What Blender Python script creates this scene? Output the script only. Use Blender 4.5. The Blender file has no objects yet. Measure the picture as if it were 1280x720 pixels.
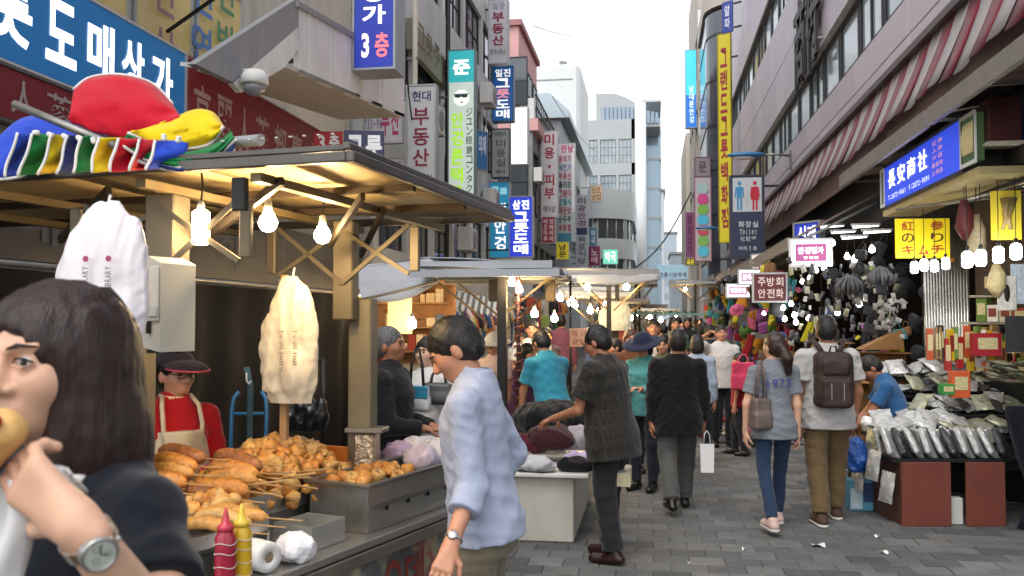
import bpy, bmesh, math, random
import numpy as np
from mathutils import Vector, Matrix, noise as mnoise
R = math.radians
sc = bpy.context.scene
C = sc.collection
rnd = random.Random(7)

# ------------------------------------------------------------------ camera, sky, sun, exposure
F, CX, CY, HOR, VPX, CAMZ = 1100.0, 640.0, 360.0, 400.0, 815.0, 1.72
YAW = math.atan((VPX-CX)/F); PITCH = math.atan((HOR-CY)/F)
cam_d = bpy.data.cameras.new('camera'); cam = bpy.data.objects.new('camera', cam_d); C.objects.link(cam)
cam.location = (0, 0, CAMZ); cam.rotation_euler = (math.pi/2+PITCH, 0, YAW)
cam_d.sensor_width = 36.0; cam_d.lens = 36.0*F/1280.0; cam_d.clip_start = .05; cam_d.clip_end = 3000
cam_d.dof.use_dof = True; cam_d.dof.focus_distance = 6.5; cam_d.dof.aperture_fstop = 6.3
sc.camera = cam

w = bpy.data.worlds.new('World'); sc.world = w; w.use_nodes = True
nt = w.node_tree; bg = nt.nodes['Background']
sky = nt.nodes.new('ShaderNodeTexSky'); sky.sky_type = 'NISHITA'; sky.sun_disc = False
SUN_EL, SUN_ROT = 58, 200
sky.sun_elevation = R(SUN_EL); sky.sun_rotation = R(SUN_ROT); sky.dust_density = 1.5; sky.air_density = 1.2; sky.ozone_density = .6
hs = nt.nodes.new('ShaderNodeHueSaturation'); hs.inputs['Saturation'].default_value = .22
nt.links.new(sky.outputs[0], hs.inputs['Color']); nt.links.new(hs.outputs[0], bg.inputs['Color'])
bg.inputs['Strength'].default_value = .15
sl = bpy.data.lights.new('sun', 'SUN'); sl.energy = .5; sl.angle = R(25); sl.color = (1, .96, .9)
so = bpy.data.objects.new('sun', sl); C.objects.link(so)
so.rotation_euler = (R(90-SUN_EL), 0, R(180-SUN_ROT))
vs = sc.view_settings; vs.view_transform = 'Standard'; vs.look = 'None'; vs.exposure = 1.05; vs.gamma = 1; vs.use_curve_mapping = False
cy = sc.cycles
cy.use_denoising = True; cy.max_bounces = 6; cy.diffuse_bounces = 3; cy.glossy_bounces = 3; cy.transmission_bounces = 4
cy.transparent_max_bounces = 6; cy.caustics_reflective = False; cy.caustics_refractive = False; cy.sample_clamp_indirect = 4
cy.use_light_tree = True

# ------------------------------------------------------------------ measuring helpers (metres, street runs along +Y)
_cy, _sy, _cp, _sp = math.cos(YAW), math.sin(YAW), math.cos(PITCH), math.sin(PITCH)
def ray(px, py):
    x = (px-CX)/F; z = -(py-CY)/F
    fy = _cp - z*_sp; fz = _sp + z*_cp
    return Vector((x*_cy - fy*_sy, x*_sy + fy*_cy, fz))
def P(px, py, d):                      # d: depth measured along the viewing direction on the ground
    r = ray(px, py); k = d/(-r.x*_sy + r.y*_cy); return Vector((0, 0, CAMZ)) + r*k
def onX(px, py, X):
    r = ray(px, py); return Vector((0, 0, CAMZ)) + r*(X/r.x)
def onY(px, py, Y):
    r = ray(px, py); return Vector((0, 0, CAMZ)) + r*(Y/r.y)
def onZ(px, py, Z):
    r = ray(px, py); return Vector((0, 0, CAMZ)) + r*((Z-CAMZ)/r.z)
def YX(px, X):                         # street position where the column px meets the plane X
    return onX(px, HOR, X).y
def depth(p): return -p[0]*_sy + p[1]*_cy

# ------------------------------------------------------------------ materials
_mats = {}
def lin(c):
    return tuple((x/12.92 if x <= .04045 else ((x+.055)/1.055)**2.4) for x in c)
def hexc(h):
    return lin(tuple(int(h[i:i+2], 16)/255 for i in (0, 2, 4)))
def M(name, col=(.5, .5, .5), rough=.6, metal=0., var=.12, scale=6., bump=0., bscale=40., emit=0., trans=0., sheen=0., spec=.5, coat=0., stretch=None, sss=0., alpha=1., ecol=None, dirt=0., bdist=.01):
    if name in _mats: return _mats[name]
    m = bpy.data.materials.new(name); m.use_nodes = True; t = m.node_tree; b = t.nodes['Principled BSDF']
    tc = t.nodes.new('ShaderNodeTexCoord'); src = tc.outputs['Object']
    if stretch:
        mp = t.nodes.new('ShaderNodeMapping'); mp.inputs['Scale'].default_value = stretch; t.links.new(src, mp.inputs[0]); src = mp.outputs[0]
    c = (*col, 1)
    if var > 0:
        n = t.nodes.new('ShaderNodeTexNoise'); n.inputs['Scale'].default_value = scale; n.inputs['Detail'].default_value = 5; n.inputs['Roughness'].default_value = .65
        t.links.new(src, n.inputs['Vector'])
        rp = t.nodes.new('ShaderNodeValToRGB'); rp.color_ramp.elements[0].position = .3; rp.color_ramp.elements[1].position = .7
        rp.color_ramp.elements[0].color = (*[max(0, x*(1-var)) for x in col], 1); rp.color_ramp.elements[1].color = (*[min(1, x*(1+var)) for x in col], 1)
        t.links.new(n.outputs['Fac'], rp.inputs[0]); out = rp.outputs[0]
        if dirt > 0:
            n2 = t.nodes.new('ShaderNodeTexNoise'); n2.inputs['Scale'].default_value = scale*.37; n2.inputs['Detail'].default_value = 8; n2.inputs['Roughness'].default_value = .75
            mp2 = t.nodes.new('ShaderNodeMapping'); mp2.inputs['Scale'].default_value = (1, 1, .25); t.links.new(tc.outputs['Object'], mp2.inputs[0]); t.links.new(mp2.outputs[0], n2.inputs['Vector'])
            r2 = t.nodes.new('ShaderNodeValToRGB'); r2.color_ramp.elements[0].position = .5; r2.color_ramp.elements[1].position = .78
            r2.color_ramp.elements[0].color = (0, 0, 0, 1); r2.color_ramp.elements[1].color = (dirt, dirt, dirt, 1)
            t.links.new(n2.outputs['Fac'], r2.inputs[0])
            mx = t.nodes.new('ShaderNodeMix'); mx.data_type = 'RGBA'; mx.inputs['B'].default_value = (.09, .075, .06, 1)
            t.links.new(r2.outputs[0], mx.inputs['Factor']); t.links.new(out, mx.inputs['A']); out = mx.outputs['Result']
        t.links.new(out, b.inputs['Base Color'])
        rr = t.nodes.new('ShaderNodeMapRange'); rr.inputs['To Min'].default_value = max(.02, rough-.08); rr.inputs['To Max'].default_value = min(1, rough+.1)
        t.links.new(n.outputs['Fac'], rr.inputs['Value']); t.links.new(rr.outputs[0], b.inputs['Roughness'])
    else:
        b.inputs['Base Color'].default_value = c; b.inputs['Roughness'].default_value = rough
    b.inputs['Metallic'].default_value = metal; b.inputs['Specular IOR Level'].default_value = spec
    if bump > 0:
        nb = t.nodes.new('ShaderNodeTexNoise'); nb.inputs['Scale'].default_value = bscale; nb.inputs['Detail'].default_value = 4
        t.links.new(src, nb.inputs['Vector']); bp = t.nodes.new('ShaderNodeBump'); bp.inputs['Strength'].default_value = bump; bp.inputs['Distance'].default_value = bdist
        t.links.new(nb.outputs['Fac'], bp.inputs['Height']); t.links.new(bp.outputs[0], b.inputs['Normal'])
    if emit > 0:
        b.inputs['Emission Color'].default_value = (*(ecol or col), 1); b.inputs['Emission Strength'].default_value = emit
    if trans > 0: b.inputs['Transmission Weight'].default_value = trans
    if sheen > 0: b.inputs['Sheen Weight'].default_value = sheen
    if coat > 0: b.inputs['Coat Weight'].default_value = coat
    if sss > 0:
        b.inputs['Subsurface Weight'].default_value = sss; b.inputs['Subsurface Radius'].default_value = (.012, .005, .003); b.inputs['Subsurface Scale'].default_value = .6
    if alpha < 1: b.inputs['Alpha'].default_value = alpha
    _mats[name] = m; return m
def H(name, hx, **k): return M(name, hexc(hx), **k)

def cloth(name, hx, rough=.85, pattern=None, c2=None, pscale=120, var=.06, bump=.25, bscale=14):
    """woven cloth: slight colour drift, soft folds in the relief, optional check or stripe"""
    if name in _mats: return _mats[name]
    m = M(name, hexc(hx), rough=rough, var=var, scale=5, bump=bump, bscale=bscale, spec=.2, sheen=.15, bdist=.02)
    if pattern:
        t = m.node_tree; b = t.nodes['Principled BSDF']; tc = t.nodes.new('ShaderNodeTexCoord')
        sx = t.nodes.new('ShaderNodeSeparateXYZ'); t.links.new(tc.outputs['Object'], sx.inputs[0])
        outs = []
        for ax in ((0, 2) if pattern == 'check' else (0,) if pattern == 'stripe' else (2,)):
            a = t.nodes.new('ShaderNodeMath'); a.operation = 'MULTIPLY'; a.inputs[1].default_value = pscale; t.links.new(sx.outputs[ax], a.inputs[0])
            s = t.nodes.new('ShaderNodeMath'); s.operation = 'SINE'; t.links.new(a.outputs[0], s.inputs[0])
            g = t.nodes.new('ShaderNodeMath'); g.operation = 'GREATER_THAN'; g.inputs[1].default_value = .55; t.links.new(s.outputs[0], g.inputs[0]); outs.append(g)
        o = outs[0].outputs[0]
        if len(outs) == 2:
            mxm = t.nodes.new('ShaderNodeMath'); mxm.operation = 'MAXIMUM'; t.links.new(outs[0].outputs[0], mxm.inputs[0]); t.links.new(outs[1].outputs[0], mxm.inputs[1]); o = mxm.outputs[0]
        old = b.inputs['Base Color'].links[0].from_socket
        mx = t.nodes.new('ShaderNodeMix'); mx.data_type = 'RGBA'; mx.inputs['B'].default_value = (*hexc(c2), 1)
        t.links.new(o, mx.inputs['Factor']); t.links.new(old, mx.inputs['A']); t.links.new(mx.outputs['Result'], b.inputs['Base Color'])
    return m

# ------------------------------------------------------------------ objects
def tag(o, label=None, cat=None, group=None, kind=None):
    if label: o['label'] = label
    if cat: o['category'] = cat
    if group: o['group'] = group
    if kind: o['kind'] = kind
    return o
def thing(name, label, cat, loc=(0, 0, 0), rz=0., group=None):
    o = bpy.data.objects.new(name, None); C.objects.link(o); o.empty_display_size = .1
    o.location = loc; o.rotation_euler = (0, 0, rz); return tag(o, label, cat, group)
def link(name, me, parent=None, loc=(0, 0, 0), rot=(0, 0, 0), scl=None):
    o = bpy.data.objects.new(name, me); C.objects.link(o); o.parent = parent; o.location = loc; o.rotation_euler = rot
    if scl is not None: o.scale = (scl, scl, scl) if isinstance(scl, (int, float)) else scl
    return o
def copy_tree(o, parent=None):
    c = o.copy(); C.objects.link(c); c.parent = parent
    for ch in list(o.children): copy_tree(ch, c)
    return c

class MB:
    """collects shapes of ONE piece"""
    def __init__(s): s.v = []; s.f = []; s.sm = []
    def add(s, vs, fs, smooth=False):
        n = len(s.v); s.v += [tuple(v) for v in vs]; s.f += [tuple(i+n for i in f) for f in fs]; s.sm += [smooth]*len(fs); return s
    def box(s, a, b, c=0.):
        cx = [(a[i]+b[i])/2 for i in range(3)]; h = [abs(b[i]-a[i])/2 for i in range(3)]
        return s.obox(cx, (1, 0, 0), (0, 1, 0), (0, 0, 1), h, c)
    def obox(s, ctr, ax, ay, az, h, c=0.):
        ctr = Vector(ctr); A = (Vector(ax), Vector(ay), Vector(az)); c = min(c, min(h)*.9)
        if c <= 0:
            vs = [ctr + A[0]*sx*h[0] + A[1]*sy*h[1] + A[2]*sz*h[2] for sx in (-1, 1) for sy in (-1, 1) for sz in (-1, 1)]
            return s.add(vs, [(0, 1, 3, 2), (4, 6, 7, 5), (0, 4, 5, 1), (2, 3, 7, 6), (0, 2, 6, 4), (1, 5, 7, 3)])
        vs = []; ix = {}
        for sx in (-1, 1):
            for sy in (-1, 1):
                for sz in (-1, 1):
                    for k in range(3):
                        q = [sx*(h[0]-c), sy*(h[1]-c), sz*(h[2]-c)]; q[k] = (sx, sy, sz)[k]*h[k]
                        ix[(sx, sy, sz, k)] = len(vs); vs.append(ctr + A[0]*q[0] + A[1]*q[1] + A[2]*q[2])
        fs = []
        for k in range(3):
            i, j = [(1, 2), (2, 0), (0, 1)][k]
            for sg in (-1, 1):
                def key(a, b):
                    q = [0, 0, 0]; q[k] = sg; q[i] = a; q[j] = b; return ix[(*q, k)]
                r = [key(-1, -1), key(1, -1), key(1, 1), key(-1, 1)]; fs.append(r if sg > 0 else r[::-1])
                for sj in (-1, 1):        # edges along axis j between faces k and i handled once
                    pass
            for si in (-1, 1):
                for sj in (-1, 1):        # edge along axis k between faces i and j
                    def k2(a, kk):
                        q = [0, 0, 0]; q[k] = a; q[i] = si; q[j] = sj; return ix[(*q, kk)]
                    r = [k2(-1, i), k2(1, i), k2(1, j), k2(-1, j)]; fs.append(r if si*sj < 0 else r[::-1])
        for sx in (-1, 1):
            for sy in (-1, 1):
                for sz in (-1, 1):
                    r = [ix[(sx, sy, sz, 0)], ix[(sx, sy, sz, 1)], ix[(sx, sy, sz, 2)]]; fs.append(r if sx*sy*sz > 0 else r[::-1])
        return s.add(vs, fs)
    def bar(s, a, b, wd, hd=None, up=(0, 0, 1), c=0.):
        a = Vector(a); b = Vector(b); d = b-a; L = d.length; d = d.normalized(); u = Vector(up)
        if abs(d.dot(u)) > .98: u = Vector((0, 1, 0))
        x = d.cross(u).normalized(); y = x.cross(d)
        return s.obox((a+b)/2, x, d, y, (wd/2, L/2, (hd or wd)/2), c)
    def tube(s, pts, r, n=8, caps=True, closed=False):
        pts = [Vector(p) for p in pts]; m = len(pts); rs = r if isinstance(r, (list, tuple)) else [r]*m
        vs = []; prev = None
        for i, p in enumerate(pts):
            d = (pts[(i+1) % m if closed else min(i+1, m-1)] - pts[(i-1) if (i > 0 or closed) else 0]).normalized()
            if prev is None:
                x = d.cross(Vector((0, 0, 1)) if abs(d.z) < .95 else Vector((0, 1, 0))).normalized()
            else:
                x = (prev - d*prev.dot(d)).normalized()
            prev = x; y = d.cross(x)
            for k in range(n):
                a = 2*math.pi*k/n; vs.append(p + (x*math.cos(a) + y*math.sin(a))*rs[i])
        fs = []
        for i in range(m if closed else m-1):
            for k in range(n):
                i2 = (i+1) % m; fs.append((i*n+k, i*n+(k+1) % n, i2*n+(k+1) % n, i2*n+k))
        s.add(vs, fs, True)
        if caps and not closed:
            o = len(s.v)-len(vs); s.f += [tuple(o+k for k in range(n))[::-1], tuple(o+(m-1)*n+k for k in range(n))]; s.sm += [False, False]
        return s
    def lathe(s, prof, ctr=(0, 0, 0), n=16, smooth=True, axis='z'):
        vs = []; m = len(prof)
        for r, z in prof:
            for k in range(n):
                a = 2*math.pi*k/n; x, y = r*math.cos(a), r*math.sin(a)
                vs.append((ctr[0]+x, ctr[1]+y, ctr[2]+z) if axis == 'z' else (ctr[0]+x, ctr[1]+z, ctr[2]+y) if axis == 'y' else (ctr[0]+z, ctr[1]+x, ctr[2]+y))
        fs = [(i*n+k, i*n+(k+1) % n, (i+1)*n+(k+1) % n, (i+1)*n+k) for i in range(m-1) for k in range(n)]
        s.add(vs, fs, smooth); o = len(s.v)-len(vs)
        if prof[0][0] > 1e-4: s.f.append(tuple(o+k for k in range(n))[::-1]); s.sm.append(False)
        if prof[-1][0] > 1e-4: s.f.append(tuple(o+(m-1)*n+k for k in range(n))); s.sm.append(False)
        return s
    def ell(s, ctr, r, n=14, m=9, axes=None):
        vs = []; A = axes or (Vector((1, 0, 0)), Vector((0, 1, 0)), Vector((0, 0, 1))); c = Vector(ctr)
        for i in range(m+1):
            t = math.pi*i/m
            for k in range(n):
                a = 2*math.pi*k/n; vs.append(c + A[0]*(r[0]*math.sin(t)*math.cos(a)) + A[1]*(r[1]*math.sin(t)*math.sin(a)) + A[2]*(r[2]*math.cos(t)))
        return s.add(vs, [(i*n+k, (i+1)*n+k, (i+1)*n+(k+1) % n, i*n+(k+1) % n) for i in range(m) for k in range(n)], True)
    def prism(s, poly, off):
        """poly: ring of 3-D points, off: thickness vector"""
        n = len(poly); off = Vector(off); vs = [Vector(p) for p in poly] + [Vector(p)+off for p in poly]
        return s.add(vs, [tuple(range(n))[::-1], tuple(range(n, 2*n))] + [(i, (i+1) % n, n+(i+1) % n, n+i) for i in range(n)])
    def sheet(s, fn, nu, nv, thick=0., smooth=True):
        """fn(u,v)->point, optionally with a second skin thick metres behind"""
        g = [[Vector(fn(i/nu, j/nv)) for j in range(nv+1)] for i in range(nu+1)]
        vs = [p for r in g for p in r]; W = nv+1
        fs = [(i*W+j, (i+1)*W+j, (i+1)*W+j+1, i*W+j+1) for i in range(nu) for j in range(nv)]
        if thick:
            vs2 = []
            for i in range(nu+1):
                for j in range(nv+1):
                    du = g[min(i+1, nu)][j]-g[max(i-1, 0)][j]; dv = g[i][min(j+1, nv)]-g[i][max(j-1, 0)]
                    nn = du.cross(dv); nn = nn.normalized() if nn.length > 1e-9 else Vector((0, 0, 1)); vs2.append(g[i][j]-nn*thick)
            N = len(vs); vs += vs2; fs += [tuple(N+q for q in f[::-1]) for f in fs]
            ring = [i*W for i in range(nu+1)] + [nu*W+j for j in range(1, nv+1)] + [i*W+nv for i in range(nu-1, -1, -1)] + [j for j in range(nv-1, 0, -1)]
            fs += [(ring[q], N+ring[q], N+ring[(q+1) % len(ring)], ring[(q+1) % len(ring)]) for q in range(len(ring))]
        return s.add(vs, fs, smooth)
    def mesh(s, name, mat):
        me = bpy.data.meshes.new(name); me.from_pydata(s.v, [], s.f); me.polygons.foreach_set('use_smooth', s.sm)
        if mat: me.materials.append(mat)
        me.update(); return me
    def build(s, name, mat, parent=None, loc=(0, 0, 0), rot=(0, 0, 0), world=False):
        if world and parent is not None:
            off = -Vector(parent.location)
            if parent.parent is not None: off -= Vector(parent.parent.location)
            s.v = [tuple(Vector(v)+off) for v in s.v]
        return link(name, s.mesh(name, mat), parent, loc, rot)

# writing -----------------------------------------------------------
_glyph = {}
def glyph(ch, bold=.02):
    key = (ch, bold)
    if key in _glyph: return _glyph[key]
    c = bpy.data.curves.new('glyph', 'FONT'); c.body = ch; c.resolution_u = 3; c.offset = bold; c.fill_mode = 'BOTH'
    o = bpy.data.objects.new('glyph', c)
    me = bpy.data.meshes.new_from_object(o)
    vs = [tuple(v.co) for v in me.vertices]; fs = [tuple(p.vertices) for p in me.polygons]
    bpy.data.objects.remove(o); bpy.data.curves.remove(c); bpy.data.meshes.remove(me)
    if not vs: vs = [(0, 0, 0)]
    x0, x1 = min(v[0] for v in vs), max(v[0] for v in vs); y0, y1 = min(v[1] for v in vs), max(v[1] for v in vs)
    _glyph[key] = (vs, fs, x0, x1, y0, y1); return _glyph[key]
def write(txt, x0, x1, z0, z1, y, vertical=False, fill=.86, bold=.02, keep=True):
    """letters as flat shapes in the x-z plane at depth y (facing -y), each fitted to its cell"""
    mb = MB(); n = len(txt)
    for i, ch in enumerate(txt):
        if ch == ' ': continue
        if vertical:
            cz1 = z1-(z1-z0)*i/n; cz0 = z1-(z1-z0)*(i+1)/n; cx0, cx1 = x0, x1
        else:
            cx0 = x0+(x1-x0)*i/n; cx1 = x0+(x1-x0)*(i+1)/n; cz0, cz1 = z0, z1
        vs, fs, a0, a1, b0, b1 = glyph(ch, bold)
        w_, h_ = max(a1-a0, .05), max(b1-b0, .05)
        sx = (cx1-cx0)*fill/max(w_, .62 if keep else w_); sz = (cz1-cz0)*fill/max(h_, .62 if keep else h_)
        mx, mz = (cx0+cx1)/2, (cz0+cz1)/2
        vv = [(mx+(v[0]-(a0+a1)/2)*sx, y, mz+(v[1]-(b0+b1)/2)*sz) for v in vs]
        mb.add(vv, fs)
    return mb

# implicit surfaces -----------------------------------------------------------
def surf_nets(D, o, h):
    S = D < 0; nx, ny, nz = D.shape
    c = [(i, j, k) for i in (0, 1) for j in (0, 1) for k in (0, 1)]
    cnt = np.zeros((nx-1, ny-1, nz-1), np.uint8)
    for i, j, k in c: cnt += S[i:nx-1+i, j:ny-1+j, k:nz-1+k]
    act = (cnt > 0) & (cnt < 8); A = np.argwhere(act)
    if len(A) == 0: return np.zeros((0, 3)), np.zeros((0, 4), int)
    V = np.stack([D[A[:, 0]+i, A[:, 1]+j, A[:, 2]+k] for i, j, k in c], 1)
    acc = np.zeros((len(A), 3)); num = np.zeros(len(A))
    for a in range(8):
        for b in range(a+1, 8):
            if sum(x != y for x, y in zip(c[a], c[b])) != 1: continue
            m = (V[:, a] < 0) != (V[:, b] < 0); den = V[:, a]-V[:, b]; t = np.where(m, V[:, a]/np.where(np.abs(den) < 1e-12, 1, den), 0)
            pa, pb = np.array(c[a], float), np.array(c[b], float)
            acc += m[:, None]*(pa+t[:, None]*(pb-pa)); num += m
    pos = (A + acc/num[:, None])*h + np.array(o)
    idx = np.full(act.shape, -1, np.int64); idx[tuple(A.T)] = np.arange(len(A))
    quads = []
    for ax in range(3):
        sl0 = [slice(None)]*3; sl1 = [slice(None)]*3; sl0[ax] = slice(0, -1); sl1[ax] = slice(1, None)
        a, b = S[tuple(sl0)], S[tuple(sl1)]; E = np.argwhere(a != b)
        u, v = (ax+1) % 3, (ax+2) % 3
        ok = (E[:, u] > 0) & (E[:, v] > 0) & (E[:, u] < D.shape[u]-1) & (E[:, v] < D.shape[v]-1); E = E[ok]
        if len(E) == 0: continue
        ins = a[tuple(E.T)]
        def cell(du, dv):
            q = E.copy(); q[:, u] -= du; q[:, v] -= dv; return idx[tuple(q.T)]
        q = np.stack([cell(1, 1), cell(0, 1), cell(0, 0), cell(1, 0)], 1)
        q[~ins] = q[~ins][:, ::-1]; quads.append(q)
    return pos, np.concatenate(quads)
class SDF:
    def __init__(s, lo, hi, h):
        s.h = h; s.o = np.array(lo, float)-2*h; n = np.ceil((np.array(hi)-s.o)/h).astype(int)+3
        s.ax = [s.o[i]+h*np.arange(n[i]) for i in range(3)]; s.D = np.full(n, 1.0, np.float32)
    def sub(s, lo, hi, pad):
        sl = []
        for i in range(3):
            a = int(max(0, math.floor((lo[i]-pad-s.o[i])/s.h))); b = int(min(len(s.ax[i]), math.ceil((hi[i]+pad-s.o[i])/s.h)+1)); sl.append(slice(a, max(a, b)))
        g = [s.ax[i][sl[i]] for i in range(3)]
        return tuple(sl), g[0][:, None, None], g[1][None, :, None], g[2][None, None, :]
    def put(s, sl, d, k, op):
        if d.size == 0: return
        a = s.D[sl]
        if op == 'sub':
            d = -d
            if k <= 0: s.D[sl] = np.maximum(a, d); return
            h = np.clip(.5-.5*(d-a)/k, 0, 1); s.D[sl] = d*(1-h)+a*h + k*h*(1-h); return
        if k <= 0: s.D[sl] = np.minimum(a, d); return
        h = np.clip(.5+.5*(d-a)/k, 0, 1); s.D[sl] = d*(1-h)+a*h - k*h*(1-h)
    def cap(s, a, b, ra, rb=None, k=.015, flat=None, cuts=(), op='add'):
        rb = ra if rb is None else rb; a = np.array(a, float); b = np.array(b, float); rm = max(ra, rb)
        if flat is not None: rm *= max(1, flat[1])
        sl, X, Y, Z = s.sub(np.minimum(a, b)-rm, np.maximum(a, b)+rm, k+2*s.h)
        ba = b-a; L2 = max(float(ba@ba), 1e-12)
        x, y, z = X-a[0], Y-a[1], Z-a[2]
        t = np.clip((x*ba[0]+y*ba[1]+z*ba[2])/L2, 0, 1); qx, qy, qz = x-t*ba[0], y-t*ba[1], z-t*ba[2]
        if flat is not None:
            n = np.array(flat[0], float); n = n/np.linalg.norm(n); cpn = (qx*n[0]+qy*n[1]+qz*n[2])*(1/flat[1]-1)
            qx, qy, qz = qx+n[0]*cpn, qy+n[1]*cpn, qz+n[2]*cpn
        d = np.sqrt(qx*qx+qy*qy+qz*qz)-(ra+(rb-ra)*t)
        if flat is not None: d = d*min(1, flat[1])
        for pt, n in cuts:
            n = np.array(n, float); n /= np.linalg.norm(n); d = np.maximum(d, (X-pt[0])*n[0]+(Y-pt[1])*n[1]+(Z-pt[2])*n[2])
        s.put(sl, d.astype(np.float32), k, op); return s
    def ell(s, c, r, k=.015, rot=None, op='add', cuts=()):
        rm = max(r); sl, X, Y, Z = s.sub([c[i]-rm for i in range(3)], [c[i]+rm for i in range(3)], k+2*s.h)
        x, y, z = X-c[0], Y-c[1], Z-c[2]
        if rot is not None:
            Rm = np.array(rot.transposed() if hasattr(rot, 'transposed') else rot, float); x, y, z = [Rm[i, 0]*x+Rm[i, 1]*y+Rm[i, 2]*z for i in range(3)]
        q = np.sqrt((x/r[0])**2+(y/r[1])**2+(z/r[2])**2); g = np.sqrt((x/r[0]**2)**2+(y/r[1]**2)**2+(z/r[2]**2)**2)
        d = q*(q-1)/np.maximum(g, 1e-6)
        for pt, n in cuts:
            n = np.array(n, float); n /= np.linalg.norm(n); d = np.maximum(d, (X-pt[0])*n[0]+(Y-pt[1])*n[1]+(Z-pt[2])*n[2])
        s.put(sl, d.astype(np.float32), k, op); return s
    def loft(s, org, rot, zs, rx, ry, yo, k=.02, cuts=(), top=True, power=2.0):
        """upright stack of ovals in the frame org/rot (3x3, columns = local axes)"""
        m_ = max(max(rx), max(ry))+max(abs(q) for q in yo); cs = [np.array(org)+np.array(rot @ Vector((a_, b_, c_)), float) for a_ in (-m_, m_) for b_ in (-m_, m_) for c_ in (zs[0], zs[-1])]
        sl, X, Y, Z = s.sub(np.min(cs, 0), np.max(cs, 0), k+2*s.h)
        Rm = np.array(rot.transposed(), float); x, y, z = X-org[0], Y-org[1], Z-org[2]
        lx, ly, lz = [Rm[i, 0]*x+Rm[i, 1]*y+Rm[i, 2]*z for i in range(3)]
        a, b, c0 = np.interp(lz, zs, rx), np.interp(lz, zs, ry), np.interp(lz, zs, yo)
        q = (np.abs(lx/a)**power+np.abs((ly-c0)/b)**power)**(1/power); d = (q-1)*np.minimum(a, b)
        d = np.maximum(d, np.maximum(lz-zs[-1], zs[0]-lz))
        for pt, n in cuts:
            n = np.array(n, float); n /= np.linalg.norm(n); d = np.maximum(d, (X-pt[0])*n[0]+(Y-pt[1])*n[1]+(Z-pt[2])*n[2])
        s.put(sl, d.astype(np.float32), k, 'add'); return s
    def box(s, c, hs_, r=.02, k=.0, rot=None, op='add'):
        rm = math.sqrt(sum(q*q for q in hs_)); sl, X, Y, Z = s.sub([c[i]-rm for i in range(3)], [c[i]+rm for i in range(3)], k+2*s.h)
        x, y, z = X-c[0], Y-c[1], Z-c[2]
        if rot is not None:
            Rm = np.array(rot.transposed(), float); x, y, z = [Rm[i, 0]*x+Rm[i, 1]*y+Rm[i, 2]*z for i in range(3)]
        q = [np.abs(v)-(hs_[i]-r) for i, v in enumerate((x, y, z))]
        d = np.sqrt(np.maximum(q[0], 0)**2+np.maximum(q[1], 0)**2+np.maximum(q[2], 0)**2)+np.minimum(np.maximum(np.maximum(q[0], q[1]), q[2]), 0)-r
        s.put(sl, d.astype(np.float32), k, op); return s
    def cut(s, pt, n):
        n = np.array(n, float); n /= np.linalg.norm(n)
        d = (s.ax[0][:, None, None]-pt[0])*n[0]+(s.ax[1][None, :, None]-pt[1])*n[1]+(s.ax[2][None, None, :]-pt[2])*n[2]
        s.D = np.maximum(s.D, d.astype(np.float32)); return s
    def wrinkle(s, amp, freq, seed=0, aniso=(1, 1, 1), n=7):
        g = np.random.RandomState(seed); X, Y, Z = s.ax[0][:, None, None], s.ax[1][None, :, None], s.ax[2][None, None, :]
        w_ = .35/freq*np.sin(freq*.8*Z+1.3*seed)*1.0
        acc = 0
        for i in range(n):
            k = g.randn(3)*np.array(aniso); k = k/np.linalg.norm(k)*freq*(.6+1.2*g.rand())
            acc = acc + np.sin(k[0]*(X+w_)+k[1]*(Y-w_)+k[2]*Z+g.rand()*6.28)
        s.D = s.D + (amp/math.sqrt(n)*acc).astype(np.float32); return s
    def folds(s, amp, freq, seed=0, aniso=(1, 1, 1.6), n=6):
        """creases: thin ridges in a few directions, each strong in some patches only"""
        g = np.random.RandomState(seed); X, Y, Z = s.ax[0][:, None, None], s.ax[1][None, :, None], s.ax[2][None, None, :]
        wx = np.sin(9*Z+5*Y+seed)*.022+np.sin(17*Y+seed*2)*.012; wz = np.sin(11*X+7*Y+seed)*.022+np.sin(6*Z+seed)*.015
        acc = 0
        for i in range(n):
            k = g.randn(3)*np.array(aniso); k = k/np.linalg.norm(k)*freq*(.7+.8*g.rand()); q = g.randn(3)*5.5
            ph = k[0]*(X+wx)+k[1]*Y+k[2]*(Z+wz)+g.rand()*6.28
            m = np.clip(.5+.9*np.sin(q[0]*X+q[1]*Y+q[2]*Z+g.rand()*6.28), 0, 1)
            acc = acc+(.5+.5*np.cos(2*ph))**2*m
        s.D = s.D-(amp*(acc-.25*n*.5)).astype(np.float32); return s
    def raw(s): return surf_nets(s.D, s.o, s.h)
def np_mesh(name, parts, mat, smooth=True):
    """one mesh from one or several (verts, quads)"""
    vs, qs, n = [], [], 0
    for v, q in parts:
        vs.append(v); qs.append(q+n); n += len(v)
    v = np.concatenate(vs); q = np.concatenate(qs)
    me = bpy.data.meshes.new(name); me.vertices.add(len(v)); me.vertices.foreach_set('co', v.astype(np.float32).ravel())
    me.loops.add(len(q)*4); me.loops.foreach_set('vertex_index', q.astype(np.int32).ravel())
    me.polygons.add(len(q)); me.polygons.foreach_set('loop_start', np.arange(0, len(q)*4, 4, dtype=np.int32)); me.polygons.foreach_set('loop_total', np.full(len(q), 4, np.int32))
    me.polygons.foreach_set('use_smooth', np.full(len(q), smooth)); me.update(calc_edges=True)
    if mat: me.materials.append(mat)
    return me
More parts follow.
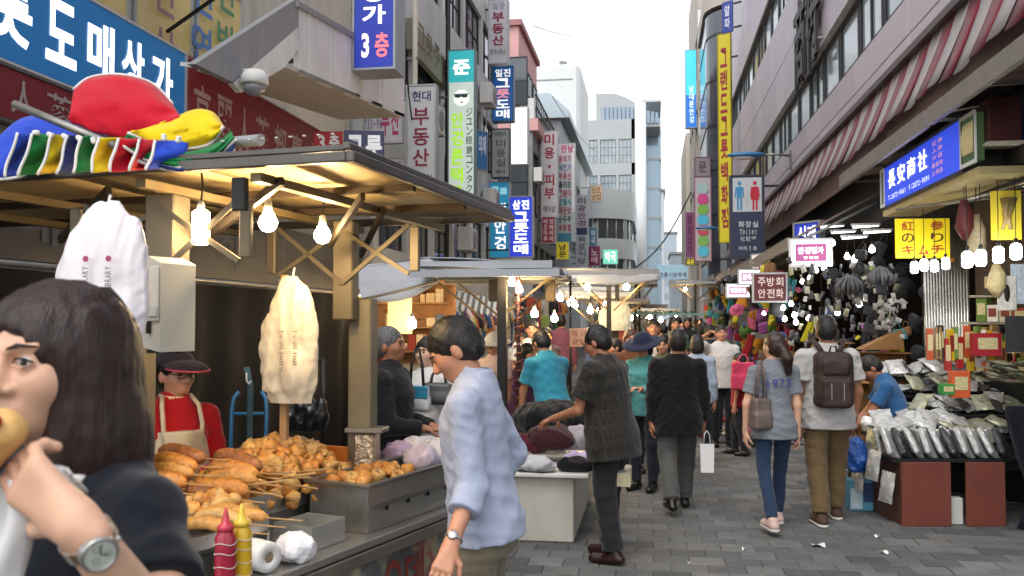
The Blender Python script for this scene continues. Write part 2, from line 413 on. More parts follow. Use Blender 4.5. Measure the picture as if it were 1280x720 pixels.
# ------------------------------------------------------------------ shared finishes
dark_gap = H('joint_dirt', '2b2a28', rough=.95, var=.2, scale=3)
pav_m = [H('paver_grey_a', '626363', rough=.8, var=.16, scale=9, bump=.35, bscale=90, dirt=.35), H('paver_grey_b', '585a5a', rough=.82, var=.18, scale=7, bump=.35, bscale=80, dirt=.4),
         H('paver_grey_c', '6a6a69', rough=.78, var=.15, scale=8, bump=.35, bscale=90, dirt=.35)]
steel = H('brushed_steel', 'b9b8b4', rough=.32, metal=.9, var=.1, scale=12, bump=.06, bscale=60, stretch=(1, 12, 1))
steel_d = H('dull_steel', '8d8b86', rough=.45, metal=.8, var=.18, scale=9, dirt=.4)
black_m = H('black_metal', '1c1b1a', rough=.45, metal=.3, var=.2)
grey_m = H('grey_paint', '8b8c8d', rough=.55, var=.1, dirt=.3)
white_m = H('white_paint', 'd9d8d4', rough=.5, var=.06, scale=4, dirt=.35)
cream_m = H('cream_paint', 'cfc8b8', rough=.6, var=.08, dirt=.35)
glass_m = M('window_glass', (.055, .065, .075), rough=.06, var=.25, scale=.6, spec=.9)
glass_l = M('pale_window_glass', (.30, .35, .38), rough=.08, var=.3, scale=.5, spec=.9)
frame_d = H('dark_frame', '2a2a2c', rough=.5, metal=.3, var=.1)
frame_w = H('light_frame', 'b9bcbd', rough=.5, metal=.3, var=.1)
conc = H('grey_concrete', '8f8e8b', rough=.85, var=.14, scale=2.5, bump=.2, bscale=30, dirt=.5)
tile_w = H('white_wall_tile', 'c9cac6', rough=.45, var=.08, scale=3, dirt=.4)
rubber = H('black_rubber', '161616', rough=.7, var=.1)
wood = H('plywood', '9a7148', rough=.65, var=.18, scale=5, stretch=(1, 1, 9), bump=.1)

for m_ in pav_m:                                            # street stains and block to block differences
    t_ = m_.node_tree; b_ = t_.nodes['Principled BSDF']; old = b_.inputs['Base Color'].links[0].from_socket
    ge = t_.nodes.new('ShaderNodeNewGeometry'); n1 = t_.nodes.new('ShaderNodeTexNoise'); n1.inputs['Scale'].default_value = 1.1; n1.inputs['Detail'].default_value = 7; n1.inputs['Roughness'].default_value = .7
    t_.links.new(ge.outputs['Position'], n1.inputs['Vector']); mr = t_.nodes.new('ShaderNodeMapRange'); mr.inputs['From Min'].default_value = .3; mr.inputs['From Max'].default_value = .7; mr.inputs['To Min'].default_value = .62; mr.inputs['To Max'].default_value = 1.22
    t_.links.new(n1.outputs['Fac'], mr.inputs['Value']); oi = t_.nodes.new('ShaderNodeObjectInfo'); m2 = t_.nodes.new('ShaderNodeMapRange'); m2.inputs['To Min'].default_value = .82; m2.inputs['To Max'].default_value = 1.14; t_.links.new(oi.outputs['Random'], m2.inputs['Value'])
    mu = t_.nodes.new('ShaderNodeMath'); mu.operation = 'MULTIPLY'; t_.links.new(mr.outputs[0], mu.inputs[0]); t_.links.new(m2.outputs[0], mu.inputs[1])
    mx = t_.nodes.new('ShaderNodeVectorMath'); mx.operation = 'SCALE'; t_.links.new(old, mx.inputs[0]); t_.links.new(mu.outputs[0], mx.inputs['Scale']); t_.links.new(mx.outputs[0], b_.inputs['Base Color'])

# ------------------------------------------------------------------ ground
g = MB(); g.add([(-400, -30, -.007), (400, -30, -.007), (400, 1500, -.007), (-400, 1500, -.007)], [(0, 1, 2, 3)])
ground = g.build('ground', H('ground_bed', '484746', rough=.9, var=.2, scale=1.2, bump=.2, bscale=8)); tag(ground, 'grey street ground under the paving blocks', kind='structure')
PW, PD, GAP = .252, .2, .005
def paver_mesh(mt, seed):
    r = random.Random(seed); mb = MB(); a, b = PW/2-GAP/2, PD/2-GAP/2; c = .006
    top = [(-a+c, -b+c, 0), (a-c, -b+c, 0), (a-c, b-c, 0), (-a+c, b-c, 0)]
    top = [(x+r.uniform(-.002, .002), y+r.uniform(-.002, .002), r.uniform(-.0012, .0012)) for x, y, z in top]
    low = [(-a, -b, -.005), (a, -b, -.005), (a, b, -.005), (-a, b, -.005)]; bot = [(x, y, -.03) for x, y, z in low]
    mb.add(top+low+bot, [(0, 1, 2, 3)]+[(4+i, 4+(i+1) % 4, (i+1) % 4, i) for i in range(4)]+[(8+i, 8+(i+1) % 4, 4+(i+1) % 4, 4+i) for i in range(4)])
    return mb.mesh('paver', mt)
pmesh = [paver_mesh(pav_m[i % 3], i) for i in range(9)]
spots = []
for j in range(int(26/PD)):
    for i in range(-29, 25):
        x = i*PW + (PW/2 if j % 2 else 0)*1.0; y = 1.5+j*PD
        spots.append((x, y))
def inview(x, y):
    d = depth((x, y)); a = x*_cy+y*_sy
    if d < .5: return False
    px = CX+F*a/d; py = HOR+F*CAMZ/d
    return px < 1290 and py < 735 and -1.0 < x < (2.0 if y < 8.2 else 1.5) and px > 620
near = sorted([s for s in spots if inview(*s)], key=lambda s: s[1])[:300]; ns = set(near)
for x, y in near:
    o = link('paver', rnd.choice(pmesh), ground, (x, y, rnd.uniform(-.0025, .0015)), (rnd.uniform(-.004, .004), rnd.uniform(-.004, .004), rnd.choice((0, math.pi))))
for q in range(3):
    mb = MB()
    for x, y in spots:
        if (x, y) in ns: continue
        if int((x*7.3+y*13.1)*10) % 3 != q or not -7 < x < 4.5: continue
        a, b, z = PW/2-GAP/2, PD/2-GAP/2, rnd.uniform(-.003, .0015)
        mb.add([(x-a, y-b, z), (x+a, y-b, z), (x+a, y+b, z), (x-a, y+b, z), (x-a, y-b, -.0065), (x+a, y-b, -.0065), (x+a, y+b, -.0065), (x-a, y+b, -.0065)],
               [(0, 1, 2, 3), (4, 5, 1, 0), (5, 6, 2, 1), (6, 7, 3, 2), (7, 4, 0, 3)])
    o = mb.build('paving_field', pav_m[q], ground); tag(o, kind='stuff')

# ------------------------------------------------------------------ facades and signs
class Fr:
    """wall frame: a runs along the wall, n points out of it"""
    def __init__(s, o, ex): s.o = Vector(o); s.ex = Vector(ex).normalized(); s.n = Vector((s.ex.y, -s.ex.x, 0))
    def p(s, a, n, z): return s.o + s.ex*a + s.n*n + Vector((0, 0, z))
    def box(s, mb, a0, a1, n0, n1, z0, z1, c=0.):
        return mb.obox(s.p((a0+a1)/2, (n0+n1)/2, (z0+z1)/2), s.ex, -s.n, (0, 0, 1), (abs(a1-a0)/2, abs(n1-n0)/2, abs(z1-z0)/2), c)
    def rz(s): return math.atan2(s.ex.y, s.ex.x)
def window(parent, fr, a0, a1, z0, z1, nx=2, nz=1, rec=.10, fm=None, gm=None, t=.05):
    mb = MB(); fm = fm or frame_d
    n1 = -rec+.05
    for q in (a0+t/2, a1-t/2): fr.box(mb, q-t/2, q+t/2, -rec, n1, z0, z1)
    for q in (z0+t/2, z1-t/2): fr.box(mb, a0+t, a1-t, -rec, n1, q-t/2, q+t/2)
    for i in range(1, nx): q = a0+(a1-a0)*i/nx; fr.box(mb, q-t*.4, q+t*.4, -rec, n1-.004, z0+t, z1-t)
    for i in range(1, nz):
        q = z0+(z1-z0)*i/nz
        for k in range(nx): fr.box(mb, a0+(a1-a0)*k/nx+t*.5, a0+(a1-a0)*(k+1)/nx-t*.5, -rec, n1-.008, q-t*.35, q+t*.35)
    wo = mb.build('window', fm, parent, world=True)
    pn = MB(); fr.box(pn, a0+.01, a1-.01, -rec+.012, -rec+.022, z0+.01, z1-.01)
    off = -Vector(parent.location); pn.v = [tuple(Vector(v)+off) for v in pn.v]
    link('pane', pn.mesh('pane', gm or glass_m), wo)
    return wo
def facade(parent, fr, L, bands, wm, fm=None, gm=None, core=3.0, corem=None, top=None):
    """bands: (z0, z1, None) plain wall or (z0, z1, (count, pier, nx, nz)) a row of windows between piers"""
    zt = bands[-1][1]
    mb = MB(); fr.box(mb, 0, L, -core, -.35, bands[0][0], zt); mb.build('core', corem or wm, parent, world=True)
    for z0, z1, wspec in bands:
        if wspec is None:
            mb = MB(); fr.box(mb, 0, L, -.348, 0, z0, z1-.004); mb.build('wall', wm, parent, world=True)
        else:
            n, pier, nx, nz = wspec; cw = (L-pier)/n
            for i in range(n+1):
                mb = MB(); fr.box(mb, i*cw, i*cw+pier, -.347, -.003, z0, z1-.004); mb.build('pier', wm, parent, world=True)
                if i < n: window(parent, fr, i*cw+pier+.002, (i+1)*cw-.002, z0+.002, z1-.006, nx, nz, rec=.14, fm=fm, gm=gm)
_sm = {}
def sign_mat(hx, emit=0.):
    k = (hx, emit)
    if k not in _sm:
        _sm[k] = H('sign_'+hx+('_lit%d' % int(emit*100) if emit else ''), hx, rough=.4, var=.05, scale=3, emit=emit, dirt=0 if emit else .18)
    return _sm[k]
def sign(name, label, ctr, wd, ht, rz, board, texts=(), depth_=.14, rim='a9abad', emit=0., cat='sign', group=None, pics=()):
    """texts: (string, x0, x1, z0, z1 as fractions of the board, colour, vertical, emit)"""
    e = thing(name, label, cat, (ctr[0], ctr[1], ctr[2]-ht/2), rz, group)
    MB().box((-wd/2, -depth_/2, 0), (wd/2, depth_/2, ht), .006).build('board', sign_mat(board, emit), e)
    if rim:
        t = min(.03, wd*.06); f = MB(); y0, y1 = -depth_/2-.012, depth_/2+.012
        f.box((-wd/2-t, y0, -t), (-wd/2-.001, y1, ht+t)); f.box((wd/2+.001, y0, -t), (wd/2+t, y1, ht+t))
        f.box((-wd/2, y0, -t), (wd/2, y1, -.001)); f.box((-wd/2, y0, ht+.001), (wd/2, y1, ht+t)); f.build('frame', H('sign_rim_'+rim, rim, rough=.4, metal=.4, var=.1), e)
    for q, tx in enumerate(texts):
        s, x0, x1, z0, z1, col = tx[:6]; vert = tx[6] if len(tx) > 6 else False; em = tx[7] if len(tx) > 7 else emit; bold = tx[8] if len(tx) > 8 else .02
        mb = write(s, (x0-.5)*wd, (x1-.5)*wd, z0*ht, z1*ht, -depth_/2-.004-.001*q, vert, bold=bold); mb.build('lettering', sign_mat(col, em), e)
    for fn in pics: fn(e, wd, ht, -depth_/2-.004)
    return e
def patch(x0, x1, z0, z1, col, emit=0., name='panel', dy=0.):
    def f(e, wd, ht, y): MB().box(((x0-.5)*wd, y+.0015, z0*ht), ((x1-.5)*wd, y+.0035, z1*ht)).build(name, sign_mat(col, emit), e)
    return f
def blade(name, label, px0, px1, py0, py1, X, board, texts, **k):
    """a sign that sticks out from the house wall, facing down the street"""
    c = onX((px0+px1)/2, (py0+py1)/2, X); d = depth(c)
    wd = (px1-px0)/F*d*1.0; a, b = P(px0, py0, d), P(px0, py1, d); ht = a.z-b.z
    n = k.pop('wallx', -5.0 if X < 0 else 3.0)
    e = sign(name, label, c, wd, ht, k.pop('rz', 0), board, texts, **k)
    for zz in (ht*.12, ht*.88):
        s = -1 if X < 0 else 1
        br = MB(); br.box((s*wd/2+s*.031, -.025, zz-.025), (s*max(wd/2+.05, min(abs(n-X), 2.2)), .025, zz+.025))
        br.build('bracket', frame_d, e)
    return e
# ------------------------------------------------------------------ left row of houses (wall plane X = -5)
LX = -5.0
left = Fr((LX, 0, 0), (0, 1, 0))
ginwall = H('ochre_wall', 'a99a6a', rough=.6, var=.15, dirt=.3)
# house with the ginseng and bowl signs
ya, yb = 1.5, 15.2
A = thing('shop_house', 'low shop house with blue and dark red sign boards and a glazed upper floor', 'building', (LX-2, (ya+yb)/2, 0))
zb = onX(97, 0, LX).z
for nm, z0, z1, m in (('wall', 0, zb-.45, conc),):
    mb = MB(); mb.box((LX-4, ya, z0), (LX-.02, yb, z1)); mb.build(nm, m, A, world=True)
mb = MB(); mb.box((LX-4, ya, zb-.45), (LX-.4, yb, 9.5)); mb.build('upper_wall', cream_m, A, world=True)
zt = 7.2
ys = [2.0+i*1.25 for i in range(7)]
for i, y in enumerate(ys):                                  # glazed upper floor
    f = Fr((LX-.25, 0, 0), (0, 1, 0))
    window(A, f, y, y+1.2, zb+.02, zt, 1, 2, rec=.06, fm=frame_w, gm=H('yellow_lit_glass', 'b9a468', rough=.25, var=.2, scale=1, emit=.12))  # yellow light in the panes is put into their colour and a faint glow
for txt, col, px in (('천연', '4d7fc0', 252), ('한방', '4a8a5a', 283), ('산삼', 'b99090', 205)):
    y = YX(px, LX-.2); z = onX(px, 0, LX-.2).z
    w_ = write(txt, -.3, .3, -1.3, 0, 0, True, .8)
    w_.build('lettering', sign_mat(col), A, loc=tuple(Vector((LX-.24, y, z+.45))-Vector(A.location)), rot=(0, 0, math.pi/2))
# sign boards on it
def board_on(fr, name, label, pxa, pxb, za, zb_, X, col, texts, emit=0., depth_=.18, rim='c9c9c9', **k):
    y0, y1 = YX(pxa, X), YX(pxb, X); c = (X, (y0+y1)/2, (za+zb_)/2)
    return sign(name, label, c, abs(y1-y0), zb_-za, fr.rz(), col, texts, depth_=depth_, rim=rim, emit=emit, **k)
zblue1 = onX(100, 1, LX).z; zblue0 = onX(0, 78, LX).z; zred0 = onX(0, 150, LX).z
y0b = YX(-130, LX); y1b = YX(217, LX)
def fy(px): return (YX(px, LX)-y0b)/(y1b-y0b)
board_on(left, 'shop_sign', 'long backlit blue sign board with big white letters above the dark red board', -130, 217, zblue0, zblue1, LX, '145a90',
         [(ch, fy(a), fy(b), .12, .88, 'f4f6f2', False, 1.0, .03) for ch, a, b in (('그', -118, -55), ('릇', -48, 24), ('도', 34, 80), ('매', 88, 128), ('상', 133, 166), ('가', 171, 203))], emit=.24)
board_on(left, 'shop_sign', 'dark red board with grey letters under the blue sign board', -130, 217, zred0, zblue0-.05, LX, '6b1422',
         [(ch, fy(a), fy(b), .1, .9, '9a8f90', False, 0, .012) for ch, a, b in (('人', -8, 28), ('蔘', 36, 78), ('都', 88, 120), ('賣', 128, 165))], rim='5c5c5c')
y0r = YX(221, LX); y1r = YX(396, LX)
def fr_(px): return (YX(px, LX)-y0r)/(y1r-y0r)
board_on(left, 'shop_sign', 'long dark red board with grey ginseng shop letters', 221, 396, zred0+.1, zblue1-.02, LX, '7a1826',
         [(ch, fr_(a), fr_(b), .22, .86, 'a98f92', False, 0, .012) for ch, a, b in (('高', 227, 252), ('麗', 256, 280), ('人', 284, 303), ('蔘', 306, 327), ('都', 330, 349), ('賣', 352, 369), ('店', 372, 388))], rim='8f5560')
# small flat canopy over the window
e = thing('window_canopy', 'small dark flat canopy fixed above the blue sign board', 'canopy', (LX, YX(185, LX), zblue1+.85))
p = MB(); p.box((-.3, -.6, 0), (.75, .7, .05), .01); p.build('sheet', black_m, e)
for yy in (-.5, .6): MB().bar((.7, yy, 0), (-.2, yy, -.55), .03).build('stay', black_m, e)
# outdoor stair with panelled parapet
e = thing('stair_parapet', 'grey metal panelled stair parapet hanging over the ginseng sign', 'stair', (LX, 12.5, 0))
SX = -3.9
q = [onX(px, py, SX) for px, py in ((373, 5), (452, 48), (505, 72), (505, 146), (490, 140), (353, 83), (360, 40))]
panel_m = H('pale_metal_panel', 'e2e3e3', rough=.5, metal=.0, var=.08, scale=2, dirt=.35)
def lerp(a, b, t): return a+(b-a)*t
def ey(px): return 5+(px-373)*.57 if px < 452 else 50+(px-452)*.5
def eb(px): return 84+(px-356)*.418
seams = [373, 383, 417, 450, 478, 506]
for a_, b_ in zip(seams[:-1], seams[1:]):
    MB().prism([onX(a_+.4, ey(a_), SX), onX(b_-.4, ey(b_), SX), onX(b_-.4, eb(b_), SX), onX(a_+.4, eb(a_), SX)], (-.06, 0, 0)).build('panel', panel_m, e, world=True)
for a_, b_ in ((373, 452), (452, 506)):
    MB().prism([onX(a_, ey(a_)-4, SX+.03), onX(b_, ey(b_)-4, SX+.03), onX(b_, ey(b_)+3, SX+.03), onX(a_, ey(a_)+3, SX+.03)], (-.12, 0, 0)).build('coping', grey_m, e, world=True)
bl, br_ = onX(356, eb(356), SX), onX(506, eb(506), SX)
MB().prism([bl, br_, br_+Vector((LX-SX, 0, 0)), bl+Vector((LX-SX, 0, 0))], (0, 0, .05)).build('soffit', H('pale_soffit', 'b5b4b0', rough=.8, var=.08), e, world=True)
MB().prism([onX(244, 80, SX), onX(374, -4, SX), onX(373, 33, SX), onX(292, 103, SX)], (-.08, 0, 0)).build('stair_flank', H('grey_flank', '8c8c90', rough=.6, var=.1, dirt=.3), e, world=True)
MB().prism([onX(292, 104, SX), onX(372.5, 34, SX), onX(372.5, 62, SX), onX(356, 84, SX), onX(302, 116, SX)], (-.06, 0, 0)).build('stair_skirt', panel_m, e, world=True)
# white round floodlight
c = P(318, 104, 8.4)
e = thing('floodlight', 'white round floodlight in front of the red ginseng sign', 'lamp', c)
MB().lathe([(.0, .13), (.09, .12), (.13, .06), (.135, .0), (.12, -.02)], n=20).build('housing', white_m, e)
MB().lathe([(.11, -.02), (.1, -.07), (.06, -.115), (.0, -.13)], n=20).build('dome', M('smoke_dome', (.25, .25, .26), rough=.15, var=0), e)
MB().bar((0, 0, .11), (-.9, .25, .3), .04).build('arm', white_m, e)
# black tarpaulin front behind the food cart
TX = -3.95
tarp = H('black_tarp', '0a0a0b', rough=.8, spec=.25, var=.25, scale=2, bump=.3, bscale=5)
e = thing('tarpaulin_curtain', 'black tarpaulin curtain closing the shop front behind the food cart', 'curtain', (TX, 6, 0))
def tf(u, v):
    y = 2.2+u*9.3; z = 2.02*v+.02
    return (TX+.05*math.sin(y*9.0+.6*math.sin(z*2))*(.35+.65*(1-v))+.03*math.sin(y*3.1)+.02*math.sin(z*5+y), y, z)
MB().sheet(tf, 130, 12).build('curtain', tarp, e, world=True)
mb = MB(); mb.tube([(TX+.02, 2.0, 2.07), (TX+.02, 11.6, 2.07)], .022, 8); mb.build('rail', steel_d, e, world=True)
e = thing('fascia_board', 'dark shop fascia with faint grey letters over the black curtain', 'sign', (TX, 6.5, 2.1))
MB().box((TX-.05, 2.0, 2.1), (TX, 11.7, 2.72)).build('board', H('dark_fascia', '1b1a1d', rough=.5, var=.2), e, world=True)
for txt, px in (('대', 45), ('동', 105), ('회', 285), ('매', 345), ('점', 395)):
    y = YX(px, TX); write(txt, -.2, .2, .1, .5, 0, False, .95).build('lettering', H('faded_letter', '4c4a4a', rough=.7), e, loc=(.005, y-6.5, 0), rot=(0, 0, math.pi/2))

# white tiled office house
yb0, yb1 = 15.4, YX(622, LX)
B = thing('tiled_house', 'white tiled house with long dark window rows beside the glasses shop sign', 'building', (LX-2, (yb0+yb1)/2, 0))
lf = Fr((LX, yb0, 0), (0, 1, 0))
facade(B, lf, yb1-yb0, [(0, 3.1, None), (3.1, 4.6, (6, .3, 2, 2)), (4.6, 6.3, None), (6.3, 7.9, (5, .25, 3, 2)), (7.9, 9.2, None), (9.2, 10.8, (5, .25, 3, 2)), (10.8, 11.9, None), (11.9, 13.4, (5, .25, 3, 2)), (13.4, 14.4, None)], tile_w, frame_d, glass_m, core=5)
endw = Fr((LX-3, yb0, 0), (1, 0, 0))
g_ = MB()                                                   # tile joints of the end wall, set proud as a grid of ribs
tm = H('tile_rib', '8f908d', rough=.7)
for i in range(0, 13): endw.box(g_, i*.24, i*.24+.012, 0, .012, 6.5, 14.2)
for k in range(0, 33): endw.box(g_, 0, 3, .001, .009, 6.5+k*.24, 6.5+k*.24+.012)
g_.build('tile_joints', tm, B, world=True)
e = thing('fascia_board', 'weathered beige fascia board along the tiled house', 'sign', (LX+.2, 20, 6.3))
mb = MB(); y0, y1 = YX(513, LX+.15), YX(562, LX+.15); z0, z1 = onX(515, 62, LX+.15).z, onX(515, 22, LX+.15).z
mb.box((LX+.02, y0, z0), (LX+.15, y1, z1), .01); mb.build('board', H('beige_board', '8f8c78', rough=.7, var=.15, dirt=.5), e, world=True)
t_ = write('그릇주방', 0, (y1-y0)*.8, .2, .8, 0); t_.build('lettering', H('faded_brown', '7a6a4f', rough=.8), e, loc=(LX+.155-e.location.x, y0+.4-20, z0-6.3), rot=(0, 0, math.pi/2))
for px, xx in ((516, -4.75), (558, -4.8)):                  # downpipes
    y = YX(px, xx); e = thing('downpipe', 'pale downpipe running down the tiled house wall' if px == 516 else 'dark downpipe next to the glasses shop sign', 'pipe', (xx, y, 0))
    MB().tube([(0, 0, .1), (0, 0, 5.5), (.02, 0, 5.7), (.02, 0, 14)], .06, 10).build('pipe', cream_m if px == 516 else frame_d, e)
    MB().box((-.25, -.05, 7), (.09, .05, 7.05)).build('clip', steel_d, e)
# pink house
pink = H('pink_render', 'd9a5a2', rough=.8, var=.1, scale=1.5, dirt=.3)
yc = 37.0
D_ = thing('pink_house', 'pink rendered house rising over grey window floors', 'building', (LX-3, yc+4, 0))
zc = 1.72+(400-28)/1100*37.4
mb = MB(); mb.box((LX-6, yc, 10.2), (LX-.6, yc+6.0, zc)); mb.build('upper_wall', pink, D_, world=True)
mb = MB(); mb.box((LX-6.2, yc-.15, zc), (LX-.45, yc+6.2, zc+.25)); mb.build('parapet', H('pink_coping', 'a87775', rough=.8, dirt=.3), D_, world=True)
mb = MB(); mb.box((LX-6.1, yc-.1, 9.8), (LX+.25, yc+9, 10.3)); mb.build('balcony_slab', pink, D_, world=True)
lf2 = Fr((LX, yc, 0), (0, 1, 0)); facade(D_, lf2, 9, [(0, 3, None), (3, 5, (4, .3, 2, 2)), (5, 6.2, None), (6.2, 9.0, (4, .3, 2, 3)), (9.0, 9.8, None)], conc, frame_d, glass_m, core=5.5)
ef = Fr((LX-5.5, yc, 0), (1, 0, 0)); window(D_, ef, 4.4, 5.3, 10.9, 13.0, 1, 2, rec=-.05); window(D_, ef, 3.6, 5.3, 6.4, 8.8, 2, 2, rec=-.05, gm=glass_m)
lf3 = Fr((LX-.6, yc, 0), (0, 1, 0))
for k in range(3): window(D_, lf3, .6+k*1.8, 1.9+k*1.8, 10.9, 13, 2, 2, rec=-.05)
rl = MB()
for k in range(16): rl.box((LX+.15, yc+k*.6-.02, 10.3), (LX+.19, yc+k*.6+.02, 11.3))
for z in (10.8, 11.3): rl.box((LX+.14, yc-.1, z), (LX+.2, yc+9, z+.05))
rl.build('railing', frame_d, D_, world=True)
mb = MB(); mb.box((LX-.55, yc-.05, 10.3), (LX+.1, yc+.35, 11.2), .03); mb.build('air_conditioner', white_m, D_, world=True)
# tall white block behind
yd = 62.0
W = thing('white_block', 'plain tall white block with a small roof box behind the pink house', 'building', (LX-4, yd+5, 0))
zd = onY(690, 80, yd).z; xr = onY(725, 200, yd).x
whitew = H('white_render', 'dadcdb', rough=.7, var=.05, scale=.4)
mb = MB(); mb.box((xr-9, yd, 0), (xr, yd+9, zd), .25); mb.build('wall', whitew, W, world=True)
mb = MB(); a = onY(699, 76, yd+2); b = onY(706, 70, yd+2); mb.box((a.x, yd+2, zd), (b.x+.1, yd+3.2, zd+.8), .04); mb.build('roof_box', conc, W, world=True)
mb = MB(); mb.box((xr-8, yd-.02, zd-1.2), (xr-.5, yd+.01, zd-1.1)); mb.build('band', grey_m, W, world=True)
# grey clad shop house with sloping eaves
ye = 49.0
e = thing('grey_clad_house', 'grey clad house with pale metal eaves and a wall of colourful shop names', 'building', (LX-2, ye+8, 0))
lf4 = Fr((LX, ye, 0), (0, 1, 0)); ze = onX(712, 172, LX).z
facade(e, lf4, 20, [(0, 3, None), (3, 4.8, (6, .4, 2, 1)), (4.8, 6, None), (6, 7.8, (6, .4, 2, 1)), (7.8, 9, None), (9, 10.8, (6, .4, 2, 1)), (10.8, ze, None)], H('mid_grey_clad', '85898c', rough=.5, metal=.2, var=.1), frame_w, glass_m, core=6)
mb = MB(); mb.prism([(LX-6, ye-.3, ze), (LX+.5, ye-.3, ze), (LX+.5, ye-.3, ze+.35), (LX-.6, ye-.3, ze+1.4), (LX-6, ye-.3, ze+1.4)], (0, 20.6, 0)); mb.build('eaves', H('pale_blue_metal', 'aebcc2', rough=.4, metal=.3, var=.08), e, world=True)
# glass office building with curved fin roof
yf = 88.0
Gb = thing('office_building', 'pale glass office building with a curved fin roof at the end of the street', 'building', (-4, yf+6, 0))
x0, x1 = onY(715, 200, yf).x, onY(797, 200, yf).x; zf = onY(750, 150, yf).z
gf = Fr((x0-3, yf, 0), (1, 0, 0)); Lf = x1-x0+3
frame_m = H('mid_frame', '5f6467', rough=.5, metal=.3, var=.1); pale_r = H('pale_band', 'c4c8c9', rough=.5, var=.06, scale=.5, dirt=.15)
pale_c = H('pale_clad', 'a9adad', rough=.5, var=.05, scale=.3)
fl = []; z = 3.0; fl.append((0, 3, None))
while z+3.6 < zf+.6: fl += [(z, z+2.4, (5, .3, 4, 3)), (z+2.4, z+3.6, None)]; z += 3.6
fl.append((z, max(zf, z+.8), None))
facade(Gb, gf, Lf, fl, pale_c, frame_m, glass_l, core=14)
sf = Fr((x1, yf, 0), (0, 1, 0)); facade(Gb, sf, 24, [(a, b, None if s is None else (6, .4, 3, 2)) for a, b, s in fl], pale_c, frame_w, glass_l, core=.6)
mb = MB(); mb.lathe([(.55, 0), (.55, zf+1.5)], (x1+.3, yf-.2, 0), 20); mb.build('corner_column', H('white_column', 'e2e4e4', rough=.5, var=.04), Gb, world=True)
def fin(z_off):
    pts = []
    for i in range(15):
        t = i/14; px = 745+t*80; py = 117+max(0, t-.25)**1.6*58; pts.append(onY(px, py, yf+3))
    return pts
tp = fin(0); bt = [Vector((p_.x, p_.y, zf-.2)) for p_ in tp]
mb = MB(); n = len(tp)
for i in range(n-1): mb.prism([bt[i], bt[i+1], tp[i+1], tp[i]], (0, 10, 0))
mb.build('fin_roof', pale_c, Gb, world=True)
louv = H('louvre_blue', '8d9db0', rough=.4, metal=.3, var=.1)
for k in range(14):
    x = onY(752, 0, yf+3).x + k*.42; mb = MB(); zt_ = onY(760+k*3, 128, yf+3).z - max(0, k-6)*.09; mb.box((x, yf+2.8, zf+.15), (x+.28, yf+2.98, zt_-.5)); mb.build('louvre', louv, Gb, world=True)
mb = MB(); a = onY(803, 160, yf+8); b = onY(826, 160, yf+8); mb.box((a.x, yf+8, 0), (b.x, yf+30, onY(815, 146, yf+8).z), .3); mb.build('glass_wing', H('blue_glass', '9fb4c2', rough=.12, metal=.2, var=.1, scale=.3), Gb, world=True)
for k in range(8):
    z = 3+k*3.2; mb = MB(); mb.box((a.x-.05, yf+7.94, z), (b.x+.05, yf+30, z+.25)); mb.build('floor_band', frame_w, Gb, world=True)
# rounded corner shop building in front
yr = 70.0
Rb = thing('rounded_house', 'light grey house with a rounded corner and dark ribbon windows', 'building', (-4, yr+5, 0))
xl = onY(730, 250, yr).x; xrr = onY(788, 250, yr).x; zr = onY(760, 236, yr).z; rad = 3.0
def rring(off, z0, z1):
    pts = [(xl-6, yr-off)]
    cxx, cyy = xrr-rad, yr+rad
    for i in range(11):
        t = -math.pi/2+i/10*math.pi/2; pts.append((cxx+(rad+off)*math.cos(t), cyy+(rad+off)*math.sin(t)))
    pts += [(xrr+off, yr+14), (xl-6, yr+14)]
    return [Vector((x, y, z0)) for x, y in pts], z1-z0
hts = [0, 3.2, 5.0, 6.6, 8.2, 9.8, zr]
for i, (mtl, off) in enumerate(((conc, 0), (white_m, .25), (glass_m, 0), (white_m, .25), (glass_m, 0), (white_m, .25))):
    ring, hh = rring(off, hts[i], hts[i+1]); mb = MB(); mb.prism(ring, (0, 0, hh)); mb.build('floor_band' if off else 'ribbon_window', mtl if not off else pale_r, Rb, world=True)
for lev in (2, 4):
    for k in range(12):
        x = xl-1+k*.55
        if x > xrr-rad: break
        MB().box((x, yr-.05, hts[lev]), (x+.07, yr-.003, hts[lev+1])).build('mullion', frame_w, Rb, world=True)
    for k in range(6):
        t = -math.pi/2+(k+.5)/6*math.pi/2; cxx, cyy = xrr-rad, yr+rad; x, y = cxx+(rad+.03)*math.cos(t), cyy+(rad+.03)*math.sin(t)
        MB().tube([(x, y, hts[lev]), (x, y, hts[lev+1])], .05, 6).build('mullion', frame_w, Rb, world=True)
# far end of the street
for k, (pa, pb, py, Y, hx, lab) in enumerate(((828, 846, 292, 190, 'a9b4bd', 'small blue grey building far down the street'), (838, 862, 318, 150, '9aa0a5', 'low grey building closing the far street end'), (805, 830, 240, 130, 'c6ccd0', 'narrow pale tower far down the street'))):
    a, b = onY(pa, py, Y), onY(pb, py, Y); e = thing('far_building', lab, 'building', ((a.x+b.x)/2, Y, 0))
    MB().box((a.x, Y, 0), (b.x, Y+14, a.z), .1).build('wall', H('far_wall_%d' % k, hx, rough=.8, var=.05), e, world=True)
    nf = int(a.z/3)
    for r_ in range(1, nf):
        MB().box((a.x+.4, Y-.05, r_*3), (b.x-.4, Y-.01, r_*3+1.4)).build('window', glass_l, e, world=True)
    MB().box((a.x-.2, Y-.2, a.z), (b.x+.2, Y+14, a.z+.4)).build('parapet', grey_m, e, world=True)

